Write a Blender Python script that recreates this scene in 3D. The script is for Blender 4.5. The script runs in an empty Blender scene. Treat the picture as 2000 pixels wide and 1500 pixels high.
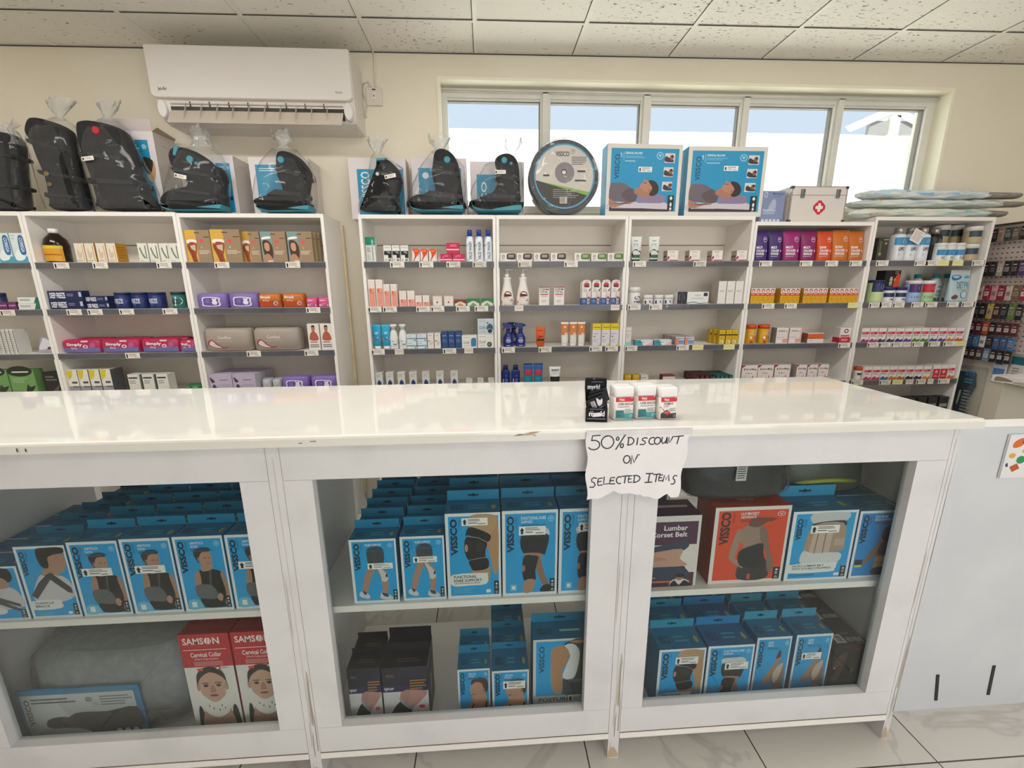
import bpy, bmesh, math, random
from mathutils import Vector, Matrix
random.seed(7)
R = math.radians
SC = bpy.context.scene
COL = SC.collection

# ------------------------------------------------------------------ camera
EYE = 1.40
FOC = 815.0                       # focal length in pixels of the 2000 x 1500 frame
def _axes(p, y, r):
    f = Vector((math.sin(y)*math.cos(p), math.cos(y)*math.cos(p), -math.sin(p)))
    rt = Vector((math.cos(y), -math.sin(y), 0)); up = rt.cross(f)
    c, s = math.cos(r), math.sin(r)
    return c*rt + s*up, -s*rt + c*up, f
RT, UP, FW = _axes(R(12.85), R(3.353), R(-.348))
cd = bpy.data.cameras.new('camera'); cam = bpy.data.objects.new('camera', cd); COL.objects.link(cam)
m = Matrix((RT, UP, -FW)).transposed().to_4x4(); m.translation = (0, 0, EYE); cam.matrix_world = m
cd.sensor_width = 36; cd.lens = FOC/2000*36; cd.clip_start = .05; cd.clip_end = 200
SC.camera = cam

# ------------------------------------------------------------------ light and exposure
SC.view_settings.view_transform = 'Standard'; SC.view_settings.look = 'None'
SC.view_settings.exposure = 0.0; SC.view_settings.gamma = 1.0; SC.view_settings.use_curve_mapping = False
world = bpy.data.worlds.new('daylight'); SC.world = world; world.use_nodes = True
bg = world.node_tree.nodes['Background']; bg.inputs[0].default_value = (.86, .93, 1, 1); bg.inputs[1].default_value = .95
def area(name, loc, aim, sx, sy, power, col):
    l = bpy.data.lights.new(name, 'AREA'); l.shape = 'RECTANGLE'; l.size = sx; l.size_y = sy; l.energy = power; l.color = col
    o = bpy.data.objects.new(name, l); COL.objects.link(o); o.location = loc
    o.rotation_euler = (Vector(aim)-Vector(loc)).to_track_quat('-Z', 'Y').to_euler(); return o
area('shopfront_daylight', (1.6, -2.7, 1.25), (1.2, 2.0, 1.25), 3.4, 2.2, 46, (1, .985, .97))
for lx, ly, lw in ((-2.0, 1.15, 24), (-.2, 1.15, 13), (1.6, 1.15, 9), (-.6, -.9, 8), (2.0, -.6, 5)): area('overhead_fill_light', (lx, ly, 2.655), (lx, ly, 0), 1.2, .3, lw*1.05, (1, .975, .935))  # unseen overhead fill, added to brighten the wall, shelves, worktop and shop floor
sun = bpy.data.lights.new('sun', 'SUN'); sun.energy = 13; sun.angle = R(.6); sun.color = (1, .96, .88); so = bpy.data.objects.new('sun', sun); COL.objects.link(so)
so.rotation_euler = (R(25), 0, R(-12)); so.location = (0, 0, 6)

# ------------------------------------------------------------------ pixel -> place on a known plane
def ray(x, y): return RT*((x-1000)/FOC) - UP*((y-750)/FOC) + FW
def aty(x, y, Y): r = ray(x, y); t = Y/r.y; return Vector((r.x*t, Y, EYE+r.z*t))
def atz(x, y, z): r = ray(x, y); t = (z-EYE)/r.z; return Vector((r.x*t, r.y*t, z))
def pix(p):
    q = Vector(p)-Vector((0, 0, EYE)); return 1000+FOC*q.dot(RT)/q.dot(FW), 750-FOC*q.dot(UP)/q.dot(FW)

# ------------------------------------------------------------------ materials
def lin(c): return c/12.92 if c <= .04045 else ((c+.055)/1.055)**2.4
def rgb(h):
    if len(h) == 3: h = ''.join(c*2 for c in h)
    return tuple(lin(int(h[i:i+2], 16)/255) for i in (0, 2, 4)) + (1,)
_M = {}
def pm(col, rough=.45, metal=0, spec=.5, coat=0):
    k = (col, rough, metal, spec, coat)
    if k not in _M:
        m = bpy.data.materials.new('print_'+col); m.use_nodes = True; b = m.node_tree.nodes['Principled BSDF']
        b.inputs['Base Color'].default_value = rgb(col); b.inputs['Roughness'].default_value = rough
        b.inputs['Metallic'].default_value = metal; b.inputs['Specular IOR Level'].default_value = spec
        b.inputs['Coat Weight'].default_value = coat; _M[k] = m
    return _M[k]
def noisy(name, c1, c2, scale=8, rough=.5, bump=0, bscale=60, detail=4, lo=.4, hi=.7, stretch=None, spec=.5):
    m = bpy.data.materials.new(name); m.use_nodes = True; nt = m.node_tree; b = nt.nodes['Principled BSDF']
    tc = nt.nodes.new('ShaderNodeTexCoord'); mp = nt.nodes.new('ShaderNodeMapping'); nt.links.new(tc.outputs['Object'], mp.inputs[0])
    if stretch: mp.inputs['Scale'].default_value = stretch
    n = nt.nodes.new('ShaderNodeTexNoise'); n.inputs['Scale'].default_value = scale; n.inputs['Detail'].default_value = detail
    nt.links.new(mp.outputs[0], n.inputs[0])
    r = nt.nodes.new('ShaderNodeValToRGB'); r.color_ramp.elements[0].position = lo; r.color_ramp.elements[1].position = hi
    r.color_ramp.elements[0].color = rgb(c1); r.color_ramp.elements[1].color = rgb(c2)
    nt.links.new(n.outputs[0], r.inputs[0]); nt.links.new(r.outputs[0], b.inputs['Base Color'])
    b.inputs['Roughness'].default_value = rough; b.inputs['Specular IOR Level'].default_value = spec
    if bump:
        n2 = nt.nodes.new('ShaderNodeTexNoise'); n2.inputs['Scale'].default_value = bscale; nt.links.new(mp.outputs[0], n2.inputs[0])
        bp = nt.nodes.new('ShaderNodeBump'); bp.inputs['Strength'].default_value = bump; bp.inputs['Distance'].default_value = .01
        nt.links.new(n2.outputs[0], bp.inputs['Height']); nt.links.new(bp.outputs[0], b.inputs['Normal'])
    return m
def clear(name, tint='fff', rough=.03, gloss=.12, bump=0, bscale=25, milk=0):
    m = bpy.data.materials.new(name); m.use_nodes = True; nt = m.node_tree; nt.nodes.remove(nt.nodes['Principled BSDF'])
    out = nt.nodes['Material Output']; t = nt.nodes.new('ShaderNodeBsdfTransparent'); t.inputs[0].default_value = rgb(tint)
    g = nt.nodes.new('ShaderNodeBsdfGlossy'); g.inputs['Roughness'].default_value = rough
    mx = nt.nodes.new('ShaderNodeMixShader'); lw = nt.nodes.new('ShaderNodeLayerWeight'); lw.inputs[0].default_value = .5
    pw = nt.nodes.new('ShaderNodeMath'); pw.operation = 'POWER'; pw.inputs[1].default_value = 4; nt.links.new(lw.outputs['Facing'], pw.inputs[0])
    ml = nt.nodes.new('ShaderNodeMath'); ml.operation = 'ADD'; ml.inputs[1].default_value = gloss; ml.use_clamp = True
    nt.links.new(pw.outputs[0], ml.inputs[0]); nt.links.new(ml.outputs[0], mx.inputs[0])
    nt.links.new(t.outputs[0], mx.inputs[1]); nt.links.new(g.outputs[0], mx.inputs[2]); last = mx
    if bump:
        tc = nt.nodes.new('ShaderNodeTexCoord'); n = nt.nodes.new('ShaderNodeTexNoise'); n.inputs['Scale'].default_value = bscale; n.inputs['Detail'].default_value = 5
        n.inputs['Distortion'].default_value = .6; n.noise_type = 'RIDGED_MULTIFRACTAL'; n.inputs['Roughness'].default_value = .45
        nt.links.new(tc.outputs['Object'], n.inputs[0]); bp = nt.nodes.new('ShaderNodeBump'); bp.inputs['Strength'].default_value = bump; bp.inputs['Distance'].default_value = .02
        nt.links.new(n.outputs[0], bp.inputs['Height']); nt.links.new(bp.outputs[0], g.inputs['Normal']); nt.links.new(bp.outputs[0], lw.inputs['Normal'])
    if milk:
        d = nt.nodes.new('ShaderNodeBsdfDiffuse'); d.inputs[0].default_value = (.85, .85, .85, 1); m2 = nt.nodes.new('ShaderNodeMixShader'); m2.inputs[0].default_value = milk
        nt.links.new(mx.outputs[0], m2.inputs[1]); nt.links.new(d.outputs[0], m2.inputs[2]); last = m2
    nt.links.new(last.outputs[0], out.inputs[0]); return m
LAM = noisy('white_laminate', 'efeae5', 'f3efea', 3, .42)
BACKP = noisy('board_back', 'ebe2d6', 'f0e8dd', 4, .55)
FRONT = noisy('worn_white_paint', 'cdcdce', 'd9d9da', 5, .4, .04, 240, lo=.25, hi=.5)
TOPM = noisy('gloss_white_top', 'e0ded8', 'e5e3dd', 2, .03, lo=.3, hi=.7, spec=.6)
WALLM = noisy('cream_wall_paint', 'ebe2ce', 'efe7d5', 2.5, .6, .10, 220)
RAW = noisy('raw_board_edge', 'd8c49a', 'e4d3ae', 12, .7)
STRIPM = noisy('grey_price_rail', '55555a', '66666a', 5, .25)
CLEARG = clear('cabinet_glass', 'f2f5f4', .01, .012)
WING = clear('window_glass', 'f4faff', .02, .02)
BAG = clear('clear_plastic_bag', 'fafbfb', .10, .015, 1.0, 11, .022)
BAGK = clear('bunched_plastic', 'f4f5f5', .15, .06, 1.0, 30, .16)
FILM = clear('clear_film', 'f8f8f8', .1, .04, .8, 12, .02)

# ------------------------------------------------------------------ mesh collector
_TXT = {}
def glyphs(s, bold=0):
    k = (s, bold)
    if k not in _TXT:
        cu = bpy.data.curves.new('t', 'FONT'); cu.body = s; cu.resolution_u = 2; cu.offset = bold; cu.fill_mode = 'FRONT'
        o = bpy.data.objects.new('t', cu); me = o.to_mesh()
        vs = [(v.co.x, v.co.y) for v in me.vertices]; fs = [tuple(p.vertices) for p in me.polygons]
        o.to_mesh_clear(); bpy.data.objects.remove(o); bpy.data.curves.remove(cu)
        x0 = min(v[0] for v in vs); x1 = max(v[0] for v in vs); y0 = min(v[1] for v in vs); y1 = max(v[1] for v in vs)
        _TXT[k] = ([((x-x0)/max(x1-x0, 1e-6), (y-y0)/max(y1-y0, 1e-6)) for x, y in vs], fs)
    return _TXT[k]
def smooth(pts, n=4):
    o = []; L = len(pts)
    for i in range(L):
        a, b, c, d = [Vector(pts[(i+j) % L]) for j in (-1, 0, 1, 2)]
        for k in range(n):
            t = k/n; o.append(tuple(.5*((2*b)+(c-a)*t+(2*a-5*b+4*c-d)*t*t+(3*b-a-3*c+d)*t**3)))
    return o
class MB:
    def __init__(s): s.v = []; s.f = []; s.mi = []; s.sm = []; s.ms = []; s.lay = 0
    def m(s, mat):
        if isinstance(mat, str): mat = pm(mat)
        if mat not in s.ms: s.ms.append(mat)
        return s.ms.index(mat)
    def poly(s, pts, mat, sm=False):
        n = len(s.v); s.v += [tuple(p) for p in pts]; s.f.append(tuple(range(n, n+len(pts)))); s.mi.append(s.m(mat)); s.sm.append(sm)
    def mesh(s, vs, fs, mat, sm=False):
        n = len(s.v); s.v += [tuple(p) for p in vs]; i = s.m(mat)
        for f in fs: s.f.append(tuple(a+n for a in f)); s.mi.append(i); s.sm.append(sm)
    def box(s, x0, x1, y0, y1, z0, z1, mat, top=None, left=None, right=None, front=None):
        v = [(x0, y0, z0), (x1, y0, z0), (x1, y1, z0), (x0, y1, z0), (x0, y0, z1), (x1, y0, z1), (x1, y1, z1), (x0, y1, z1)]
        for f, mm in (((0, 3, 2, 1), None), ((4, 5, 6, 7), top), ((0, 1, 5, 4), front), ((1, 2, 6, 5), right), ((2, 3, 7, 6), None), ((3, 0, 4, 7), left)):
            s.mesh([v[i] for i in f], [(0, 1, 2, 3)], mm or mat)
        return s
    def loft(s, rings, mats, cap=True, sm=True):
        """rings: lists of points, equal counts; mats: one or one per band"""
        n = len(s.v); k = len(rings[0])
        for r in rings: s.v += [tuple(p) for p in r]
        for i in range(len(rings)-1):
            mi = s.m(mats[i] if isinstance(mats, list) else mats)
            for j in range(k):
                s.f.append((n+i*k+j, n+i*k+(j+1) % k, n+(i+1)*k+(j+1) % k, n+(i+1)*k+j)); s.mi.append(mi); s.sm.append(sm)
        if cap:
            s.f.append(tuple(n+j for j in reversed(range(k)))); s.mi.append(s.m(mats[0] if isinstance(mats, list) else mats)); s.sm.append(False)
            q = n+(len(rings)-1)*k; s.f.append(tuple(q+j for j in range(k))); s.mi.append(s.m(mats[-1] if isinstance(mats, list) else mats)); s.sm.append(False)
        return s
    def ringloft(s, rings, mats, seg=20, c=(0, 0), sm=True):
        return s.loft([sring(z, a, b, e, seg, c) for z, a, b, e in rings], mats, True, sm)
    def tube(s, path, r, mat, seg=8):
        path = [Vector(p) for p in path]; rs = []
        for i, p in enumerate(path):
            d = (path[min(i+1, len(path)-1)]-path[max(i-1, 0)]).normalized(); a = d.orthogonal().normalized() if abs(d.z) > .9 or i == 0 else None
            if a is None: a = (prev-d*prev.dot(d)).normalized()
            prev = a; b = d.cross(a); rr = r[i] if isinstance(r, (list, tuple)) else r
            rs.append([p+rr*(math.cos(t)*a+math.sin(t)*b) for t in [2*math.pi*j/seg for j in range(seg)]])
        return s.loft(rs, mat)
    def puff(s, pts, y0, y1, rnd, mat, n=4, sm=True):
        """outline in x,z made a cushion between y0 and y1 with rounded rims"""
        pts = [Vector((p[0], p[1])) for p in pts]; L = len(pts)
        ar = sum(pts[i].x*pts[(i+1) % L].y-pts[(i+1) % L].x*pts[i].y for i in range(L))
        if ar < 0: pts.reverse()
        nor = []
        for i in range(L):
            d = (pts[(i+1) % L]-pts[i-1]).normalized(); nor.append(Vector((-d.y, d.x)))
        h = (y1-y0)/2; ym = (y0+y1)/2; rings = []
        for k in range(-n, n+1):
            a = math.pi/2*k/n; ins = rnd*(1-math.cos(a)); yy = ym+h*math.sin(a)
            rings.append([(pts[i].x+nor[i].x*ins, yy, pts[i].y+nor[i].y*ins) for i in range(L)])
        return s.loft(rings, mat, True, sm)
    def art(s, F, items):
        for it in items:
            s.lay += 1; L = s.lay; k = it[0]; cl = lambda a: min(.999, max(.001, a))
            if k == 'r':
                _, u0, v0, u1, v1, col = it; n = F.nu; mi = s.m(col); b = len(s.v)
                k = 1 if n == 1 else max(1, round((v1-v0)*16))
                for i in range(n+1):
                    for j in range(k+1): s.v.append(tuple(F(u0+(u1-u0)*i/n, v0+(v1-v0)*j/k, L)))
                for i in range(n):
                    for j in range(k): q = b+i*(k+1)+j; s.f.append((q, q+k+1, q+k+2, q+1)); s.mi.append(mi); s.sm.append(False)
            elif k == 'e':
                _, cu, cv, ru, rv, col = it; s.poly([F(cu+ru*math.cos(t), cv+rv*math.sin(t), L) for t in [2*math.pi*i/16 for i in range(16)]], col)
            elif k == 'p': s.poly([F(cl(u), cl(v), L) for u, v in it[1]], it[2])
            elif k == 'P': s.poly([F(cl(u), cl(v), L) for u, v in smooth(it[1], 3)], it[2])
            elif k == 't':
                _, u0, v0, u1, v1, tx, col = it[:7]; rot = it[7] if len(it) > 7 else 0; bold = it[8] if len(it) > 8 else .012
                vs, fs = glyphs(tx, bold)
                if rot == 90: vs = [(1-y, x) for x, y in vs]
                if rot == -90: vs = [(y, 1-x) for x, y in vs]
                s.mesh([F(u0+(u1-u0)*x, v0+(v1-v0)*y, L) for x, y in vs], fs, col)
            elif k == 'l':
                _, u0, v0, u1, v1, n, col = it
                for i in range(n):
                    a = v1-(v1-v0)*(i+.15)/n; b = v1-(v1-v0)*(i+.6)/n; q = u1-(u1-u0)*random.choice((0, .1, .25))
                    s.poly([F(u0, b, L), F(q, b, L), F(q, a, L), F(u0, a, L)], col)
    def build(s, name, parent=None, loc=None, rz=0):
        me = bpy.data.meshes.new(name); me.from_pydata(s.v, [], s.f)
        for mm in s.ms: me.materials.append(mm)
        me.polygons.foreach_set('material_index', s.mi); me.polygons.foreach_set('use_smooth', s.sm); me.update()
        o = bpy.data.objects.new(name, me); COL.objects.link(o)
        if parent: o.parent = parent
        if loc is not None: o.location = loc
        o.rotation_euler.z = rz; return o
def sring(z, a, b, e, seg=20, c=(0, 0)):
    o = []
    for i in range(seg):
        t = 2*math.pi*i/seg; cx, sy = math.cos(t), math.sin(t)
        o.append((c[0]+a*math.copysign(abs(cx)**(2/e), cx), c[1]+b*math.copysign(abs(sy)**(2/e), sy), z))
    return o
EPS = .00004
class Flat:                         # a flat face: corner, width vector, height vector
    nu = 1
    def __init__(s, o, U, V): s.o = Vector(o); s.U = Vector(U); s.V = Vector(V); s.n = s.U.cross(s.V).normalized()
    def __call__(s, u, v, L=0): return s.o+s.U*u+s.V*v+s.n*(EPS*L)
class Wrap:                         # the front of a lofted body: rings (z, half width, half depth, exponent)
    nu = 18
    def __init__(s, rings, z0, z1, c=(0, 0), span=.92): s.r = rings; s.z0 = z0; s.z1 = z1; s.c = c; s.span = span
    def __call__(s, u, v, L=0):
        z = s.z0+(s.z1-s.z0)*v; r = s.r
        for i in range(len(r)-1):
            if r[i][0] <= z <= r[i+1][0] or i == len(r)-2: break
        a, b = r[i], r[i+1]; t = 0 if b[0] == a[0] else min(1, max(0, (z-a[0])/(b[0]-a[0])))
        A, B, E = [a[k]+(b[k]-a[k])*t for k in (1, 2, 3)]; q = (2*u-1)*s.span
        return Vector((s.c[0]+A*q, s.c[1]-B*max(0, 1-abs(q)**E)**(1/E)-.0011-EPS*L, z))

# ------------------------------------------------------------------ objects
def tag(o, label, cat, group=None):
    o['label'] = label; o['category'] = cat
    if group: o['group'] = group
    return o
def empty(name, loc, label, cat, group=None, rz=0):
    o = bpy.data.objects.new(name, None); COL.objects.link(o); o.empty_display_size = .02; o.location = loc; o.rotation_euler.z = rz
    return tag(o, label, cat, group)
def kids(o): return [c for c in COL.objects if c.parent is o]
_KID = {}
def dup(o, loc, rz=None, label=None, group=None, parent=None):
    c = o.copy(); COL.objects.link(c)
    if parent: c.parent = parent
    else:
        c.location = loc
        if rz is not None: c.rotation_euler.z = rz
        if label: c['label'] = label
        if group: c['group'] = group
    if o.name not in _KID: _KID[o.name] = kids(o)
    for k in _KID[o.name]: dup(k, None, parent=c)
    return c
def struct(mb, name): o = mb.build(name); o['kind'] = 'structure'; return o
ORD = ['leftmost', 'second from left', 'third from left', 'fourth from left', 'fifth from left', 'sixth from left', 'seventh from left', 'eighth from left', 'ninth from left', 'tenth from left', 'eleventh from left', 'rightmost']
def ordn(i, n): return 'rightmost' if i == n-1 else ORD[i]
NUM = ['', 'one', 'two', 'three', 'four', 'five', 'six', 'seven', 'eight', 'nine', 'ten', 'eleven', 'twelve']
# shorthands for printed shapes: text, small print, rectangle, ellipse, polygon, smooth shape
T = lambda u0, v0, u1, v1, tx, c, rot=0, b=.012: ('t', u0, v0, u1, v1, tx, c, rot, b)
Lr = lambda u0, v0, u1, v1, n, c: ('l', u0, v0, u1, v1, n, c)
Rr = lambda u0, v0, u1, v1, c: ('r', u0, v0, u1, v1, c)
El = lambda u, v, a, b, c: ('e', u, v, a, b, c)
Pg = lambda c, *p: ('p', list(p), c)
Ps = lambda c, *p: ('P', list(p), c)

# ================================================================== the room
W = 2.70
CEILZ = lambda x: 2.690+.0066*x
def plate(mb, o, U, V, mat): mb.poly([Vector(o), Vector(o)+Vector(U), Vector(o)+Vector(U)+Vector(V), Vector(o)+Vector(V)], mat)
# floor: polished marble-look tiles
def floor_mat():
    m = bpy.data.materials.new('marble_tiles'); m.use_nodes = True; nt = m.node_tree; b = nt.nodes['Principled BSDF']; N = nt.nodes.new; K = nt.links.new
    tc = N('ShaderNodeTexCoord'); mp = N('ShaderNodeMapping'); mp.inputs['Location'].default_value = (.243, .165, 0); K(tc.outputs['Object'], mp.inputs[0])
    br = N('ShaderNodeTexBrick'); br.offset = 0; br.inputs['Scale'].default_value = 1; br.inputs['Brick Width'].default_value = .525; br.inputs['Row Height'].default_value = .53
    br.inputs['Mortar Size'].default_value = .0022; br.inputs['Mortar Smooth'].default_value = .1; K(mp.outputs[0], br.inputs[0])
    n1 = N('ShaderNodeTexNoise'); n1.inputs['Scale'].default_value = 1.3; n1.inputs['Detail'].default_value = 5; n1.inputs['Distortion'].default_value = 1.6; K(tc.outputs['Object'], n1.inputs[0])
    r = N('ShaderNodeValToRGB'); e = r.color_ramp.elements; e[0].position = .485; e[0].color = rgb('d2cfca'); e[1].position = .515; e[1].color = rgb('d2cfca')
    q = e.new(.5); q.color = rgb('c0bdb8'); K(n1.outputs[0], r.inputs[0])
    mx = N('ShaderNodeMix'); mx.data_type = 'RGBA'; K(br.outputs['Fac'], mx.inputs['Factor']); K(r.outputs[0], mx.inputs['A']); mx.inputs['B'].default_value = rgb('4c4742')
    K(mx.outputs['Result'], b.inputs['Base Color']); b.inputs['Roughness'].default_value = .22; return m
mb = MB(); plate(mb, (-4, -3, 0), (9, 0, 0), (0, 5.9, 0), floor_mat()); struct(mb, 'floor')
# ceiling: fissured mineral tiles in a light grid
def ceil_mat():
    m = bpy.data.materials.new('fissured_tiles'); m.use_nodes = True; nt = m.node_tree; b = nt.nodes['Principled BSDF']; N = nt.nodes.new; K = nt.links.new
    tc = N('ShaderNodeTexCoord'); mp = N('ShaderNodeMapping'); mp.inputs['Scale'].default_value = (22, 75, 1); K(tc.outputs['Object'], mp.inputs[0])
    n = N('ShaderNodeTexNoise'); n.inputs['Scale'].default_value = 1.5; n.inputs['Detail'].default_value = 2; n.inputs['Roughness'].default_value = .45; n.inputs['Distortion'].default_value = .8; K(mp.outputs[0], n.inputs[0])
    n2 = N('ShaderNodeTexNoise'); n2.inputs['Scale'].default_value = 1.1; K(tc.outputs['Object'], n2.inputs[0])
    mr = N('ShaderNodeMapRange'); mr.inputs['From Min'].default_value = .35; mr.inputs['From Max'].default_value = .65; mr.inputs['To Min'].default_value = -.06; mr.inputs['To Max'].default_value = .03; K(n2.outputs[0], mr.inputs[0])
    ad = N('ShaderNodeMath'); K(n.outputs[0], ad.inputs[0]); K(mr.outputs[0], ad.inputs[1])
    r = N('ShaderNodeValToRGB'); e = r.color_ramp.elements; e[0].position = .655; e[0].color = rgb('efeadf'); e[1].position = .69; e[1].color = rgb('7c766a'); K(ad.outputs[0], r.inputs[0])
    K(r.outputs[0], b.inputs['Base Color']); b.inputs['Roughness'].default_value = .8; return m
cm = ceil_mat(); mb = MB()
mb.poly([(-4, -3, CEILZ(-4)), (-4, 2.9, CEILZ(-4)), (5, 2.9, CEILZ(5)), (5, -3, CEILZ(5))], cm)
BARM = noisy('grid_bar', 'ece7dc', 'f0ebe1', 9, .5); GAP = pm('4a463f', .9)
for i in range(-7, 9):                                     # bars running away from the viewer
    x = -.032+.557*i; z = CEILZ(x)-.004
    mb.box(x-.011, x+.011, -3, W, z, z+.01, BARM); mb.box(x-.015, x-.011, -3, W, z+.003, z+.008, GAP)
for k in range(0, 9):
    y = 2.40-.6*k
    mb.poly([(-4, y-.003, CEILZ(-4)-.003), (-4, y+.004, CEILZ(-4)-.003), (5, y+.004, CEILZ(5)-.003), (5, y-.003, CEILZ(5)-.003)], GAP)  # dark strip painted in for the thin shadow line along the tiles
    mb.poly([(-4, y+.004, CEILZ(-4)-.0035), (-4, y+.02, CEILZ(-4)-.0035), (5, y+.02, CEILZ(5)-.0035), (5, y+.004, CEILZ(5)-.0035)], BARM)
struct(mb, 'ceiling')
mb = MB(); mb.poly([(-4, W-.002, CEILZ(-4)-.012), (5, W-.002, CEILZ(5)-.012), (5, W-.002, CEILZ(5)), (-4, W-.002, CEILZ(-4))], BARM)
mb.poly([(-4, W-.007, CEILZ(-4)-.0045), (5, W-.007, CEILZ(5)-.0045), (5, W-.0025, CEILZ(5)-.009), (-4, W-.0025, CEILZ(-4)-.009)], GAP); struct(mb, 'trim_1')
# back wall with the window opening
WX0, WX1, WZ0, WZ1 = -.243, 2.848, 1.86, 2.556; TH = .22; ZT = 2.80
def block(mb, x0, x1, z0, z1): mb.box(x0, x1, W, W+TH, z0, z1, WALLM)
mb = MB(); block(mb, -4, WX0, 0, ZT); block(mb, WX1, 5, 0, ZT); block(mb, WX0, WX1, 0, WZ0); block(mb, WX0, WX1, WZ1, ZT); struct(mb, 'wall_back')
mb = MB(); mb.box(-4.1, -4, -3, W+TH, 0, ZT, WALLM); struct(mb, 'wall_left')
mb = MB(); mb.box(5, 5.1, -3, W+TH, 0, ZT, WALLM); struct(mb, 'wall_right')
mb = MB(); mb.box(-4, 0, -3.1, -3, 0, ZT, WALLM); mb.box(3.5, 5, -3.1, -3, 0, ZT, WALLM); mb.box(0, 3.5, -3.1, -3, 2.4, ZT, WALLM); struct(mb, 'wall_front')
mb = MB(); mb.box(-4.2, 5.2, -3.2, W+TH, 2.95, 3.0, WALLM); struct(mb, 'ceiling_roof_slab')
# window: cream reveal lining, frame with five lights
CREAM = noisy('cream_gloss_paint', 'f6efd8', 'f8f2de', 3, .4); FRM = noisy('white_window_frame', 'dedcd2', 'e6e4da', 4, .35)
t = .012; mb = MB()
mb.box(WX0-t, WX1+t, W-.006, W+.10, WZ1-.002, WZ1+.014, CREAM); mb.box(WX0-.014, WX0+.002, W-.006, W+.10, WZ0, WZ1-.002, CREAM); mb.box(WX1-.002, WX1+.014, W-.006, W+.10, WZ0, WZ1-.002, CREAM)
mb.box(WX0, WX1, W-.004, W+.10, WZ0-.012, WZ0+.002, CREAM); struct(mb, 'trim_2')
FY = 2.79; gx = [(-.209, .344), (.405, .958), (1.021, 1.582), (1.632, 2.187), (2.248, 2.796)]; gz0, gz1 = 1.905, 2.505
mb = MB(); mb.box(WX0, WX1, FY, FY+.06, gz1, WZ1, FRM); mb.box(WX0, WX1, FY, FY+.06, WZ0, gz0, FRM)
xs = [WX0]+[v for g in gx for v in g]+[WX1]
for i in range(0, len(xs), 2): mb.box(xs[i], xs[i+1], FY, FY+.06, gz0, gz1, FRM)
for x0, x1 in gx[:-1]: mb.box(x1+.012, x1+.048, FY-.016, FY, WZ0, gz1+.028, FRM)
for x0, x1 in gx:                                          # inner beads of each light, with a dark gasket line
    mb.box(x0, x1, FY+.014, FY+.05, gz1-.012, gz1, FRM); mb.box(x0, x1, FY+.02, FY+.05, gz1-.017, gz1-.012, '6a665c'); mb.box(x1-.006, x1, FY+.02, FY+.05, gz0, gz1-.017, '8a867c')
mb.box(WX0, WX1, FY-.016, FY, gz1+.022, gz1+.034, FRM); mb.tube([(WX0, FY-.02, gz1+.03), (WX0, FY-.02, gz1+.031), (WX1, FY-.02, gz1+.031)], .006, FRM)
f = struct(mb, 'window_1')
mb = MB()
for x0, x1 in gx: mb.box(x0-.004, x1+.004, FY+.036, FY+.040, gz0-.004, gz1+.004, WING)
o = mb.build('glass_pane', f); o['kind'] = 'structure'
# outside: ground, a sunlit white building and its eave
mb = MB(); plate(mb, (-8, 2.95, -.05), (22, 0, 0), (0, 14, 0), noisy('outside_ground', 'dfd9cc', 'e8e2d6', 2, .9)); struct(mb, 'ground_outside')
mb = MB(); mb.box(-6, 7.6, 7.2, 7.4, -.05, aty(1300, 257, 7.2).z, noisy('outside_white_wall', 'f2f1ee', 'f8f7f4', 2, .8)); struct(mb, 'exterior_wall')
mb = MB(); gq = lambda x, y: aty(x, y, 6.6); mb.box(gq(1742, 230).x, gq(1760, 230).x, 6.6, 6.9, -.05, gq(1750, 225).z, 'f0ead2'); mb.poly([gq(1660, 258), gq(1745, 222), gq(1747, 205), gq(1650, 248)], 'efe6cf')
mb.poly([gq(1745, 222), gq(1850, 280), gq(1852, 262), gq(1747, 205)], 'e2d2b4'); mb.box(gq(1700, 250).x, gq(1850, 250).x, 6.62, 6.68, gq(1780, 262).z, gq(1780, 236).z, '8f8b86'); struct(mb, 'exterior_gable')

# ================================================================== shelving units along the wall
SY = 2.40; SD = .27; TK = .016; SZ = [1.546, 1.306, 1.068, .832, .59, .34, .09]; BACKY = SY+SD
TAGC = {'': 'e9e3da', 'y': 'e8e2a4', 's': 'e8dcd2'}
def tag_mesh(k, w):
    mb = MB(); mb.box(-w/2, w/2, 0, .0008, -.0155, .0155, TAGC[k]); F = Flat((-w/2, 0, -.0155), (w, 0, 0), (0, 0, .031))
    if k == '': mb.art(F, [('p', [(.07, .1), (.17, .1), (.17, .55), (.2, .55), (.12, .85), (.04, .55), (.07, .55)], '1c1a1a'), ('l', .24, .3, .8, .85, 3, '8d8781'), ('l', .62, .1, .95, .25, 1, '6d6862')])
    elif k == 's': mb.art(F, [('l', .1, .3, .9, .8, 2, 'b9a9a2')])
    else: mb.art(F, [('l', .1, .35, .85, .75, 2, 'd2cb90')])
    return mb
_TG = {}
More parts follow.
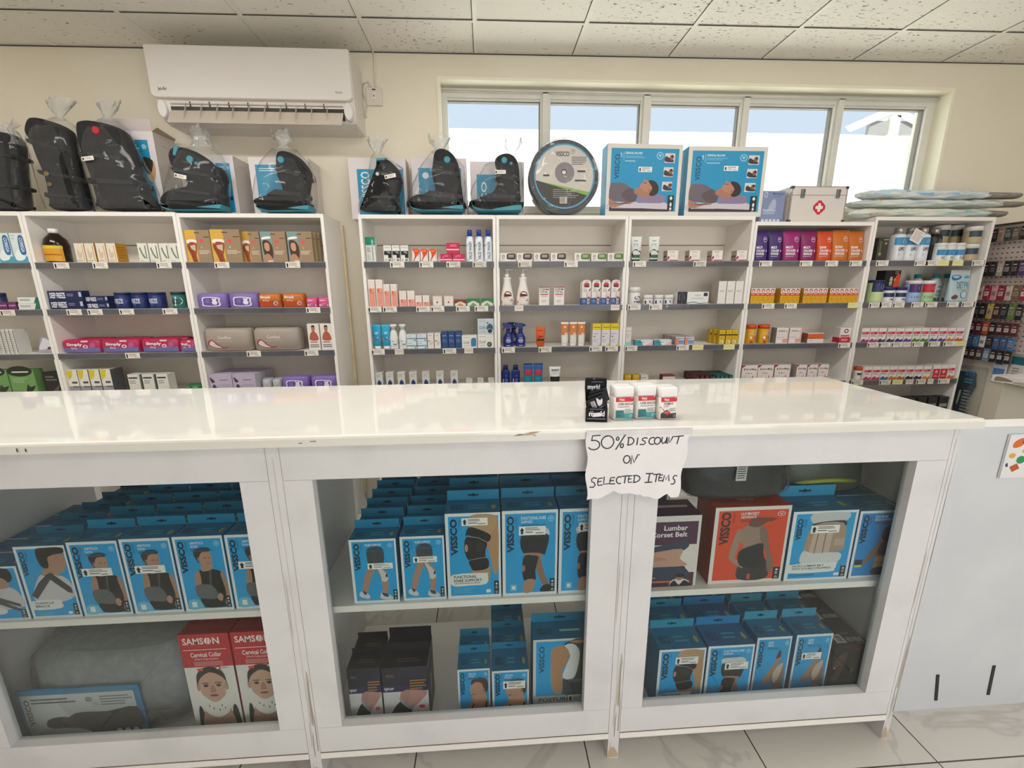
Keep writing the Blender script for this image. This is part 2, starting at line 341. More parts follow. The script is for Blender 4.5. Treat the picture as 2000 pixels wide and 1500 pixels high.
def shelving(x0, x1, top, label, tags, films=(), seam=True):
    u = empty('shelving_unit', ((x0+x1)/2, SY, 0), label, 'shelves', 'white shelving units along the back wall'); cx = (x0+x1)/2
    def P(name, *a, mat=LAM, par=None):
        mb = MB(); mb.box(*a, mat); o = mb.build(name, par or u); return o
    hw = (x1-x0)/2
    P('side_panel', -hw, -hw+TK, 0, SD, 0, top-.0005); P('side_panel', hw-TK, hw, 0, SD, 0, top-.0005)
    P('top_panel', -hw+TK, hw-TK, 0, SD, top-TK-.004, top)
    mb = MB(); mb.box(-hw+TK, hw-TK, SD-.012, SD-.004, .05, 1.655, BACKP); mb.box(-hw+TK, hw-TK, SD-.013, SD-.004, 1.66, top-TK, BACKP)
    mb.box(-hw+TK, hw-TK, SD-.006, SD-.004, 1.65, 1.665, '6b6054'); mb.build('back_panel', u)
    P('kickboard', -hw+TK, hw-TK, .02, .036, 0, .07)
    for r, z in enumerate(SZ):
        mb = MB(); mb.box(-hw+TK, hw-TK, .004, SD-.014, z-TK-.004, z, LAM); sh = mb.build('shelf', u)
        if r > 4: continue
        mb = MB(); mb.box(-hw+.012, hw-.012, -.004, .0035, z-.030, z+.002, STRIPM); mb.box(-hw+.012, hw-.012, -.006, -.004, z-.0015, z+.0025, '8b8b8e'); mb.box(-hw+.012, hw-.012, -.006, -.004, z-.031, z-.028, '77777a')
        mb.build('price_rail', sh)
        for tg in tags.get(r, ()):
            a, k = (tg, '') if not isinstance(tg, tuple) else tg
            w = {'': .076, 'y': .068, 's': .05}[k]; p = aty(a, pix((cx, SY, z-.014))[1], SY-.006)
            if (k, w) not in _TG: _TG[k, w] = tag_mesh(k, w).build('price_tag', sh); o = _TG[k, w]
            else: o = _TG[k, w].copy(); COL.objects.link(o); o.parent = sh
            o.location = (max(-hw+.05, min(hw-.05, p.x-cx+w/2)), -.0068, z-.0135)
        for a, b in [f[1:] for f in films if f[0] == r]:     # loose film bulging out of the rail
            A = aty(a, pix((cx, SY, z))[1], SY).x-cx; B = aty(b, pix((cx, SY, z))[1], SY).x-cx; mb = MB(); n = 14
            for q in range(n):
                t0 = A+(B-A)*q/n; t1 = A+(B-A)*(q+1)/n; d0 = -.009-.012*abs(math.sin(q*1.7)); d1 = -.009-.012*abs(math.sin((q+1)*1.7))
                mb.poly([(t0, -.008, z-.029), (t1, -.008, z-.029), (t1, d1, z-.014), (t0, d0, z-.014)], FILM, True); mb.poly([(t0, d0, z-.014), (t1, d1, z-.014), (t1, -.007, z+.001), (t0, -.007, z+.001)], FILM, True)
            mb.build('plastic_film', sh)
    return u
shelving(-3.09, -2.352, 1.797, 'white shelving unit cut off at the left edge of the view', {1: [0]})
shelving(-2.350, -1.600, 1.797, 'white shelving unit holding brown bottle, navy cartons and pink pad packs', {0: [105, 181, 306], 1: [130, 171, 233, 318], 2: [245]})
shelving(-1.598, -.853, 1.792, 'white shelving unit holding hosiery cartons, purple wipes and grey pad packs', {0: [419, 558], 1: [598], 2: [482, 595]})
shelving(-.672, .057, 1.789, 'white shelving unit holding face wash, body oil cartons and soap', {0: [762, 819, 872, 923], 1: [717, 748, 813, 841, 891, 927], 2: [721, (771, 's'), 865, (907, 's')]}, [(0, 885, 962)])
shelving(.059, .790, 1.789, 'white shelving unit holding lotion pumps and navy spray bottles', {0: [1012, 1102], 1: [(1005, 's'), (1193, 's')], 2: [980, 1052, 1151, 1182]}, [(0, 978, 1078)])
shelving(.792, 1.514, 1.789, 'white shelving unit holding cream tubs and mostly bare shelves', {0: [1236, 1354], 1: [1226, 1268], 2: [1220, 1321, (1352, 'y'), (1413, 'y')]}, [(0, 1310, 1400), (1, 1300, 1345)])
shelving(1.516, 2.223, 1.760, 'lower white shelving unit holding purple and orange powder pouches', {0: [1483, 1562, 1612, 1659], 1: [1488, 1532, (1659, 'y')], 2: [1637]})
shelving(2.225, 2.960, 1.789, 'rightmost white shelving unit, holding supplement tubs and rows of red-banded cartons', {0: [1711, 1786, 1808, (1832, 'y'), (1860, 'y'), 1898], 1: [1697, 1718, 1743, 1780, 1807, 1849, 1878], 2: [1694, 1716, 1740, (1764, 's'), 1781, 1813, 1842, (1867, 'y')], 3: [1663, 1717, (1743, 'y'), (1769, 's'), 1789, (1808, 's'), 1832]})
mb = MB(); mb.box(-.852, -.838, BACKY-.012, BACKY+.002, .06, 1.77, RAW); tag(mb.build('wooden_strip'), 'thin bare wooden strip standing upright behind side of the hosiery shelving unit', 'wood strip')

# ================================================================== the counter
CT, CF = 1.07, .97
ctr = empty('display_counter', (0, CF, 0), 'long white display counter with three glazed bays and two tiers', 'counter')
def cp(name, *a, mat=FRONT, par=None):
    x0, x1, y0, y1, z0, z1 = a; mb = MB(); mb.box(x0, x1, y0-CF, y1-CF, z0, z1, mat); return mb.build(name, par or ctr)
BK = 1.45
BAYS = [(-1.405, -.536), (-.504, .341), (.374, 1.222)]; GLZ = [(-1.320, -.606), (-.434, .262), (.437, 1.136)]
for i, (a, b) in enumerate(((-1.436, -1.405), (-.536, -.504), (.341, .374), (1.222, 1.243))):
    o = cp('upright_panel', a, b, CF, BK, 0, 1.044)
    if i in (1, 2, 3):
        mb = MB(); F = Flat((a, -.0004, 0), (b-a, 0, 0), (0, 0, 1.04))
        mb.art(F, [('p', [(.1, .0), (.3, .0), (.26, .06), (.14, .04)], 'cdb9a2'), ('p', [(.5, .08), (.56, .08), (.62, .17), (.53, .15)], '9a9086'), ('p', [(.8, .1), (.9, .1), (.93, .2), (.86, .24), (.82, .19)], 'a39a8f'), ('p', [(.35, .12), (.4, .12), (.42, .2), (.38, .2)], 'b5aca0'), ('P', [(.55, .2), (.85, .2), (.8, .3), (.9, .34), (.72, .37), (.6, .3)], 'b9b2a8'), ('P', [(.7, .21), (.78, .21), (.8, .31), (.74, .34)], '8d857b'), ('p', [(.02, .005), (.6, .003), (.98, .006), (.9, .02), (.5, .045), (.1, .03)], 'bfa98e'), ('r', .46, .1, .5, .97, 'c4bfb8'), ('p', [(.05, .5), (.12, .46), (.2, .62), (.12, .66)], 'c0bab2')])
        if i == 3: mb.lay = 0; mb.art(Flat((b, -.0002, 0), (0, .02, 0), (0, 0, 1.04)), [Pg('8d8172', (.02, .1), (.5, .1), (.6, .5), (.3, .9), (.02, .97))]); mb.art(F, [Pg('a89c8c', (.86, .12), (.99, .1), (.99, .95), (.93, .8), (.9, .45)), Pg('7d6f60', (.93, .3), (.99, .28), (.99, .4)), Pg('7d6f60', (.9, .62), (.99, .6), (.99, .8), (.95, .82))])
        if i: mb.build('scuff_mark', o)
for (a, b), (g, h) in zip(BAYS, GLZ):
    e = .0011
    cp('top_rail', a+e, b-e, CF, CF+.03, .948, 1.044); cp('bottom_rail', a+e, b-e, CF, CF+.03, .0975, .186)
    cp('stile', a+e, g, CF, CF+.03, .1868, .9472); cp('stile', h, b-e, CF, CF+.03, .1868, .9472)
    cp('glass_pane', g-.004, h+.004, CF+.020, CF+.024, .180, .952, mat=CLEARG)
    cp('bottom_board', a+e, b-e, CF-.002, 1.435, .077, .0965, mat=LAM); cp('middle_shelf', a+e, b-e, 1.016, 1.42, .526, .5455, mat=LAM)
    mb = MB(); mb.box(a+.002, b-.002, -.0008, .001, .0960, .0985, '5a4a40'); mb.build('rail_gap', ctr)
# worktop with softened front edge
mb = MB(); pr = [(.940, 1.045), (1.476, 1.045), (1.476, 1.064), (1.470, 1.07), (.947, 1.07), (.9415, 1.0675), (.940, 1.063)]
mb.loft([[(x, y-CF, z) for y, z in pr] for x in (-1.9, 1.262)], TOPM, True, False); wt = mb.build('worktop', ctr)
mb = MB(); F = Flat((.0, .938-CF, 1.045), (.2, 0, 0), (0, 0, .025))
mb.art(F, [('p', [(.27, .5), (.5, .62), (.62, .95), (.5, .9), (.42, .7)], 'b7a184'), ('p', [(.3, .55), (.42, .68), (.36, .72)], '7c6c58'), ('p', [(.52, .5), (.56, .52), (.54, .6)], '8b7b66')])
F = Flat((-1.1, .938-CF, 1.045), (1.0, 0, 0), (0, 0, .025)); mb.art(F, [('r', .048, .25, .051, .6, '4a443e'), ('r', .066, .25, .069, .55, '4a443e'), ('r', .66, .35, .668, .42, '77706a'), ('r', .685, .5, .7, .56, '77706a')]); mb.build('edge_chip', wt)

# ================================================================== makers for the goods
def carton(name, w, h, d, c, art=(), top=None, left=None, right=None, ta=(), ra=(), la=(), tab=None, stick=None, front=None):
    mb = MB(); mb.box(-w/2, w/2, 0, d, 0, h, c, top, left, right, front)
    FR = Flat((-w/2, 0, 0), (w, 0, 0), (0, 0, h)); mb.art(FR, art); mb.lay = 0
    mb.art(Flat((-w/2, 0, h), (w, 0, 0), (0, d, 0)), list(ta)+[('r', .01, .10, .99, .115, '8f8a84' if not top else 'c8c4be')] if d > .02 and not ta else ta); mb.lay = 0
    mb.art(Flat((w/2, 0, 0), (0, d, 0), (0, 0, h)), ra); mb.lay = 0; mb.art(Flat((-w/2, d, 0), (0, -d, 0), (0, 0, h)), la)
    o = mb.build(name)
    if tab:
        th, tc = tab; q = MB(); q.box(-w/2+.001, w/2-.001, d-.0012, d, h-.002, h+th, tc)
        q.art(Flat((-w/2, d-.0012, h), (w, 0, 0), (0, 0, th)), [('p', [(.4, .4), (.47, .4), (.5, .3), (.53, .4), (.6, .4), (.6, .58), (.53, .58), (.5, .7), (.47, .58), (.4, .58)], '0b2530')]); q.build('hang_tab', o)
    if stick: sticker(o, FR, *stick)
    return o
def sticker(o, F, u0, v0, u1, v1):
    q = MB(); A = F(u0, v0, 14); U = F.U*(u1-u0); V = F.V*(v1-v0); n = F.n
    G = Flat(A+n*.0006, U, V); P = [A, A+U, A+U+V, A+V]; T = [p+n*.0006 for p in P]
    q.loft([P, T], 'f3f1ee', True, False)
    q.art(G, [('p', [(.07, .12), (.16, .12), (.16, .5), (.2, .5), (.115, .88), (.03, .5), (.07, .5)], '141414'), ('l', .24, .5, .85, .88, 2, '5d5a58'), ('l', .24, .2, .6, .42, 1, '333'), ('l', .62, .1, .92, .3, 1, '444')])
    q.build('price_sticker', o)
def vessel(name, parts):
    r = bpy.data.objects.new(name, None); COL.objects.link(r); r.empty_display_size = .02
    for p in parts:
        nm, rings, mats = p[:3]; mb = MB(); mb.ringloft(rings, mats, p[5] if len(p) > 5 else 20)
        if len(p) > 3 and p[3]: z0, z1, items = p[3]; mb.art(Wrap(rings, z0, z1), items)
        if len(p) > 4 and p[4]: p[4](mb)
        mb.build(nm, r)
    return r
def spot(x0, x1, yt, z, Y):
    X = aty((x0+x1)/2, yt, Y).x
    for _ in range(3): ym = (yt+pix((X, Y, z))[1])/2; X = aty((x0+x1)/2, ym, Y).x
    w = aty(x1, ym, Y).x-aty(x0, ym, Y).x; return X, w, aty((x0+x1)/2, yt, Y).z-z
GAPX = .0016
UNITS = [(a+TK, b-TK) for a, b in ((-3.09, -2.352), (-2.35, -1.6), (-1.598, -.853), (-.672, .057), (.059, .79), (.792, 1.514), (1.516, 2.223), (2.225, 2.96))]
def rep(mk, z, xs, yt, label, cat, group=None, Y=2.410, rz=0, shrink=GAPX, rw=None):
    sp = [spot(a, b, yt, z, Y) for a, b in xs]; w = sum(s[1] for s in sp)/len(sp)-shrink; h = sum(s[2] for s in sp)/len(sp); n = len(sp); out = []
    w = rw or w
    global LH; LH = h
    if z < 1.7:                                             # keep every copy between the side panels of its unit
        a, b = min(UNITS, key=lambda q: abs((q[0]+q[1])/2-sp[0][0])); w = min(w, (b-a-.008)/n); lo = min(q[0] for q in sp)-w/2-a-.003; hi = max(q[0] for q in sp)+w/2-b+.003
        sh = -lo if lo < 0 else -hi if hi > 0 else 0; sp = [(min(max(q[0]+sh, a+w/2+.003), b-w/2-.003), q[1], q[2]) for q in sp]
    w = min([w]+[sp[i+1][0]-sp[i][0]-.0008 for i in range(n-1)])
    proto = mk(w, h)
    for i, s in enumerate(sp):
        lb = label if n == 1 else '%s, %s of %s' % (label, ordn(i, n), NUM[n])
        if i == 0: o = proto; o.location = (s[0], Y, z); o.rotation_euler.z = rz; tag(o, lb, cat, group if n > 1 else None)
        else: o = dup(proto, (s[0], Y, z), rz, lb, group)
        out.append(o)
    return out
def behind(objs, dy, n, label, group=None, dx=0):
    out = []
    for i, o in enumerate(objs):
        for k in range(n):
            s = ('' if len(objs) == 1 else ' %s column' % ordn(i, len(objs)))+('' if n == 1 else ', %s row back' % ['first', 'second', 'third', 'fourth', 'fifth', 'sixth'][k])
            out.append(dup(o, (o.location.x+dx*(k+1), o.location.y+dy*(k+1), o.location.z), None, label+(',' if s and s[0] == ' ' else '')+s, group))
    return out
def lift(objs, dz, label, group=None, dx=0):
    n = len(objs); return [dup(o, (o.location.x+dx, o.location.y, o.location.z+dz), None, label if n == 1 else '%s, %s of %s' % (label, ordn(i, n), NUM[n]), group) for i, o in enumerate(objs)]
def soft(name, w, h, d, mats, items=(), e=4.5, crimp=0):
    mb = MB(); rg = [(0, .45*w, .40*d, e), (.07*h, .495*w, .48*d, e), (.5*h, .5*w, .5*d, e), (.86*h, .495*w, .48*d, e), (.97*h, .46*w, .40*d, e), (h, .42*w, .30*d, e)]
    mb.ringloft([(z, a, b, q) for z, a, b, q in rg], mats, 28, (0, d/2)); mb.art(Wrap(rg, .03*h, .95*h, (0, d/2), .93), items)
    if crimp:
        for s in (-1, 1): mb.loft([[(s*w*.47, d*.1, h*.12), (s*w*.47, d*.9, h*.12), (s*w*.47, d*.9, h*.88), (s*w*.47, d*.1, h*.88)], [(s*(w/2+crimp), d*.45, h*.05), (s*(w/2+crimp), d*.55, h*.05), (s*(w/2+crimp), d*.55, h*.95), (s*(w/2+crimp), d*.45, h*.95)]], mats, True, False)
    return mb.build(name)
def pouch(name, w, h, d, c, items, seal=None):
    rg = [(0, .46*w, .46*d, 3), (.06*h, .485*w, .5*d, 3), (.45*h, .49*w, .44*d, 2.6), (.8*h, .495*w, .2*d, 2.2), (.86*h, .5*w, .07*d, 2), (h, .5*w, .012*d, 2)]
    mb = MB(); mb.ringloft(rg, [c, c, c, c, seal or c], 24, (0, d/2)); mb.art(Wrap(rg, .03*h, .84*h, (0, d/2), .95), items); return mb.build(name)
def tubeit(name, w, h, body, cap, items, caph=.14, foot=None):
    ch = h*caph; rg = [(ch, .40*w, .26*w, 2), (ch+.02*h, .43*w, .28*w, 2), (.6*h, .46*w, .19*w, 2), (.92*h, .495*w, .03*w, 2), (h, .5*w, .008*w, 2)]
    return vessel(name, [('tube_body', rg, body if isinstance(body, list) else [body]*4, (ch, .93*h, items)), ('cap', [(0, .36*w, .24*w, 2), (ch*.95, .39*w, .25*w, 2), (ch, .36*w, .22*w, 2)], cap)])
def jar(name, w, h, body, lid, items, lidh=.22, e=2):
    r = w/2; rg = [(0, r*.93, r*.93, e), (.04*h, r*.98, r*.98, e), (h*(1-lidh), r*.98, r*.98, e)]
    return vessel(name, [('jar_body', rg, body, (.03*h, h*(1-lidh), items)), ('lid', [(h*(1-lidh), r, r, e), (h*.97, r, r, e), (h, r*.95, r*.95, e)], lid)])
def bottle(name, w, h, body, cap, items, sh=.72, nk=.84, cw=.4, dep=.6, e=2.4, v=(.04, .7)):
    a, b = w/2, w/2*dep; rg = [(0, a*.93, b*.93, e), (.03*h, a, b, e), (sh*h*.9, a, b, e), (sh*h, a*.94, b*.94, 2.2), (nk*h, cw*a, cw*a, 2)]
    return vessel(name, [('bottle_body', rg, body, (v[0]*h, v[1]*h, items)), ('cap', [(nk*h*.995, cw*a*1.08, cw*a*1.08, 2), (.97*h, cw*a*1.02, cw*a*1.02, 2), (h, cw*a*.9, cw*a*.9, 2)], cap)])

# ================================================================== goods on the shelves
S0, S1, S2, S3 = [z+.0008 for z in SZ[:4]]
# --- far left unit
COR = [Rr(0, 0, 1, .22, '4aa9c8'), Ps('eef4f2', (.05, .2), (.35, .45), (.55, .3), (.8, .2), (.6, .1), (.2, .08)), Ps('2f6f9c', (.55, .3), (.9, .3), (.98, .6), (.9, .9), (.6, .9), (.5, .6)), T(.62, .36, .86, .84, 'COREGA', 'f4f6f8', -90), Lr(.08, .75, .4, .95, 2, 'b8c8d0')]
o = rep(lambda w, h: carton('denture_carton', w, h, .05, 'd9e2e4', COR, la=(), right='b9d3de'), S0, [(-2, 17), (19, 56)], 455, 'white and blue carton with upright oval emblem on top shelf', 'carton', 'oval emblem cartons at far left')
behind(o[1:], .053, 1, 'white and blue oval emblem carton directly behind the outermost one', 'oval emblem cartons at far left')
rep(lambda w, h: jar('navy_tin', w, h, '27305e', '1f2850', [Lr(.2, .3, .8, .6, 2, '6d78a8')]), S1, [(-8, 12)], 572, 'navy tin at the left edge of the second shelf', 'tin', Y=2.47)
rep(lambda w, h: carton('purple_carton', w, h, .04, '6b2a62', [Lr(.1, .3, .9, .7, 1, 'b58ab0')]), S1, [(-2, 14), (15, 33)], 590, 'small purple carton in front of the navy tin', 'carton', 'small purple cartons at far left')
o = rep(lambda w, h: carton('ointment_carton', w, h, .035, 'e6e9e4', [Pg('1f6f5e', (.7, 0), (1, 0), (1, 1), (.82, 1)), Lr(.08, .35, .55, .75, 2, '5a6f6a')]), S1, [(36, 80)], 593, 'flat white and green ointment carton beneath its twin', 'carton')
lift(o, LH+.0008, 'flat white and green ointment carton lying on top of its twin', dx=.004)
o = rep(lambda w, h: carton('striped_carton', w, h, .07, 'dad9d4', [Rr(.75, .05, .95, .95, '4e4c4a'), Lr(.1, .1, .6, .9, 9, 'a9a7a2')]), S2, [(-1, 7), (8, 15), (16, 23), (24, 31)], 643, 'narrow white carton with dark barcode edge', 'carton', 'narrow white cartons at far left')
mb = MB(); mb.puff([(-.045, 0), (.045, .0), (.05, .062), (.0, .088), (-.012, .088)], 0, .012, .003, 'a9a6b8'); mb.art(Flat((-.05, 0, 0), (.1, 0, 0), (0, 0, .09)), [Ps('dcdde4', (.2, .2), (.9, .35), (.95, .6), (.55, .9), (.4, .7)), Pg('5b4040', (.6, .2), (.95, .22), (.9, .4), (.65, .35))]); o = mb.build('leaflet', None, (aty(82, 670, 2.44).x, 2.45, S2)); tag(o, 'pale lilac leaflet propped at right end of shelf, far left unit', 'leaflet')
GRN = [Rr(0, 0, 1, .12, '22301f'), El(.45, .95, .5, .2, '1f2a1c'), Lr(.15, .86, .8, .96, 1, 'dfe6d8'), Lr(.1, .5, .7, .7, 3, '9cb78a'), Ps('26341f', (.55, .15), (.8, .2), (.95, .4), (.75, .35), (.65, .45))]
rep(lambda w, h: carton('green_carton', w, h, .05, '6f9a5c', GRN), S3, [(-30, 17), (19, 73)], 723, 'green and dark carton on lowest visible shelf', 'carton', 'green cartons at far left')
rep(lambda w, h: carton('dark_carton', w, h, .04, '1c1c1e', [Lr(.15, .6, .8, .85, 2, '6a6a6c'), Pg('55555a', (.3, .1), (.7, .1), (.9, .5), (.6, .3))]), S3, [(88, 122)], 727, 'small black carton beside the green cartons', 'carton')
rep(lambda w, h: pouch('foil_sachet', w, h, .02, '4a4858', [Lr(.2, .3, .8, .8, 3, '9a98a8')]), S3, [(73, 88)], 726, 'grey foil sachet between green carton and black carton', 'sachet', Y=2.467)
# --- second unit
BR = [Rr(0, .04, 1, .86, 'd49a22'), Rr(0, .7, 1, .86, 'dcc02c'), Rr(.05, .35, .95, .42, 'b4501c'), T(.15, .46, .8, .6, 'TONIC', 'a8321a') if 0 else Lr(.1, .45, .9, .62, 2, 'b03a1c'), Lr(.1, .1, .9, .3, 3, '8f5a14')]
rep(lambda w, h: vessel('syrup_bottle', [('bottle_body', [(0, .47*w, .47*w, 2), (.03*h, .5*w, .5*w, 2), (.55*h, .5*w, .5*w, 2), (.7*h, .43*w, .43*w, 2), (.82*h, .25*w, .25*w, 2), (.88*h, .17*w, .17*w, 2)], pm('1e0f08', .15), (.03*h, .58*h, BR)), ('cap', [(.87*h, .2*w, .2*w, 2), (h, .2*w, .2*w, 2)], 'ece9e4')]), S0, [(86, 127)], 447, 'brown glass medicine bottle with yellow label and white cap', 'bottle', Y=2.47)
HND = [Ps('d0bfa6', (.3, .2), (.6, .3), (.7, .6), (.5, .5), (.3, .75), (.2, .5)), Rr(.78, .08, .86, .9, 'd99a50'), Lr(.1, .05, .7, .15, 1, 'b8a890')]
rep(lambda w, h: carton('cream_carton', w, h, .07, 'e4d9c8', HND, right='c98f1e', ra=[Lr(.15, .2, .85, .85, 5, 'a8741a')]), S0, [(147, 166), (167, 186), (189, 208), (209, 228)], 475, 'cream carton with pale hand print and orange side', 'carton', 'cream cartons with orange sides')
VG = [Pg('6f8a68', (.15, .75), (.3, .8), (.45, .5), (.7, .25), (.55, .2), (.3, .45)), Lr(.12, .06, .5, .12, 1, '98a090'), T(.72, .15, .88, .9, 'HERBEX', '4e5a4c', 90)] 
VG = VG[:2]+[Rr(.74, .2, .84, .88, '5d665a')]
rep(lambda w, h: carton('green_print_carton', w, h, .06, 'e2e0d4', VG), S0, [(270, 291), (292, 312), (313, 333), (334, 350)], 475, 'white carton with green tick-shaped print', 'carton', 'white cartons with green tick print')
DF = [T(.05, .2, .5, .8, 'DEEP FREEZE', 'e6e8f0', 0, .03), Lr(.55, .35, .8, .7, 2, '7f8cb8'), Rr(.9, .35, .98, .85, 'b8c0d4')]
dfz = lambda w, h: carton('navy_carton', w, h, .045, '18244e', DF)
z2 = (aty(130, 571, 2.41).z-S1)/2
o = rep(dfz, S1, [(97, 164)], 586.3, 'long navy carton with white lettering, bottom of left stack', 'carton')
lift(o, LH+.0008, 'long navy carton with white lettering, top of left stack', dx=.002)
o = rep(dfz, S1, [(169, 214)], 591, 'shorter navy carton with white lettering, bottom of right stack', 'carton', Y=2.425)
lift(o, LH+.0008, 'shorter navy carton with white lettering, top of right stack', dx=-.002)
FT = [T(.08, .35, .78, .68, 'FREEZE', 'c9d0e4', 0, .03), Lr(.2, .2, .6, .27, 1, '8e9ac4')]
rep(lambda w, h: jar('navy_tub', w, h, '1a2a66', '152150', FT, .12), S1, [(229, 257), (260, 291), (294, 324)], 571, 'navy gel tub with white lettering', 'tub', 'navy gel tubs', Y=2.455)
rep(lambda w, h: jar('teal_tub', w, h, '1a6a62', '1a2c4a', [Ps('e9eeea', (.05, .3), (.5, .15), (.95, .35), (.9, .75), (.4, .85), (.1, .7)), T(.25, .3, .85, .66, 'ICE', '1c3a44', 0, .04)], .15), S1, [(337, 363)], 570, 'teal gel tub with white band beside the navy tubs', 'tub', Y=2.45)
SIM = [Rr(0, 0, 1, .42, '6d6fa6'), Ps('c22a58', (-.0, .45), (.3, .28), (.5, .2), (.75, .3), (1, .55), (1, 1), (0, 1)), T(.14, .5, .58, .8, 'Simply', 'f6eef2', 0, .03), T(.26, .27, .42, .46, 'Dry', 'f2dfe8', 0, .02), El(.66, .5, .07, .14, 'e8dce4'), El(.66, .5, .04, .08, 'c24a70'), Ps('b85a8c', (.78, .4), (.92, .5), (.9, .8), (.8, .75)), Rr(.55, .86, .75, .98, 'd8cfc8')]
pd = lambda w, h: soft('pad_pack', w, h, .075, 'b32452', SIM, 4)
o = rep(pd, S2, [(119, 192), (193, 270), (271, 349)], 663, 'pink and purple pad pack with white lettering', 'pad pack', 'pink pad packs', Y=2.408)
o2 = rep(pd, S2, [(355, 389)], 664, 'short pink pad pack standing at right end of its row', 'pad pack', Y=2.409)
behind(o, .085, 1, 'pink pad pack standing behind the front row', 'pink pad packs')
YW = [Pg('d8c42a', (0, .98), (.62, .98), (.45, .72), (.1, .6)), Rr(0, .0, 1, .36, '9a9a9e'), Rr(.35, .46, .85, .54, '4a4a4c'), Rr(.35, .3, .95, .36, '6a6a6e')]
rep(lambda w, h: carton('yellow_corner_carton', w, h, .08, 'e3e1d6', YW, right='5f5f64'), S3, [(131, 151), (152, 173), (174, 195), (196, 217)], 722, 'white and grey carton with yellow corner', 'carton', 'yellow cornered cartons')
rep(lambda w, h: carton('green_sided_carton', w, h, .06, 'dcdad2', [Rr(.15, .78, .85, .86, '3c3c3c'), Lr(.2, .5, .8, .7, 2, '8a8a86'), Rr(0, 0, .1, 1, '1d3a30')], left='1d3a30'), S3, [(250, 274), (278, 302), (304, 331)], 731, 'white carton with dark green spine', 'carton', 'white cartons with green spine')
rep(lambda w, h: soft('green_pack', w, h, .06, '1f6a3c', [Lr(.1, .5, .8, .8, 1, '9cc4a8')]), S3, [(362, 394)], 751, 'low green pack mostly hidden by the counter', 'pack', Y=2.43)
# --- third unit
def hose(side, fig): return [Rr(0, 0, .44, 1, side)]+fig+[Rr(.4, .9, .6, .925, '3a2f26'), Rr(.76, .77, .98, .795, '4a3c30'), El(.62, .47, .03, .03, 'd8b860'), Lr(.5, .25, .95, .38, 3, 'd8cdbc'), El(.63, .66, .08, .05, 'f0455a')]
LEG = [Ps('f2e6dc', (.08, .7), (.4, .7), (.42, .6), (.08, .58)), Ps('8a3f26', (.08, .6), (.2, .45), (.3, .25), (.34, 0), (.22, 0), (.15, .22), (.05, .45)), Ps('9c4a2c', (.12, .6), (.42, .6), (.42, .4), (.36, .2), (.4, 0), (.3, 0), (.3, .25)), Pg('cbb8a0', (.16, .52), (.38, .55), (.36, .35), (.2, .42))]
LADY = [Ps('4a3226', (.06, .68), (.3, .7), (.44, .5), (.42, .15), (.3, .1), (.1, .2)), Ps('c89878', (.14, .62), (.3, .62), (.32, .42), (.22, .36), (.12, .45)), Ps('b9866a', (.05, .0), (.12, .25), (.3, .25), (.42, .0)), Rr(.2, .0, .4, .06, 'e8ded4'), Ps('f2eae4', (.02, .75), (.1, .82), (.36, .84), (.4, .78), (.15, .75))]
hb = lambda side, fig: (lambda w, h: carton('hosiery_carton', w, h, .018, '9c8468', hose(side, fig), top='8a7458'))
hg = 'hosiery cartons on the top shelf'
rep(hb('d8aa48', LEG), S0, [(362, 411)], 449, 'tan hosiery carton with yellow band and leg picture, leftmost', 'carton', hg)
rep(hb('d8aa48', LEG), S0, [(413, 471)], 448, 'tan hosiery carton with yellow band, widest, second from left', 'carton', hg, Y=2.409)
rep(hb('c09838', LEG), S0, [(472, 509)], 452, 'tan hosiery carton with dull yellow band beside the blue banded ones', 'carton', hg, Y=2.431)
ho = rep(hb('7f9a9a', LADY), S0, [(511, 559), (561, 611)], 452, 'tan hosiery carton with blue band and long-haired woman', 'carton', hg)
for i, o in enumerate(ho): o.location.y += .003*i
behind(ho[1:], .024, 2, 'tan hosiery carton tucked behind the rightmost woman carton', hg, .012)
WIP = [Ps('ece8f2', (.2, .12), (.78, .12), (.8, .45), (.78, .72), (.22, .75), (.18, .4)), Ps('6a52a0', (.24, .17), (.74, .17), (.75, .45), (.73, .66), (.26, .69), (.22, .4)), El(.62, .36, .1, .15, 'ece8f2'), El(.62, .53, .07, .11, 'ece8f2'), El(.56, .62, .03, .05, 'ece8f2'), El(.68, .62, .03, .05, 'ece8f2'), Lr(.3, .3, .46, .6, 3, '9a88c8')]
wp = lambda w, h: soft('wipes_pack', w, h, .08, '8068ae', WIP, 3.6)
rep(wp, S1, [(382, 442), (444, 502)], 572, 'purple wet wipes pack with white flap frame', 'wipes pack', 'purple wipes packs on the second shelf', Y=2.412)
ORS = [Rr(0, 0, 1, .5, 'b8481e'), Pg('c8a21c', (.2, 1), (1, .25), (1, 1)), Pg('e8dcc8', (.0, .62), (.7, .3), (.72, .22), (.0, .5)), T(.08, .62, .6, .88, 'Simply', 'f6ead8', 0, .03), T(.22, .42, .52, .58, 'Dry', 'f2e2cc', 0, .02), El(.82, .3, .1, .16, 'd9d4dc'), El(.82, .3, .06, .1, '8c5a78')]
rep(lambda w, h: soft('orange_pad_pack', w, h, .07, 'c06a1e', ORS, 4.5), S1, [(504, 546), (549, 594)], 573, 'orange and yellow pad pack beside the purple wipes', 'pad pack', 'orange pad packs', Y=2.41)
PNK = [Lr(.15, .62, .75, .78, 2, 'f4e4ec'), Ps('f0d4e0', (.1, .1), (.5, .2), (.9, .1), (.9, .3), (.5, .4), (.1, .3)), El(.75, .24, .09, .13, 'b84a78')]
rep(lambda w, h: soft('small_pink_pack', w, h, .06, 'd2508a', PNK, 4), S1, [(597, 619), (620, 643)], 581, 'small pink pantyliner pack at right end of second shelf', 'pad pack', 'small pink packs', Y=2.41)
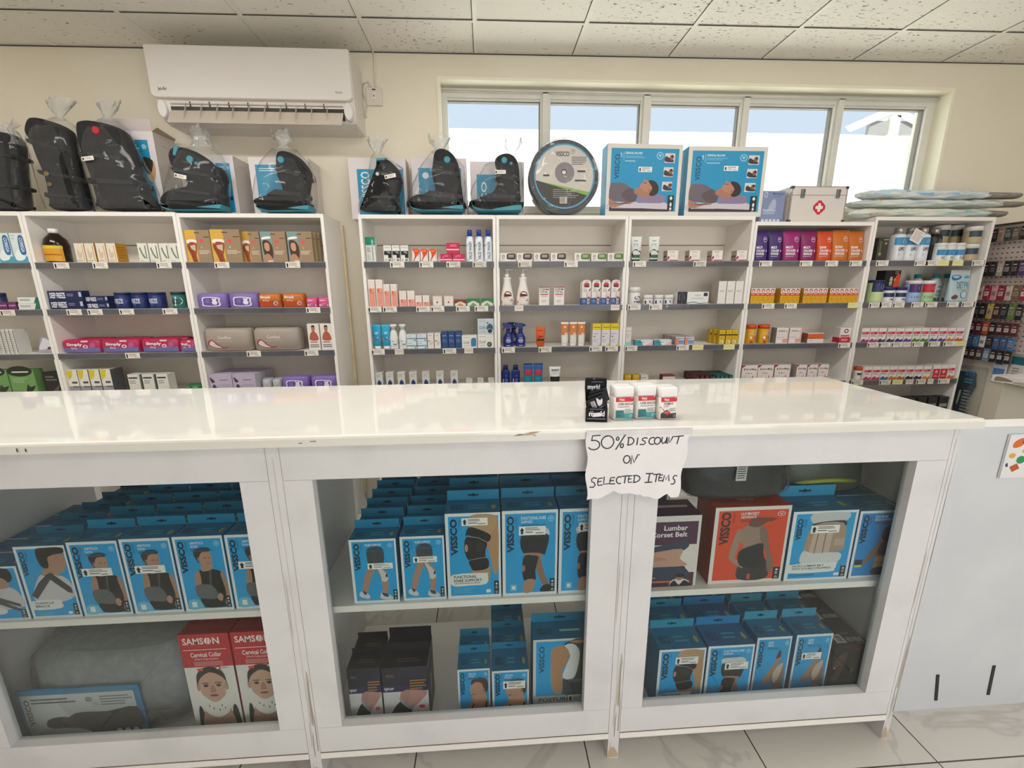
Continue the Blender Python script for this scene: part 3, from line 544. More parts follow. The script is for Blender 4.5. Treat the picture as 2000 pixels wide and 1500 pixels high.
CF_ = [T(.32, .55, .62, .7, 'Comfitex', 'e8dcd8', 0, .01), Lr(.3, .42, .68, .47, 1, 'cabdb4'), Ps('9a4a52', (.06, .3), (.1, .48), (.2, .5), (.3, .3), (.42, .16), (.52, .2), (.46, .1), (.3, .1), (.12, .2)), Ps('e4d0d0', (.1, .3), (.14, .44), (.2, .44), (.28, .26), (.38, .14), (.28, .15), (.16, .22)), Rr(.3, .03, .98, .1, 'a58a8a')]
rep(lambda w, h: soft('grey_pad_pack', w, h, .12, 'a3978a', CF_, 4), S2, [(393, 478), (480, 583)], 641, 'large grey incontinence pad pack in clear wrap', 'pad pack', 'large grey pad packs', Y=2.408)
MAN = [El(.5, .87, .16, .075, '2a1c16'), Ps('b8765c', (.36, .86), (.64, .86), (.62, .72), (.5, .68), (.38, .72)), Ps('b3604a', (.15, .38), (.2, .6), (.4, .7), (.6, .7), (.8, .6), (.88, .38)), Lr(.15, .24, .85, .34, 1, 'a08080'), Lr(.12, .08, .88, .22, 2, '5a4444')]
rep(lambda w, h: carton('back_care_carton', w, h, .05, 'e8e2dc', MAN), S2, [(604, 627), (629, 652)], 632, 'white carton picturing a bare-chested man', 'carton', 'cartons picturing a man')
LIL = [Ps('4a3858', (.05, .85), (.25, .6), (.1, .55)), Ps('4a3858', (.22, .45), (.3, .15), (.1, .3)), Ps('4a3858', (.3, .4), (.42, .1), (.36, .3)), Lr(.45, .62, .95, .72, 1, '7c6a90'), Lr(.4, .2, .9, .45, 3, 'a898b8')]
o = rep(lambda w, h: carton('lilac_carton', w, h, .095, 'bdb0c6', LIL, right='cbc2d0', top='c3b8cc'), S3, [(409, 454), (455, 500)], 731, 'lilac carton with dark leaf print', 'carton', 'lilac leaf cartons')
behind(o, .098, 1, 'lilac leaf carton standing directly behind its front twin', 'lilac leaf cartons', .006)
rep(lambda w, h: soft('clear_wrapped_pack', w, h, .08, 'b4b6b8', [Lr(.1, .3, .9, .8, 2, '8e9aa4')], 3), S3, [(509, 529), (530, 549)], 741, 'small clear wrapped pack beside the lilac cartons', 'pack', 'small clear wrapped packs', Y=2.44)
rep(wp, S3, [(549, 603), (605, 660)], 735, 'purple wipes pack on lowest visible shelf', 'wipes pack', 'purple wipes packs on the lowest shelf', Y=2.412)
# --- fourth unit
HYP = [Rr(0, .68, 1, 1, '128a6a'), T(.6, .04, .82, .66, 'HYPOSO', '4c5a56', 90), Lr(.1, .4, .5, .6, 5, '7a8480'), Lr(.1, .08, .45, .3, 4, 'a4aca8'), T(.62, .7, .82, .9, 'MD', 'd8efe6', 90)]
HYP[1] = Rr(.66, .06, .76, .66, '8a938f')
rep(lambda w, h: carton('green_topped_carton', w, h, .05, 'd8dbd4', HYP, top='128a6a'), S0, [(714, 733)], 463, 'tall white carton with green top at left end of shelf', 'carton', Y=2.43)
BWB = [Rr(.05, .42, 1, .66, '151316'), Ps('9a989c', (.4, .62), (.8, .6), (.85, .5), (.5, .55)), Rr(.55, .24, .98, .44, '151316'), Lr(.15, .82, .9, .9, 1, 'aaa'), Pg('151316', (.12, .02), (.25, .2), (.4, .05), (.3, .14)), Rr(.55, .05, .9, .2, '8a8a8c')]
rep(lambda w, h: carton('black_white_carton', w, h, .05, 'e4e2de', BWB), S0, [(749, 765), (766, 781), (782, 798)], 479, 'white carton with black bottle print', 'carton', 'black and white cartons')
ORW = [Ps('d84a20', (.02, .97), (.95, .97), (.9, .65), (.5, .35), (.15, .02), (.05, .0), (.3, .4), (.25, .7)), Rr(.2, .78, .8, .9, 'ec7a3a'), Lr(.82, .3, .92, .7, 5, '8a6a60'), Rr(.15, .02, .98, .08, 'b8b4ae')]
rep(lambda w, h: carton('orange_swoosh_carton', w, h, .045, 'e8e2da', ORW), S0, [(805, 820), (821, 836), (838, 853)], 486, 'white carton with orange swoosh', 'carton', 'orange swoosh cartons')
PKB = [Rr(0, .2, 1, .36, 'ecc4d0'), T(.25, .6, .8, .85, 'Glow', 'e88aa8', 0), El(.25, .62, .1, .14, 'd85a84')]
PKB[1] = Lr(.3, .6, .8, .85, 2, 'e88aa8')
o = rep(lambda w, h: carton('soap_carton', w, h, .05, 'c41e50', PKB), S0, [(860, 883), (884, 908)], 496, 'small magenta soap carton', 'carton', 'magenta soap cartons')
rep(lambda w, h: carton('soap_carton', w, h, .05, 'c41e50', [Rr(0, .32, 1, .44, 'f0ccd6'), Lr(.25, .6, .85, .85, 2, 'e88aa8')]), o[0].location.z+o[0].dimensions.z+.001, [(872, 897)], 474, 'taller magenta soap carton stacked on top of two others', 'carton')
FW_ = [T(.38, .1, .78, .8, 'FACE WASH', '23508a', 90, .02), Ps('8fb4d8', (.0, .6), (.4, .75), (1, .95), (1, 1), (0, 1)), Lr(.1, .03, .5, .07, 1, '6a7a8a')]
rep(lambda w, h: vessel('face_wash_bottle', [('bottle_body', [(0, .47*w, .28*w, 2.2), (.03*h, .5*w, .32*w, 2.2), (.6*h, .46*w, .3*w, 2.2), (.77*h, .42*w, .27*w, 2.2), (.8*h, .25*w, .2*w, 2)], pm('e8ebee', .3), (.02*h, .77*h, FW_)), ('cap', [(.8*h, .3*w, .24*w, 2), (.97*h, .28*w, .24*w, 2), (h, .26*w, .2*w, 2)], '1c3f9c')]), S0, [(909, 927), (928, 944), (946, 962)], 449, 'white face wash bottle with blue cap', 'bottle', 'face wash bottles', Y=2.43)
def bio(p): return [Pg('e69a88', (.12, .0), (.95, .0), (.95, p), (.12, p)), Ps('c83a38', (.3, p-.03), (.4, p-.03), (.42, p-.1), (.35, p-.14), (.27, p-.1)), Lr(.2, p-.2, .9, p-.16, 1, 'c85a50'), Rr(.0, .96, 1, 1, 'f2ece6')]
og = 'pale pink body oil cartons'
bo = lambda p, c='e8ded6': (lambda w, h: carton('oil_carton', w, h, .045, c, bio(p), top='f0ebe4'))
rep(bo(.68), S1, [(714, 728), (729, 743)], 546, 'tallest white and pink body oil carton', 'carton', og)
rep(bo(.7), S1, [(749, 762), (763, 776)], 555, 'medium-tall white and pink body oil carton', 'carton', og)
rep(bo(.45), S1, [(780, 794), (795, 810)], 568, 'shorter white and pink body oil carton', 'carton', og)
rep(bo(.4), S1, [(811, 824), (825, 839)], 577, 'smallest white and pink body oil carton', 'carton', og)
rep(lambda w, h: carton('balm_carton', w, h, .045, 'd8cdc4', [Rr(.1, .1, .9, .88, 'e8e0d8'), Ps('c83a38', (.4, .3), (.55, .3), (.55, .42), (.47, .5), (.38, .42)), Lr(.2, .7, .8, .76, 1, 'b8a8a0')]), S1, [(845, 864), (867, 886)], 578, 'squarish white carton with small red drop', 'carton', 'squarish red drop cartons')
HB = lambda c1, c2: [Rr(0, .75, 1, 1, c1), Ps('d8d4c0', (.05, .3), (.5, .7), (.95, .3), (.9, .1), (.5, .25), (.1, .1)), Ps(c2, (.35, .0), (.5, .45), (.65, .0)), Rr(.05, .05, .3, .4, 'dcdcd4'), Rr(.72, .05, .95, .4, 'dcdcd4')]
rep(lambda w, h: carton('herb_soap_carton', w, h, .05, '7a2e1e', HB('8c3a22', 'd88a3c')), S1, [(887, 911)], 585, 'low reddish brown soap carton beside green ones', 'carton')
rep(lambda w, h: carton('herb_soap_carton', w, h, .05, '2e7a4e', HB('2e7a4e', '6a9a4c')), S1, [(913, 938), (940, 965)], 583, 'low green soap carton', 'carton', 'low green soap cartons')
rep(lambda w, h: tubeit('blue_tube', w, h, ['e8eaec', '189ac4', '22a6d0', '2ab0d8'], 'eceae6', [Lr(.25, .28, .75, .42, 3, '5a6a74'), Pg('e8eaec', (0, 0), (1, 0), (1, .4), (.6, .46), (0, .42)), Lr(.3, .6, .8, .72, 2, 'd8f0f8'), Lr(.25, .15, .7, .3, 3, '7a868e')], .1), S2, [(721, 738), (739, 756)], 634, 'bright blue cream tube with white lower half', 'tube', 'bright blue cream tubes', Y=2.43)
PWB = [Pg('35586e', (0, .52), (1, .52), (1, .26), (.75, .18), (.4, .24), (0, .24)), Lr(.2, .34, .7, .46, 1, '9ab4c0'), Lr(.1, .06, .7, .16, 2, '7a848a')]
rep(lambda w, h: vessel('lotion_bottle', [('bottle_body', [(0, .47*w, .34*w, 2.4), (.03*h, .5*w, .36*w, 2.4), (.5*h, .5*w, .36*w, 2.4), (.7*h, .36*w, .3*w, 2.2), (.78*h, .22*w, .22*w, 2)], pm('e6e6e4', .3), (.02*h, .72*h, PWB)), ('pump_head', [(.78*h, .24*w, .24*w, 2), (.88*h, .24*w, .24*w, 2), (.9*h, .42*w, .3*w, 2.2), (.96*h, .42*w, .3*w, 2.2), (h, .36*w, .24*w, 2.2)], 'eeeeea'), ('cap_wrap', [(.74*h, .36*w, .34*w, 2.2), (.86*h, .4*w, .36*w, 2.2), (1.0*h, .46*w, .36*w, 2.4), (1.02*h, .4*w, .3*w, 2.4)], BAG)]), S2, [(762, 777), (778, 796)], 633, 'white lotion bottle with blue-grey label and wrapped pump', 'bottle', 'wrapped lotion bottles', Y=2.43)
LB = [Rr(0, .3, 1, .48, '6f98b8'), Lr(.15, .62, .6, .82, 1, '9aa8b0'), El(.85, .14, .07, .1, '3a4a54')]
o = rep(lambda w, h: carton('pale_blue_carton', w, h, .08, 'dbe2e6', LB, top='cfd6da'), S2, [(795, 814), (815, 834)], 667, 'pale blue striped carton, lower layer', 'carton', 'pale blue striped cartons')
lift(o, o[0].dimensions.z+.001, 'pale blue striped carton, upper layer', 'pale blue striped cartons')
rep(lambda w, h: carton('white_cream_carton', w, h, .07, 'e6dfd8', [Lr(.15, .8, .8, .88, 1, '8a9aa8'), El(.2, .5, .1, .05, '4a5a66'), Lr(.3, .2, .9, .5, 4, 'bcb4ac')]), S2, [(835, 847), (848, 861)], 651, 'narrow white cream carton beside navy ones', 'carton', 'narrow white cream cartons')
rep(lambda w, h: carton('dark_blue_carton', w, h, .06, '2a4a80', [Lr(.15, .7, .85, .8, 1, '9ab0d0'), Lr(.15, .35, .85, .55, 3, '6a86b4')]), S2, [(862, 875), (876, 888), (889, 902)], 648, 'narrow dark blue carton', 'carton', 'narrow dark blue cartons')
SO = lambda fig: [Lr(.1, .78, .5, .86, 1, 'a0a8ac'), T(.1, .32, .5, .52, 'SOAP', '5a6a74', 0, .01), Lr(.1, .1, .55, .2, 1, 'b0b0b0')]+fig
rep(lambda w, h: carton('boxed_soap', w, h, .06, 'e8e4de', SO([Ps('3f7fa8', (.62, .1), (.6, .6), (.68, .78), (.9, .78), (.95, .6), (.92, .1), (.8, .06)), Rr(.68, .0, .9, .1, 'f2f2f2')])), S2, [(902, 932)], 655, 'white soap carton printed with a blue glove', 'carton')
o = rep(lambda w, h: carton('boxed_soap', w, h, .06, 'e8e4de', SO([El(.72, .24, .15, .2, '2f4a30'), Ps('6a8a5a', (.62, .2), (.72, .38), (.8, .25), (.72, .15))])), S2, [(934, 966)], 653, 'white soap carton with dark green round picture', 'carton')
rep(lambda w, h: carton('boxed_soap', w, h, .05, 'c2d0d4', SO([Ps('33607a', (.55, .3), (.6, .55), (.78, .68), (.95, .5), (.92, .28), (.75, .36)), El(.76, .2, .14, .13, '2a2c30'), El(.62, .72, .06, .06, 'b0403a')]), top='4a4a4c'), o[0].location.z+o[0].dimensions.z+.001, [(934, 966)], 622, 'pale blue soap carton stacked above the green picture carton', 'carton')
rep(lambda w, h: carton('tube_carton', w, h, .04, 'd6d4ce', [Lr(.1, .86, .9, .9, 1, '55606a'), Lr(.15, .72, .7, .82, 3, 'a2a4a6'), Pg('24407a', (.25, .42), (.5, .58), (.8, .42)), Rr(0, 0, 1, .42, 'd6d4ce'), Rr(.25, .1, .8, .42, '24407a')]), S3, [(728, 742), (749, 763), (771, 786), (794, 809), (819, 834), (847, 861), (875, 889)], 727, 'slim pale carton with blue arrowhead', 'carton', 'slim blue arrowhead cartons', rw=.042)
rep(lambda w, h: carton('small_pale_carton', w, h, .04, 'd8d6ce', [Lr(.15, .8, .85, .88, 1, '555')]), S3, [(910, 923), (932, 945), (954, 965)], 740, 'short pale carton barely showing above the counter', 'carton', 'short pale cartons')
# --- fifth unit
def bars(c, tx): return [El(.2, .62, .09, .18, '2a2624'), El(.2, .62, .055, .11, 'e6dfd8'), Lr(.1, .2, .3, .38, 2, '8a827c'), Ps(c, (.42, .5), (.45, .88), (.7, .95), (.98, .9), (.98, .3), (.7, .25), (.45, .3)), Lr(.52, .45, .92, .8, 2, 'd8d4c4')]
rep(lambda w, h: carton('bar_soap_carton', w, h, .05, 'e8e0d8', bars('3a2a28', 'OATS')), S0, [(977, 1007), (1009, 1039), (1042, 1073), (1075, 1106)], 494, 'white soap carton with dark brown patch', 'carton', 'white soap cartons with brown patch')
rep(lambda w, h: carton('bar_soap_carton', w, h, .05, 'e8e0d8', bars('4f7a22', 'ALOE')), S0, [(1124, 1154), (1156, 1187), (1189, 1218)], 494, 'white soap carton with green patch', 'carton', 'white soap cartons with green patch')
PAL = [Ps('7a2018', (.2, .42), (.25, .62), (.5, .7), (.82, .62), (.85, .46), (.5, .42)), Ps('2a1c1a', (.24, .45), (.24, .53), (.6, .55), (.84, .5), (.82, .44)), Lr(.18, .28, .7, .38, 2, 'c07060'), Ps('c8402c', (.05, .03), (.04, .2), (.95, .2), (.9, .03)), El(.84, .24, .1, .06, '4a4a44'), El(.84, .24, .06, .035, 'e8e4d8')]
def pumpb(w, h):
    def head(mb): mb.tube([(0, 0, .86*h), (0, 0, .985*h)], .07*w, 'ebe6e0'); mb.ringloft([(.955*h, .13*w, .16*w, 2.4), (h, .11*w, .14*w, 2.4)], 'ebe6e0', 12); mb.tube([(0, -.05*w, .985*h), (.25*w, -.1*w, .98*h), (.4*w, -.12*w, .965*h)], [.06*w, .05*w, .04*w], 'ebe6e0')
    return vessel('lotion_pump_bottle', [('bottle_body', [(0, .44*w, .3*w, 2.4), (.03*h, .5*w, .34*w, 2.4), (.22*h, .5*w, .34*w, 2.4), (.42*h, .40*w, .3*w, 2.3), (.58*h, .29*w, .26*w, 2.2), (.72*h, .27*w, .25*w, 2.1), (.755*h, .33*w, .28*w, 2), (.77*h, .28*w, .25*w, 2)], pm('ece6df', .25), (.02*h, .56*h, PAL)), ('pump_head', [(.765*h, .15*w, .15*w, 2), (.86*h, .15*w, .15*w, 2)], 'ebe6e0', None, head)])
rep(pumpb, S1, [(978, 1003), (1008, 1035)], 525, 'white lotion pump bottle with red label', 'bottle', 'white lotion pump bottles', Y=2.43)
DRM = [Rr(0, .95, 1, 1, 'a02028'), T(.08, .68, .92, .92, 'DERM', '3a2228', 0, .02), T(.08, .62, .92, .76, 'ORAL', '3a2228', 0, .02), Rr(.1, .56, .9, .62, 'c43a3e'), Lr(.2, .44, .8, .52, 1, 'b89a98'), Lr(.25, .15, .75, .28, 2, 'a8a09c')]
DRM[1] = T(.08, .8, .92, .92, 'DERM', '3a2228', 0, .02); DRM[2] = T(.08, .66, .92, .78, 'OPAL', '3a2228', 0, .02)
rep(lambda w, h: carton('cream_tube_carton', w, h, .045, 'ebe3de', DRM, top='a02028'), S1, [(1053, 1073), (1082, 1102)], 560, 'white upright carton with dark red top edge', 'carton', 'white cartons with red top edge')
def blister(w, h):
    mb = MB(); pts = [(-w/2, 0), (w/2, 0), (w/2, h*.86), (w*.36, h*.97), (0, h), (-w*.36, h*.97), (-w/2, h*.86)]
    mb.puff(pts, 0, .004, .0005, 'e6dedb', 1, False); mb.art(Flat((-w/2, 0, 0), (w, 0, 0), (0, 0, h)), [Rr(0, 0, 1, .28, '2a4f90'), Lr(.35, .9, .8, .94, 1, '555'), Ps('c02a2c', (.2, .76), (.3, .87), (.7, .87), (.8, .76), (.5, .72)), Pg('3a2220', (.22, .7), (.8, .7), (.76, .77), (.26, .77)), Lr(.15, .5, .6, .64, 3, '9a94a0'), Ps('5a3020', (.7, .55), (.98, .68), (.9, .58), (.75, .5)), Lr(.1, .08, .5, .22, 3, '8aa4d0')])
    o = mb.build('lip_balm_card'); q = MB(); r = w*.15; q.ringloft([(.03*h, r, r, 2), (.5*h, r, r, 2), (.54*h, r*.8, r*.8, 2)], ['e4dcd8', 'e4dcd8'], 12, (w*.2, -r*.6)); q.art(Wrap([(.03*h, r, r, 2), (.5*h, r, r, 2)], .1*h, .4*h, (w*.2, -r*.6)), [Rr(.1, .5, .9, .75, 'b8342e'), Rr(.1, .1, .9, .25, '8a9ac0')]); q.build('balm_stick', o); return o
rep(blister, S1, [(1139, 1157), (1158, 1176), (1177, 1195), (1196, 1214)], 546, 'white and blue lip balm card', 'balm card', 'lip balm cards', Y=2.425, rw=.053)
rep(blister, S1, [(1133, 1151)], 548, 'white and blue lip balm card tucked behind the leftmost front one', 'balm card', 'lip balm cards', Y=2.445, rw=.053)
def sprayer(w, h):
    BL = pm('1d2a78', .3)
    def head(mb):
        mb.ringloft([(.62*h, .17*w, .17*w, 2), (.7*h, .17*w, .17*w, 2)], BL, 14)
        mb.puff([(-.52*w, .99*h), (-.5*w, .93*h), (-.28*w, .9*h), (-.16*w, .8*h), (-.18*w, .69*h), (.2*w, .69*h), (.2*w, .82*h), (.5*w, .9*h), (.34*w, .97*h), (0, h)], -.14*w, .14*w, .012, BL)
        mb.puff([(-.34*w, .9*h), (-.42*w, .78*h), (-.52*w, .68*h), (-.47*w, .67*h), (-.34*w, .77*h), (-.24*w, .88*h)], -.06*w, .06*w, .003, BL); mb.box(-.56*w, -.51*w, -.05*w, .05*w, .92*h, .99*h, 'e4e4e8')
    return vessel('sun_spray_bottle', [('bottle_body', [(0, .38*w, .26*w, 2.4), (.03*h, .42*w, .3*w, 2.4), (.38*h, .42*w, .3*w, 2.4), (.5*h, .3*w, .26*w, 2.2), (.62*h, .17*w, .17*w, 2)], BL, (.02*h, .5*h, [El(.5, .5, .28, .2, 'b8bccc'), El(.5, .5, .21, .15, '2a3a90'), T(.34, .42, .66, .6, '50', 'e4e4f0', 0, .02), Lr(.3, .74, .7, .8, 1, 'b8bcd8'), Rr(.3, .02, .7, .12, '8a90b8')])), ('spray_head', [(.6*h, .18*w, .18*w, 2), (.64*h, .18*w, .18*w, 2)], BL, None, head)])
o = rep(sprayer, S2, [(980, 1005), (1004, 1029)], 631, 'navy sun spray bottle with trigger', 'spray bottle', 'navy sun spray bottles', Y=2.45, rw=.068)
behind(o[:1], .07, 1, 'navy sun spray bottle behind and between the front two', None, .035)
rep(lambda w, h: tubeit('orange_tube', w, h, 'd85a18', 'c8501a', [Lr(.2, .78, .85, .9, 2, '5a2a10'), T(.2, .4, .8, .56, '50+', '3a1c10', 0, .03), Rr(.05, .22, .95, .34, '2a1812'), Lr(.2, .1, .7, .18, 1, '8a3c14')], .12), S2, [(1046, 1065)], 638, 'orange sunscreen tube reading 50+', 'tube', Y=2.43)
rep(lambda w, h: tubeit('sun_cream_tube', w, h, ['e8e0d8', 'e4dcd4', 'c8702a', 'ece4dc'], 'ebe5de', [Rr(0, .44, 1, .95, 'd07a30'), El(.45, .62, .3, .07, 'e8c8a0'), T(.3, .4, .9, .56, '40', 'f4ece4', 0, .03), Rr(0, .0, 1, .38, 'e8e2da'), Lr(.15, .22, .85, .32, 2, '8a7a70'), Ps('f0dcc0', (.3, .78), (.5, .9), (.7, .78), (.5, .82))], .12), S2, [(1095, 1111), (1112, 1127), (1128, 1143)], 629, 'white and orange sun cream tube', 'tube', 'white and orange sun cream tubes', Y=2.43)
rep(lambda w, h: carton('yellow_topped_carton', w, h, .07, 'dcdae0', [Rr(0, .72, 1, 1, 'e0c81c'), Lr(.1, .8, .9, .86, 1, '6a5a1a'), Lr(.1, .52, .7, .58, 1, '9a98a0'), Rr(.12, .4, .35, .46, 'a8902c'), Lr(.1, .15, .6, .32, 2, 'b4b2ba'), Pg('e2cc40', (.6, 0), (.95, 0), (.95, .14))], top='e0c81c', left='c8c6c0'), S2, [(1160, 1177), (1178, 1194), (1195, 1212)], 632, 'white carton with bright yellow top band', 'carton', 'yellow topped cartons')
rep(lambda w, h: bottle('navy_lotion_bottle', w, h, pm('1c2c74', .3), '202a5c', [Rr(.15, .06, .26, .5, 'b8c4e4'), El(.6, .72, .14, .07, '4a5cae'), Lr(.45, .2, .8, .5, 3, '8a98d0')], .74, .8, .55, .6), S3, [(979, 996), (998, 1016)], 713, 'navy sun lotion bottle on lowest shelf', 'bottle', 'navy sun lotion bottles', Y=2.43)
o = rep(lambda w, h: tubeit('blue_red_tube', w, h, ['1a7a98', '1a7a98', '1a5aa0', '1a4a94'], '1c3a78', [Rr(.1, .5, .9, .82, 'b82a40'), Lr(.2, .66, .8, .76, 1, 'e8a0a8'), Rr(.05, .1, .95, .46, '1a86a0'), Lr(.15, .3, .85, .42, 2, 'c8e4ec')], .08), S3, [(1022, 1041), (1042, 1060)], 712, 'blue sport tube with red badge', 'tube', 'blue tubes with red badge', Y=2.42)
behind(o, .04, 1, 'blue red-badged sport tube behind its twin', 'blue tubes with red badge', .004)
rep(lambda w, h: tubeit('face_wash_tube', w, h, ['2a2628', 'e4e4e2', 'e8e8e6', 'ecece8'], '1c1a1c', [T(.15, .76, .9, .92, 'OXY', '141416', 0, .05), Lr(.25, .58, .85, .66, 1, '6aa0b0'), Rr(0, .0, 1, .4, '1c1a1c')], .2), S3, [(1072, 1095)], 716, 'white face wash tube with bold black lettering and black cap', 'tube', Y=2.43)
# --- sixth unit
rep(lambda w, h: tubeit('charcoal_tube', w, h, ['1a1c1a', 'd4d8d4', 'e0e4e2', 'e8eae8'], '10120f', [Lr(.25, .84, .75, .9, 1, '3a5a4a'), Lr(.15, .62, .85, .76, 3, '7a8884'), Ps('121412', (.0, .3), (.2, .45), (.45, .5), (.7, .42), (.95, .4), (1, .0), (0, .0)), Rr(.1, .1, .9, .24, '2a5a44'), Lr(.3, .04, .7, .08, 1, '9ab4a4')], .06), S0, [(1231, 1253), (1266, 1288)], 462, 'white tube with black charcoal print', 'tube', 'charcoal print tubes', Y=2.43)
HIM = [Lr(.2, .8, .75, .88, 1, '5a4a44'), Lr(.3, .35, .8, .66, 4, 'd0c4be'), Rr(.0, 0, 1, .14, 'b0485a'), Ps('8a2a3c', (-.0, .2), (.1, .5), (.22, .35), (.12, .1)), Ps('e8b8c4', (.0, .05), (.18, .3), (.28, .1))]
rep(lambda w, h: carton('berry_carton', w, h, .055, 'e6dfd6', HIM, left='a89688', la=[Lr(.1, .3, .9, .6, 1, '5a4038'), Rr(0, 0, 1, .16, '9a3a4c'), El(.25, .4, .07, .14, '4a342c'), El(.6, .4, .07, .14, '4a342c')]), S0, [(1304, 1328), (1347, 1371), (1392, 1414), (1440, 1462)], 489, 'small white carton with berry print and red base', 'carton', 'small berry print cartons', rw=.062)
rep(lambda w, h: jar('cream_tub', w, h, 'e6e4e0', 'ebe9e4', [Lr(.3, .8, .9, .88, 1, '7a7a9a'), Ps('4a3a7a', (.4, .45), (.45, .66), (.9, .68), (.95, .45), (.7, .38)), T(.5, .46, .88, .62, 'E45', 'e8e4f0', 0, .03), T(.35, .1, .95, .28, 'cream', '3a3440', 0, .02)], .3), S1, [(1226, 1250)], 561, 'large white tub of cream with purple badge', 'tub', Y=2.45)
rep(lambda w, h: jar('small_cream_jar', w, h, 'e2e2e6', 'eae8e4', [Ps('2a2a4a', (.5, .3), (.52, .7), (.92, .72), (.95, .3)), T(.58, .36, .88, .62, 'E45', 'e8e8f0', 0, .02), Rr(.02, .1, .14, .7, '1c1c24'), Lr(.3, .55, .48, .7, 1, '4a4a5a')], .42), S1, [(1256, 1275), (1277, 1295), (1296, 1314)], 576, 'small white cream jar with navy badge', 'jar', 'small white cream jars', Y=2.44)
rep(lambda w, h: carton('navy_cream_carton', w, h, .05, '161a30', [Lr(.4, .3, .6, .8, 4, '8a90b0')], left='e6e4e2'), S1, [(1323, 1331), (1332, 1341)], 570, 'narrow navy carton beside the wide white carton', 'carton', 'narrow navy cartons')
rep(lambda w, h: carton('wide_white_carton', w, h, .05, 'e4e4e2', [T(.36, .62, .64, .8, 'AQUA', '6a7078', 0, .0), Lr(.2, .4, .78, .52, 2, 'a0a6ac'), Rr(.76, .64, .95, .92, '222a4a'), Ps('3a5a80', (.0, .1), (.3, .2), (.6, .08), (.98, .14), (.98, .1), (.6, .03), (.3, .14), (.0, .05))]), S1, [(1342, 1384)], 570, 'wide white carton with blue wave print', 'carton')
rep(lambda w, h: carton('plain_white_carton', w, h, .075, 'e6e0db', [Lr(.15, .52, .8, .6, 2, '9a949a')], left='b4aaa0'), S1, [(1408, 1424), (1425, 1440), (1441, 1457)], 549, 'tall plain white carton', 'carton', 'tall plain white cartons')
rep(lambda w, h: carton('tall_cream_carton', w, h, .05, 'e4dcd6', [Rr(0, 0, 1, .2, '9ac8d4'), Lr(.1, .75, .9, .8, 1, '7a7a80'), Lr(.15, .4, .8, .65, 4, 'c4bcb8')]), S2, [(1222, 1233)], 639, 'tall slim white carton with pale blue base', 'carton')
rep(lambda w, h: carton('flat_cyan_carton', w, h, .045, 'e2e6e8', [Pg('3a9ab0', (.0, 0), (.45, 0), (.3, 1), (0, 1)), Lr(.12, .45, .5, .65, 1, '1a4a6a'), Pg('e8b8c8', (.6, .0), (1, 0), (1, .8))], left='6aa0a8'), S2, [(1241, 1275), (1277, 1312)], 664, 'flat white carton with cyan and pink print', 'carton', 'flat cyan and pink cartons')
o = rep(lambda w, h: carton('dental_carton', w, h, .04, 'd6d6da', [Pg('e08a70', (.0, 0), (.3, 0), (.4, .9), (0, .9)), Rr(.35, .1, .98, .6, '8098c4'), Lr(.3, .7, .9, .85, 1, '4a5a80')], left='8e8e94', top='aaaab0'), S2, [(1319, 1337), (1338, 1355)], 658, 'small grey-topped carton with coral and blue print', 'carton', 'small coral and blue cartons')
behind(o, .042, 3, 'small grey-topped coral and blue carton, left', 'small coral and blue cartons', -.003)
YE = [Rr(0, .62, 1, .72, '3a2c1a'), Lr(.2, .8, .8, .88, 1, '8a6a1a'), El(.5, .16, .28, .12, 'f0e8d8'), El(.45, .14, .12, .07, 'b85a30'), Lr(.2, .35, .8, .55, 2, 'b89018')]
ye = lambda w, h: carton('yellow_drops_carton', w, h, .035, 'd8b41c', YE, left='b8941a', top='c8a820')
o = rep(ye, S2, [(1410, 1423), (1424, 1435), (1436, 1447)], 645, 'yellow drops carton with dark band, front row', 'carton', 'yellow drops cartons')
behind(o[:2], .038, 2, 'yellow drops carton with dark band, behind', 'yellow drops cartons', -.008)
rep(lambda w, h: soft('yellow_sachet_pack', w, h, .06, 'd0a820', [Lr(.1, .3, .9, .7, 2, '8a6a1a')], 4), S3, [(1218, 1236), (1237, 1250)], 733, 'low yellow pack just above the counter edge', 'pack', 'low yellow packs', Y=2.43)
rep(lambda w, h: carton('white_flat_carton', w, h, .06, 'dcd8d2', [Lr(.1, .5, .9, .7, 1, '8a8480')]), S3, [(1251, 1266)], 732, 'low white carton beside the low yellow packs', 'carton', Y=2.44)
rep(lambda w, h: carton('red_topped_carton', w, h, .05, 'e2dcd8', [Rr(0, .85, 1, 1, 'a03038')], top='7a2028', left='5a2024'), S3, [(1294, 1318)], 733, 'low white carton with dark red top', 'carton')
def dk(c, tc): return lambda w, h: carton('capsule_carton', w, h, .036, c, [Lr(.15, .6, .85, .8, 2, tc), El(.5, .3, .2, .12, tc)], top=c)
DKX = [(1358, 1366), (1367, 1376), (1377, 1385), (1386, 1394)]
o = rep(dk('4a1a22', '8a5a60'), S3, DKX, 733, 'maroon capsule carton, front row', 'carton', 'maroon capsule cartons', Y=2.415)
behind(o, .039, 3, 'maroon capsule carton', 'maroon capsule cartons')
o = rep(dk('175a56', '5a9a96'), S3, [(1396, 1403), (1405, 1412), (1413, 1420), (1421, 1428), (1429, 1437)], 733, 'teal capsule carton, front row', 'carton', 'teal capsule cartons', Y=2.415)
behind(o, .039, 3, 'teal capsule carton', 'teal capsule cartons')
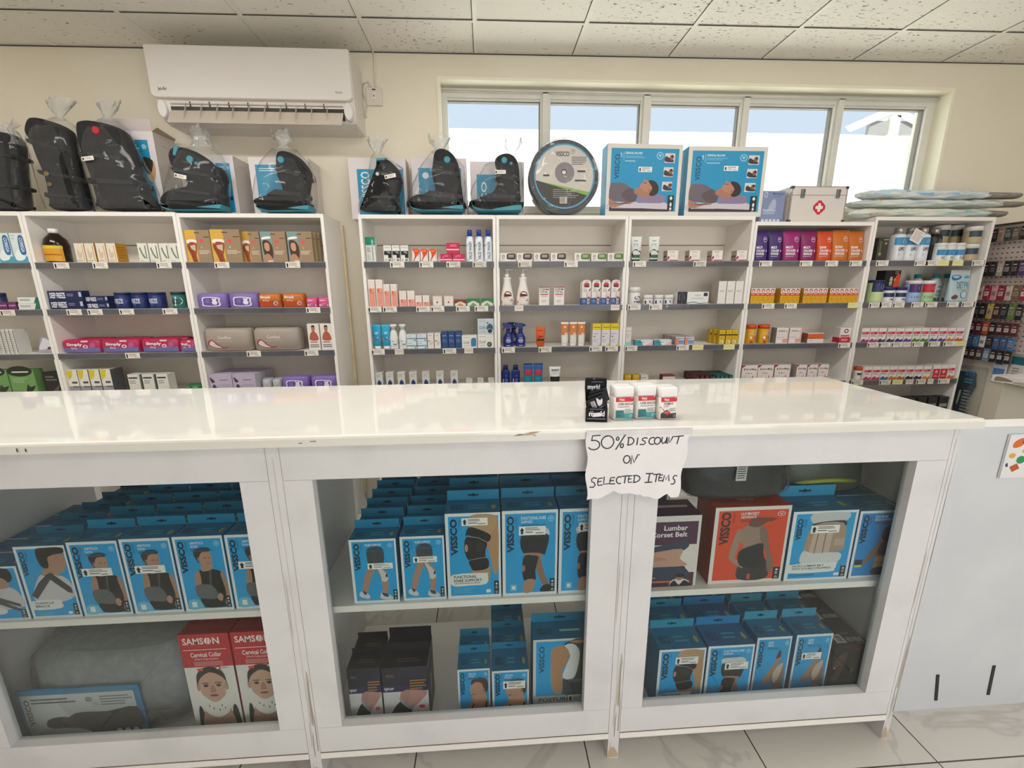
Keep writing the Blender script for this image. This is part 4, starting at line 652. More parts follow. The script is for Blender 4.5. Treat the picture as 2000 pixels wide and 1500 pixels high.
# --- seventh unit
def pch(c, l3): return lambda w, h: pouch('powder_pouch', w, h, .055, c, [El(.74, .84, .14, .11, 'ddd4dc'), El(.74, .84, .115, .09, c), Lr(.64, .82, .84, .88, 1, 'e8e0e6'), T(.1, .47, .5, .57, l3[0], 'ece6ea', 0, .04), T(.1, .34, .68, .44, l3[1], 'ece6ea', 0, .04), T(.1, .21, .68, .31, l3[2], 'ece6ea', 0, .04), Rr(.1, .15, .6, .165, 'd8d0d4'), El(.84, .38, .05, .05, 'e6dfe4')])
PX = lambda *a, **k: rep(*a, 'pouch', 'powder pouches', **k)
MC = ('MULTI', 'COLLAGEN', 'POWDER'); MG = ('MULTI', 'COLLAGEN', 'GRANULES')
for c, l3, x0, x1, yt, lb in (('472c72', MC, 1476, 1504, 450, 'dark purple powder pouch, leftmost of its row'), ('43296c', MC, 1505, 1532, 450, 'dark purple powder pouch beside the magenta ones'), ('96226e', MG, 1533, 1567, 449, 'magenta powder pouch beside the purple ones'), ('842060', MG, 1568, 1599, 450, 'magenta powder pouch beside the red-orange one'), ('d24c22', ('BOVINE', 'COLLAGEN', 'POWDER'), 1600, 1630, 450, 'red-orange powder pouch between magenta and amber ones'), ('c86e26', ('BOVINE', 'COLLAGEN', 'GRANULES'), 1630, 1663, 448, 'amber orange powder pouch beside the red-orange one'), ('c0681e', ('BOVINE', 'COLLAGEN', 'GRANULES'), 1664, 1694, 450, 'amber orange powder pouch, rightmost of its row')):
    PX(pch(c, l3), S0, [(x0, x1)], yt, lb, Y=2.412)
MP = [Rr(0, 0, 1, .52, 'e0a814'), Rr(0, .52, 1, .68, 'c62a24'), Lr(.1, .56, .9, .64, 1, 'f4d8d0'), El(.5, .84, .36, .12, 'a8343a'), El(.5, .82, .2, .07, 'f0e2dc'), Rr(.0, .0, .03, .52, '9a7210'), Lr(.35, .12, .8, .46, 3, 'b8860e')]
mp = lambda w, h: carton('vitamin_carton', w, h, .05, 'e8ded4', MP, right='c8941a', left='c8941a', ra=[Rr(0, .52, 1, .7, 'a82420')])
xa = [(1466.2+9.35*i, 1475.4+9.35*i) for i in range(5)]; xb = [(1524.3+9.4*i, 1533.5+9.4*i) for i in range(4)]; xc = [(1569+9.3*i, 1578+9.3*i) for i in range(5)]; xe = [(1631.5+9.15*i, 1640.5+9.15*i) for i in range(6)]
for xs_, ph in ((xa, 'in leftmost block'), (xb, 'in second block'), (xc, 'in third block'), (xe, 'in rightmost block')): rep(mp, S1, xs_, 563, 'yellow and red vitamin carton '+ph, 'carton', 'yellow and red vitamin cartons', rw=.0292)
rep(mp, S1, [(1513, 1521), (1521.5, 1529.5)], 564.5, 'pushed back yellow and red vitamin carton beside leftmost block', 'carton', 'yellow and red vitamin cartons', Y=2.475, rw=.0265)
rep(mp, S1, [(1560, 1568)], 564.5, 'pushed back yellow and red vitamin carton beside second block', 'carton', 'yellow and red vitamin cartons', Y=2.475, rw=.0265)
rep(mp, S1, [(1614, 1622), (1623, 1631)], 564.5, 'pushed back yellow and red vitamin carton beside rightmost block', 'carton', 'yellow and red vitamin cartons', Y=2.475, rw=.0265)
GUM = [Ps('e8e4ec', (.5, .7), (.6, .82), (.95, .8), (.95, .64), (.6, .6)), Lr(.58, .66, .9, .76, 1, '5a4a9a'), El(.35, .4, .2, .14, 'e88a30'), El(.33, .4, .1, .08, 'f4ecdc'), Rr(.55, .25, .95, .5, 'd87a28'), El(.4, .1, .16, .1, 'b8341e'), Pg('d8c020', (0, .9), (1, .9), (1, .85), (0, .85))]
rep(lambda w, h: jar('gummy_jar', w, h, 'd2a018', 'd8521c', GUM, .2), S2, [(1455, 1474), (1479, 1501)], 634, 'yellow gummy vitamin jar with orange lid', 'jar', 'yellow gummy vitamin jars', Y=2.445)
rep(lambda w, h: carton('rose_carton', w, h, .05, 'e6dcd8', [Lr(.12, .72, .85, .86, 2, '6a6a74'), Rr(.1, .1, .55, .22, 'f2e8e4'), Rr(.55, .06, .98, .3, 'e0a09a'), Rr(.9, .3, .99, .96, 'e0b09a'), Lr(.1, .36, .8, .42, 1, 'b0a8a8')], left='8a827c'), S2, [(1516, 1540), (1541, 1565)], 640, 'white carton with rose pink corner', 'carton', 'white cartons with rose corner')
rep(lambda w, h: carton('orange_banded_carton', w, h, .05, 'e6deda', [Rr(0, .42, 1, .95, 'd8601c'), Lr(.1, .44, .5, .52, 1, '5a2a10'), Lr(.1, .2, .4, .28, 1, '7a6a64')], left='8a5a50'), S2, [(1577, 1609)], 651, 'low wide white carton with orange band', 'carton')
rep(lambda w, h: carton('red_based_carton', w, h, .05, 'e8dedb', [Rr(0, 0, 1, .34, 'c01e34'), El(.55, .78, .2, .14, '2a2024'), El(.55, .78, .12, .08, 'e8dedb'), T(.1, .34, .9, .52, 'PLACE', 'c01e34', 0, .03), Lr(.2, .08, .8, .24, 2, 'f0c8cc')][:4]+[Lr(.15, .38, .9, .52, 1, 'c01e34'), Lr(.2, .08, .8, .24, 2, 'f0c8cc')], left='c8c0ba', la=[Rr(0, 0, 1, .34, 'a81a2c')]), S2, [(1641, 1663)], 640, 'white carton with red base standing alone', 'carton')
SM = [Pg('a02838', (0, 1), (.25, 1), (0, .84)), Rr(.13, .7, .2, .82, 'a84a58'), T(.24, .68, .92, .82, 'SlowMag', '3a2c30', 0, .02), El(.3, .52, .03, .035, '8a2a38'), El(.46, .52, .04, .04, '8a2a38'), El(.62, .52, .03, .035, 'b07a80'), Ps('c83248', (.45, .08), (.6, .3), (.66, .15), (.75, .42), (.8, .18), (.95, .3), (.9, .08)), Lr(.06, .1, .4, .4, 4, 'd8c8c8')]
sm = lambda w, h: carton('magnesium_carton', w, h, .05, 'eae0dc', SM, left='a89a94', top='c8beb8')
rep(sm, S3, [(1448, 1479), (1480, 1510), (1512, 1543)], 713, 'wide white magnesium carton with red burst', 'carton', 'wide magnesium cartons')
rep(sm, S3, [(1555, 1575), (1577, 1596), (1597, 1618)], 712, 'narrow white magnesium carton with red burst', 'carton', 'narrow magnesium cartons')
# --- eighth unit
rep(lambda w, h: carton('moss_carton', w, h, .06, '3a362e', [T(.12, .2, .42, .9, 'REDEX', '6a8a4a', 90, .02) if 0 else Rr(.2, .2, .34, .85, '56703e'), El(.75, .75, .1, .05, 'a89a50'), El(.3, .3, .14, .07, '8a9a4a'), Lr(.5, .85, .95, .95, 1, '9a988c')]), S0, [(1713, 1734)], 464, 'dark olive carton at left end of the supplement shelf', 'carton', Y=2.42)
def lipo(c, band, cap): return lambda w, h: vessel('supplement_bottle', [('bottle_body', [(0, .48*w, .42*w, 2.6), (.02*h, .5*w, .44*w, 2.6), (.72*h, .5*w, .44*w, 2.6), (.79*h, .44*w, .4*w, 2.4), (.82*h, .26*w, .26*w, 2)], pm(c, .3), (.0, .74*h, [Rr(0, .65, 1, .95, band), El(.62, .8, .1, .09, 'd8e8f0'), T(.3, .42, .8, .56, 'LIPO', '2a3a4a' if c[0] != '1' else 'd8d8dc', 0, .02), Pg('b8c4cc', (.3, .18), (.45, .26), (.3, .34), (.34, .26)), Lr(.1, .04, .9, .14, 2, 'a0a8b0')])), ('cap', [(.82*h, .31*w, .31*w, 2), (.99*h, .31*w, .31*w, 2), (h, .28*w, .28*w, 2)], cap)])
SIL = pm('b8b0a8', .3, .7)
rep(lipo('e2e4e6', '3f8fc0', SIL), S0, [(1737, 1766), (1762, 1788), (1784, 1813)], 445, 'white supplement bottle with blue band and metallic cap', 'bottle', 'white supplement bottles', Y=2.475, rw=.088)
rep(lipo('17181b', '2e3338', SIL), S0, [(1810, 1832)], 446, 'black supplement bottle with metallic cap', 'bottle', Y=2.505, rw=.076)
CLA = [Rr(0, .36, 1, .74, '2f86bc'), El(.6, .56, .12, .16, 'd8e8f0'), El(.6, .56, .08, .11, '2f86bc'), T(.3, .12, .72, .27, 'CLA', '2a4a64', 0, .02)]
rep(lambda w, h: jar('blue_banded_tub', w, h, 'e4e6e6', 'e8e8e6', CLA, .16), S0, [(1825, 1843), (1843, 1861), (1861, 1879)], 475, 'small white tub with blue band', 'tub', 'small white tubs with blue band', Y=2.45, rw=.059)
GOLD = [Rr(0, .5, 1, .98, '2e4652'), Rr(0, .0, 1, .5, 'b8a684'), Lr(.6, .2, .95, .35, 1, '8a7a5c'), Rr(.8, .6, .92, .95, 'd8d4c8')]
gt = lambda w, h: jar('gold_tub', w, h, 'b8a684', 'e2dfd8', GOLD, .26)
o = rep(gt, S0, [(1888, 1912)], 477, 'gold and slate supplement tub, lower of two at right', 'tub', Y=2.457, rw=.083)
lift(o, LH+.001, 'gold and slate supplement tub, upper of two at right')
for k, X in enumerate((2.806, 2.897)):
    q = pix((X, 2.556, S0+.05))[0]; o = rep(gt, S0, [(q-12, q+12)], 477, 'gold supplement tub at back below the %s raised one' % ('left' if k == 0 else 'middle'), 'tub', 'gold tubs at the back', Y=2.556, rw=.083); lift(o, LH+.001, 'gold supplement tub raised on another at back, %s' % ('left' if k == 0 else 'middle'), 'gold tubs at the back')
mb = MB(); mb.box(-.036, .036, 0, .001, -.036, .036, 'e6e2dc'); mb.art(Flat((-.036, 0, -.036), (.072, 0, 0), (0, 0, .072)), [Lr(.1, .12, .9, .9, 7, 'b0aca8')]); o = mb.build('price_card', None, aty(1792, 462, 2.425)); o.rotation_euler.y = R(24); tag(o, 'tilted white price card leaning on white supplement bottles', 'price card')
PT = lambda body, bandc, l: [Rr(0, .52, 1, 1, bandc), El(.6, .78, .13, .13, 'ecebf0'), El(.6, .78, .08, .08, bandc), Lr(.4, .56, .8, .62, 1, 'ecebf0'), Rr(0, .0, 1, .52, body)]+l
rep(lambda w, h: jar('protein_tub', w, h, 'c4d69a', '232a54', PT('c4d69a', '26305e', [Lr(.1, .24, .9, .44, 2, '8a5a2a'), Lr(.1, .1, .7, .16, 1, '8aa05a')]), .12), S1, [(1696, 1721)], 547, 'green and navy protein tub at left end', 'tub', Y=2.45)
CM = [Rr(0, .42, 1, .78, '1d2360'), Rr(.0, .78, 1, .84, 'e4e4ea'), Rr(.78, .36, .9, .76, 'c8cce0'), T(.35, .14, .8, .3, 'CMLX', '3a3a4a', 0, .02)]
o = rep(lambda w, h: jar('navy_white_tub', w, h, 'e2e2e4', '1b2058', CM, .2), S1, [(1720, 1743), (1743, 1766)], 561, 'low navy and white tub', 'tub', 'low navy and white tubs', Y=2.455)
ztop = S1+LH
rep(lambda w, h: carton('black_carton', w, h, .06, '141012', [T(.34, .08, .52, .6, 'CRUSH', 'e8e4e0', 90, .03), Ps('c8401c', (.62, .0), (.98, .0), (.98, .7), (.8, .75), (.66, .5)), Ps('e8a028', (.6, .4), (.68, .55), (.7, .38)), Lr(.62, .75, .95, .95, 2, '8a8a8a')]), ztop+.002, [(1728, 1758)], 528, 'black and red carton balanced on the low navy tubs', 'carton', Y=2.43)
for (a, b), bc, bd, ph in (((1768, 1794), '4a2a6a', '9ab4dc', 'purple'), ((1793, 1821), 'c02038', 'a8cc98', 'red')):
    rep(lambda w, h: jar('collagen_tub', w, h, bd, 'e8e6e4', PT(bd, bc, [T(.1, .18, .95, .34, 'COLLAG', '4a4a5a', 0, .02), Lr(.2, .05, .8, .12, 1, '7a8a9a')]), .16), S1, [(a, b)], 548, 'white lidded collagen tub with %s band' % ph, 'tub', Y=2.45, rw=.083)
CB = [Rr(0, 0, 1, .16, '5a7a4a'), T(.3, .42, .95, .58, 'CARN', '2a6a70', 0, .02), T(.3, .24, .9, .36, 'PLUS', '6a5a54', 0, .02), Ps('2f8f96', (.3, .68), (.6, .78), (.95, .68), (.6, .72)), El(.7, .12, .2, .09, 'e4ece8'), Ps('3a4a3c', (.0, .0), (.3, .2), (.2, .0))]
cb = lambda w, h: vessel('carb_bottle', [('bottle_body', [(0, .46*w, .36*w, 2.8), (.03*h, .5*w, .4*w, 2.8), (.66*h, .5*w, .4*w, 2.8), (.8*h, .34*w, .32*w, 2.4), (.86*h, .22*w, .22*w, 2)], pm('e0e8e6', .3), (.02*h, .72*h, CB)), ('cap', [(.86*h, .27*w, .27*w, 2), (h, .27*w, .27*w, 2)], '2a8a90')])
o = rep(cb, S1, [(1814, 1834), (1836, 1858)], 535, 'white supplement bottle with teal cap', 'bottle', 'teal capped bottles', Y=2.545, rw=.068)
behind(o[:1], .045, 1, 'teal capped white bottle partly hidden behind collagen tub', None, -.075)
rep(lambda w, h: pouch('diet_pouch', w, h, .045, 'b4ccd2', [Ps('2a74b4', (.05, .98), (.4, 1), (.5, .9), (.25, .8), (.05, .82)), Ps('4a9aa4', (.6, .9), (.85, .98), (.95, .9), (.75, .88)), T(.28, .48, .62, .74, 'DIET', '5a6a70', 0, .0), T(.66, .48, .94, .74, 'PR', '2a9aa4', 0, .0), El(.72, .24, .2, .16, '4a8a94'), El(.72, .24, .16, .13, 'c0d4d8'), Ps('7a4038', (.1, .14), (.25, .24), (.4, .18), (.35, .08), (.15, .06)), Rr(.3, .42, .9, .435, '6a7a80')], 'e2e6e4'), S1, [(1866, 1905)], 527, 'pale blue diet powder pouch with white top seal', 'pouch', Y=2.43)
def vit(c): return [Rr(.04, .56, .9, .74, 'c41e40'), Lr(.12, .61, .6, .69, 1, 'f0c8d0'), Pg('c41e40', (.9, .74), (1, .74), (.9, .64)), Lr(.1, .38, .85, .5, 2, '6a6064'), Ps(c, (.05, .0), (.05, .12), (.4, .26), (.6, .14), (.95, .2), (.95, .0))]
XR3 = [1682, 1698.5, 1714.5, 1732.5, 1749, 1765.5, 1782, 1798.5, 1816, 1833, 1849.5, 1866]; CR3 = ['a83a7a', 'a83a7a', '3a3a60', '3a3a60', '3a3a70', '5a4a9a', '4a8a3a', '4a8a3a', '2a5a9a', '6a4a9a', 'd8782a', 'd8602a']
for i, (x, c) in enumerate(zip(XR3, CR3)): rep(lambda w, h: carton('tablet_carton', w, h, .055, 'ebe2de', vit(c), top='e0d8d4'), S2, [(x, x+16.3)], 641-.07*i, 'white red-banded tablet carton on third shelf, %s of twelve' % ordn(i, 12), 'carton', 'red-banded tablet cartons', rw=.0495)
for a, b in ((1768, 1785), (1785, 1802)):
    rep(lambda w, h: carton('tablet_carton', w, h, .055, 'ebe2de', vit('6a8a4a'), top='e6deda'), S2, [(a, b)], 638, 'white tablet carton peeking behind the front row, %s of pair' % ('left' if a < 1780 else 'right'), 'carton', 'red-banded tablet cartons', Y=2.47, rw=.052)
XR4 = [1687, 1703.5, 1720, 1736.5, 1753, 1769.5, 1786, 1802.5]; CR4 = ['c03a6a', 'c03a6a', '2a6aa8', 'c8803a', 'c86a3a', '3a2a24', '1c3a3c', 'd89a3a']
for i, (x, c) in enumerate(zip(XR4, CR4)): rep(lambda w, h: carton('tablet_carton', w, h, .055, 'ebe2de', vit(c), top='e0d8d4'), S3, [(x, x+15.6)], 716-.15*i, 'white red-banded tablet carton on fourth shelf, %s of eight' % ordn(i, 8), 'carton', 'red-banded tablet cartons', rw=.051)
rep(lambda w, h: carton('red_tablet_carton', w, h, .055, 'ebe2de', [Rr(.02, .0, .98, .72, 'c01c2c'), El(.5, .5, .2, .13, 'e8a8a8'), Lr(.2, .12, .85, .24, 2, 'f0c0b8')]), S3, [(1822, 1836), (1836.5, 1850.5)], 713, 'red-faced tablet carton', 'carton', 'red-faced tablet cartons')
rep(lambda w, h: carton('tablet_carton', w, h, .055, 'ebe2de', vit('e0702a')), S3, [(1851, 1865)], 712, 'white red-banded tablet carton right of the red-faced pair', 'carton', 'red-banded tablet cartons')
rep(lambda w, h: jar('orange_lid_jar', w, h, 'e2ded8', 'd8521c', [Rr(0, .55, 1, .8, 'e8e4e0'), Rr(.1, .5, .9, .74, '2a4a64'), Lr(.15, .1, .9, .4, 3, 'a05a3a')], .28), S3, [(1667, 1682)], 716, 'small white jar with orange lid beside tablet cartons', 'jar', Y=2.435, rw=.042)
rep(lambda w, h: carton('dark_flat_carton', w, h, .05, '202024', [Lr(.1, .3, .9, .7, 1, '8a8a8e')], top='26262a'), SZ[4]+.001, [(1768, 1787), (1790, 1808), (1811, 1829), (1832, 1851)], 776, 'dark carton on the shelf just above counter level', 'carton', 'dark cartons low in the rightmost unit')

# ================================================================== goods on top of the units
BLK = noisy('black_padded_fabric', '17171a', '222226', 30, .75, .3, 160); BLK2 = pm('0e0e10', .4); STRAP = noisy('black_webbing', '1c1c1f', '2a2a2e', 60, .6); TEAL = pm('3a8fa0', .5)
def local(pts, Y, o): return [(aty(x, y, Y).x-o.x, aty(x, y, Y).z-o.z) for x, y in pts]
def bag_rings(mb, rows, Y, o, mat, hd, seg=28, seed=1):
    """rows: (pixel left, pixel right, pixel y, depth factor); a loose wrap following them"""
    rnd = random.Random(seed); ph = [rnd.uniform(0, 6.3) for _ in range(4)]; rings = []
    for i, (l, r, y, k) in enumerate(rows):
        A = aty(l, y, Y); B = aty(r, y, Y); c = (A.x+B.x)/2-o.x; a = (B.x-A.x)/2; z = max((A.z+B.z)/2-o.z, .001); ring = []
        am = .03 if i < len(rows)-3 else .22
        for j in range(seg):
            t = 2*math.pi*j/seg; q = 1+am*(math.sin(5*t+ph[0]+i*.7)*.5+math.sin(9*t+ph[1]-i*1.3)*.5) if i else 1
            zz = z+(.012*math.sin(3*t+ph[2])+.010*math.sin(7*t+ph[3]) if i == len(rows)-1 else 0)
            ring.append((c+a*q*math.copysign(abs(math.cos(t))**.75, math.cos(t)), hd*k*q*math.copysign(abs(math.sin(t))**.75, math.sin(t)), zz))
        rings.append(ring)
    mb.loft(rings, [mat]*(len(rings)-4)+[BAGK]*3, False)
def boot(label, body, bag, sole=None, knob=None, straps=(), tagp=None, Y=2.462, dep=.10, zt=1.79, hd=.062, seed=1, extra=None, top=None):
    xs = [p[0] for p in body]; x = (min(xs)+max(xs))/2; o = aty(x, 400, Y); o.z = zt+.001
    root = empty('walker_boot', o, label, 'orthopaedic boot', 'bagged walker boots on top of the units')
    L = lambda pts: [(a, max(b, .0015)) for a, b in local(smooth(pts, 3), Y, o)]
    mb = MB(); mb.puff(L(body), -dep/2, dep/2, .022, BLK, 5); mb.build('boot_body', root)
    if sole: mb = MB(); mb.puff(L(sole), -dep/2-.003, dep/2+.003, .006, TEAL, 3); mb.build('sole', root)
    if knob:
        for (kx, ky, r, col) in knob:
            p = aty(kx, ky, Y); mb = MB(); n = 18
            rings = [[(p.x-o.x+rr*math.cos(2*math.pi*j/n), yy, p.z-o.z+rr*math.sin(2*math.pi*j/n)) for j in range(n)] for rr, yy in ((r, -dep/2+.006), (r, -dep/2-.006), (r*.8, -dep/2-.009))]; mb.loft([list(reversed(q)) for q in rings], col); mb.build('air_valve', root)
    for st in straps: mb = MB(); mb.puff([(a, max(b, .004)) for a, b in local(st[0], Y, o)], -dep/2-.004, dep/2+.004, .006, st[1] if len(st) > 1 else STRAP, 2); mb.build('strap', root)
    if tagp:
        p = aty(tagp[0], tagp[1], Y); mb = MB(); F = Flat((p.x-o.x, -hd-.003, p.z-o.z), (.058*math.cos(tagp[2]), 0, .058*math.sin(tagp[2])), (-.019*math.sin(tagp[2]), 0, .019*math.cos(tagp[2])))
        mb.poly([F(0, 0), F(1, 0), F(1, 1), F(0, 1)], 'ebe6dc'); mb.art(F, [Rr(.06, .2, .2, .75, '1a1a1a'), Lr(.28, .2, .9, .8, 3, '9a948a')]); mb.build('price_sticker', root)
    mb = MB(); bag_rings(mb, bag, Y, o, BAG, hd, seed=seed); mb.build('plastic_bag', root); return root
GR = 'bagged walker boots on top of the units'
boot('tall black padded boot in clear bag, cut off at left edge', [(-30, 268), (-10, 260), (20, 261), (36, 272), (42, 300), (46, 350), (53, 400), (50, 411), (-30, 411)], [(-36, 56, 411, 1), (-38, 57, 395, 1), (-36, 50, 340, .95), (-34, 46, 285, .9), (-20, 30, 258, .5), (-2, 22, 250, .2), (-8, 34, 240, .4)], zt=1.797, seed=3, straps=[([(-30, 300), (44, 306), (45, 316), (-30, 310)],), ([(-30, 360), (50, 364), (51, 374), (-30, 370)],)])
boot('tall slim black boot in knotted clear bag, second from left', [(63, 247), (70, 234), (85, 233), (112, 241), (131, 250), (139, 263), (148, 306), (143, 314), (150, 350), (160, 385), (172, 404), (170, 411), (114, 411), (108, 390), (100, 350), (84, 312), (74, 285), (62, 264)], [(98, 180, 411, 1), (90, 178, 395, 1), (74, 162, 340, .95), (58, 152, 280, .95), (60, 142, 245, .8), (95, 130, 234, .3), (112, 122, 228, .14), (100, 134, 212, .3), (96, 146, 196, .42)], zt=1.797, seed=5, straps=[([(72, 275), (146, 296), (147, 306), (75, 287)],), ([(92, 335), (152, 345), (155, 356), (97, 346)],), ([(106, 378), (162, 384), (165, 394), (108, 390)],)], knob=[(112, 345, .012, pm('9a8a5a', .3, .8)), (118, 365, .011, pm('8a7a50', .3, .8))])
boot('tall black boot with red mark in knotted clear bag beside big open box', [(160, 250), (166, 240), (184, 238), (215, 244), (240, 254), (252, 270), (262, 305), (275, 345), (290, 378), (302, 393), (309, 404), (306, 411), (208, 411), (198, 388), (186, 345), (172, 308), (163, 280)], [(196, 315, 411, 1), (190, 313, 395, 1), (172, 296, 345, .95), (158, 268, 290, .95), (158, 248, 250, .8), (190, 232, 237, .34), (204, 216, 229, .14), (196, 226, 213, .3), (190, 234, 199, .42)], zt=1.797, seed=8, knob=[(206, 262, .018, 'b8202c')], straps=[([(170, 300), (262, 310), (266, 322), (174, 313)],), ([(188, 350), (280, 356), (285, 368), (192, 364)],)], tagp=(184, 322, .12))
SOLE = lambda a, b, y: [(a, y-6), (a+12, y-1), (a+34, y+2), (b-30, y-4), (b, y-7), (b+2, y+3), (b-8, y+6), (a+15, y+6)]
boot('short black boot with teal sole, blue top band and white tag in clear bag', [(337, 305), (343, 292), (358, 289), (382, 296), (405, 310), (420, 324), (434, 330), (439, 350), (437, 392), (440, 405), (350, 406), (326, 402), (321, 390), (334, 374), (358, 368), (374, 362), (350, 340), (340, 322)], [(320, 448, 412, 1), (320, 448, 398, 1), (326, 448, 365, 1), (334, 442, 330, 1), (340, 430, 300, .9), (372, 420, 290, .55), (380, 410, 276, .4), (376, 408, 262, .45), (374, 402, 252, .5)], SOLE(326, 441, 408), [(385, 317, .017, TEAL), (397, 325, .008, TEAL)], [([(352, 290), (364, 292), (358, 312), (350, 308)], 'hold' and TEAL), ([(346, 330), (436, 346), (437, 356), (352, 342)],), ([(352, 370), (438, 380), (438, 390), (345, 380)],)], (358, 352, -.2), zt=1.792, seed=11)
boot('short black boot with teal sole in bag tied with a string, beside the gap', [(543, 312), (549, 298), (566, 298), (588, 310), (604, 330), (608, 345), (602, 392), (607, 405), (520, 406), (503, 401), (500, 392), (516, 384), (540, 380), (556, 372), (545, 345)], [(495, 618, 414, 1), (493, 620, 398, 1), (500, 616, 350, 1), (512, 604, 318, .9), (530, 580, 294, .5), (547, 560, 284, .14), (536, 572, 272, .3), (528, 566, 258, .42)], SOLE(508, 609, 410), [(558, 318, .017, TEAL)], [([(546, 330), (606, 345), (606, 355), (549, 342)],), ([(545, 372), (603, 380), (603, 390), (530, 386)],)], zt=1.792, seed=14)
boot('black boot with blue top in knotted bag leaning at left of middle run', [(736, 322), (739, 313), (757, 313), (768, 320), (780, 334), (785, 350), (783, 370), (776, 392), (780, 408), (778, 413), (710, 413), (710, 402), (726, 388), (745, 382), (752, 365), (738, 345)], [(702, 787, 416, 1), (702, 788, 400, 1), (716, 789, 360, 1), (722, 787, 328, .9), (724, 758, 308, .45), (732, 742, 299, .14), (722, 748, 286, .3), (718, 756, 272, .42)], None, [(742, 345, .009, 'c8d0d4')], [([(738, 313), (757, 312), (756, 320), (739, 321)], TEAL), ([(740, 335), (784, 346), (784, 357), (744, 348)],), ([(734, 384), (778, 384), (777, 394), (726, 392)],)], (758, 356, .2), seed=17)
boot('tall-backed black boot with teal sole in knotted bag before the window, left one', [(846, 318), (850, 298), (864, 292), (882, 300), (895, 320), (901, 360), (906, 400), (904, 407), (806, 407), (798, 400), (800, 390), (815, 381), (850, 376), (844, 345)], [(794, 908, 415, 1), (794, 908, 398, 1), (804, 909, 365, 1), (822, 906, 325, .9), (842, 884, 298, .5), (850, 866, 291, .14), (842, 874, 280, .3), (838, 880, 266, .42)], SOLE(803, 904, 409), [(875, 318, .017, TEAL)], [([(846, 330), (898, 340), (900, 352), (848, 344)],), ([(842, 374), (904, 382), (905, 394), (824, 388)],)], seed=20)
boot('black boot with teal sole and white tag in knotted bag beside the ring cushion', [(966, 316), (976, 304), (994, 302), (1008, 312), (1014, 335), (1016, 400), (1014, 406), (924, 406), (917, 400), (919, 393), (938, 388), (960, 378), (970, 362), (972, 340)], [(913, 1022, 414, 1), (913, 1024, 398, 1), (922, 1022, 365, 1), (946, 1020, 325, .9), (980, 1012, 304, .5), (994, 1006, 298, .16), (984, 1016, 284, .3), (986, 1020, 268, .4)], SOLE(922, 1016, 409), [(984, 319, .016, TEAL), (997, 325, .008, TEAL)], [([(970, 340), (1014, 350), (1014, 362), (968, 352)],), ([(955, 380), (1016, 384), (1016, 394), (936, 392)],)], (966, 346, .02), seed=23)
# cartons behind the boots
VB = [Rr(.5, .1, .97, .93, '1b93bd')]
def blue_panel(u0, u1, v0, v1): return [Rr(u0, v0, u1, v1, '1c94be'), El(u1-.1, v1-.08, .05, .03, '9ad0e4'), Lr(u0+.05, v1-.12, u1-.2, v1-.05, 2, 'bfe2ee'), Rr(u0+.06, v0+.2, u1-.04, v0+.26, '123a4a'), Rr(u0+.06, v0+.05, u1-.3, v0+.09, 'dff0f4')]
def topbox(x0, x1, yt, Y, d, zt, label, art, flap=None, extra=None, rw=None):
    s = spot(x0, x1, yt, zt, Y); mk = carton('boot_carton', rw or s[1], s[2], d, 'e2dadb', art, right='d9cfca', left='d6d2d2', top='cfc6c0', ta=[Rr(.02, .3, .98, .34, 'a89c92')], ra=[Rr(.3, .86, .7, .87, 'bdb2aa')])
    mk.location = (s[0], Y, zt+.001); tag(mk, label, 'carton')
    if flap:
        q = MB(); w = s[1]; q.loft([[(-w/2, -.001, s[2]), (w/2, -.001, s[2]), (w/2, .001, s[2]), (-w/2, .001, s[2])], [(-w/2-.012, -flap*.35, s[2]+flap), (w/2+.01, -flap*.35, s[2]+flap), (w/2+.01, -flap*.35+.002, s[2]+flap), (-w/2-.012, -flap*.35+.002, s[2]+flap)]], 'd8cccb', True, False); q.build('lid_flap', mk)
        q = MB(); q.loft([[(w/2-.001, .0, s[2]), (w/2-.001, d, s[2]), (w/2+.001, d, s[2]), (w/2+.001, 0, s[2])], [(w/2+.02, .01, s[2]+.02), (w/2+.02, d-.02, s[2]+.005), (w/2+.022, d-.02, s[2]+.005), (w/2+.022, .01, s[2]+.02)]], 'b09a84', True, False); q.build('side_flap', mk)
    return mk
ANK = [Ps('c8a070', (.74, .62), (.9, .66), (.93, .55), (.86, .42), (.74, .45)), Ps('2a2a26', (.68, .7), (.9, .66), (.8, .5), (.7, .55))]
topbox(222, 312, 256, 2.53, .16, 1.797, 'big white open boot carton with blue panel beside the tall boot', blue_panel(.42, .86, .1, .9)+ANK, .05)
topbox(418, 462, 304, 2.525, .165, 1.792, 'white and blue boot carton behind blue-topped short boot', blue_panel(.2, .82, .08, .88))
topbox(492, 607, 308, 2.525, .165, 1.792, 'white boot carton with blue panel nearest the gap between shelf runs', blue_panel(.1, .8, .08, .88))
WV = [Rr(.14, .06, .95, .82, '1c94be'), T(.2, .3, .36, .78, 'VISSCO', 'e8f2f6', 90, .02)]
topbox(684, 795, 309, 2.56, .10, 1.789, 'white boot carton with upright blue lettering panel, overhanging shelf end', WV)
topbox(806, 912, 309, 2.56, .10, 1.789, 'white boot carton behind tall-backed boot before the window', [Rr(.12, .06, .9, .84, '1c94be'), El(.25, .72, .06, .05, 'e8f2f6')])
topbox(919, 1024, 316, 2.56, .10, 1.789, 'white boot carton between two bagged boots and ring cushion', [Rr(.12, .06, .9, .78, '1c94be'), T(.2, .3, .3, .66, 'CO', 'e8f2f6', 90, .02)])
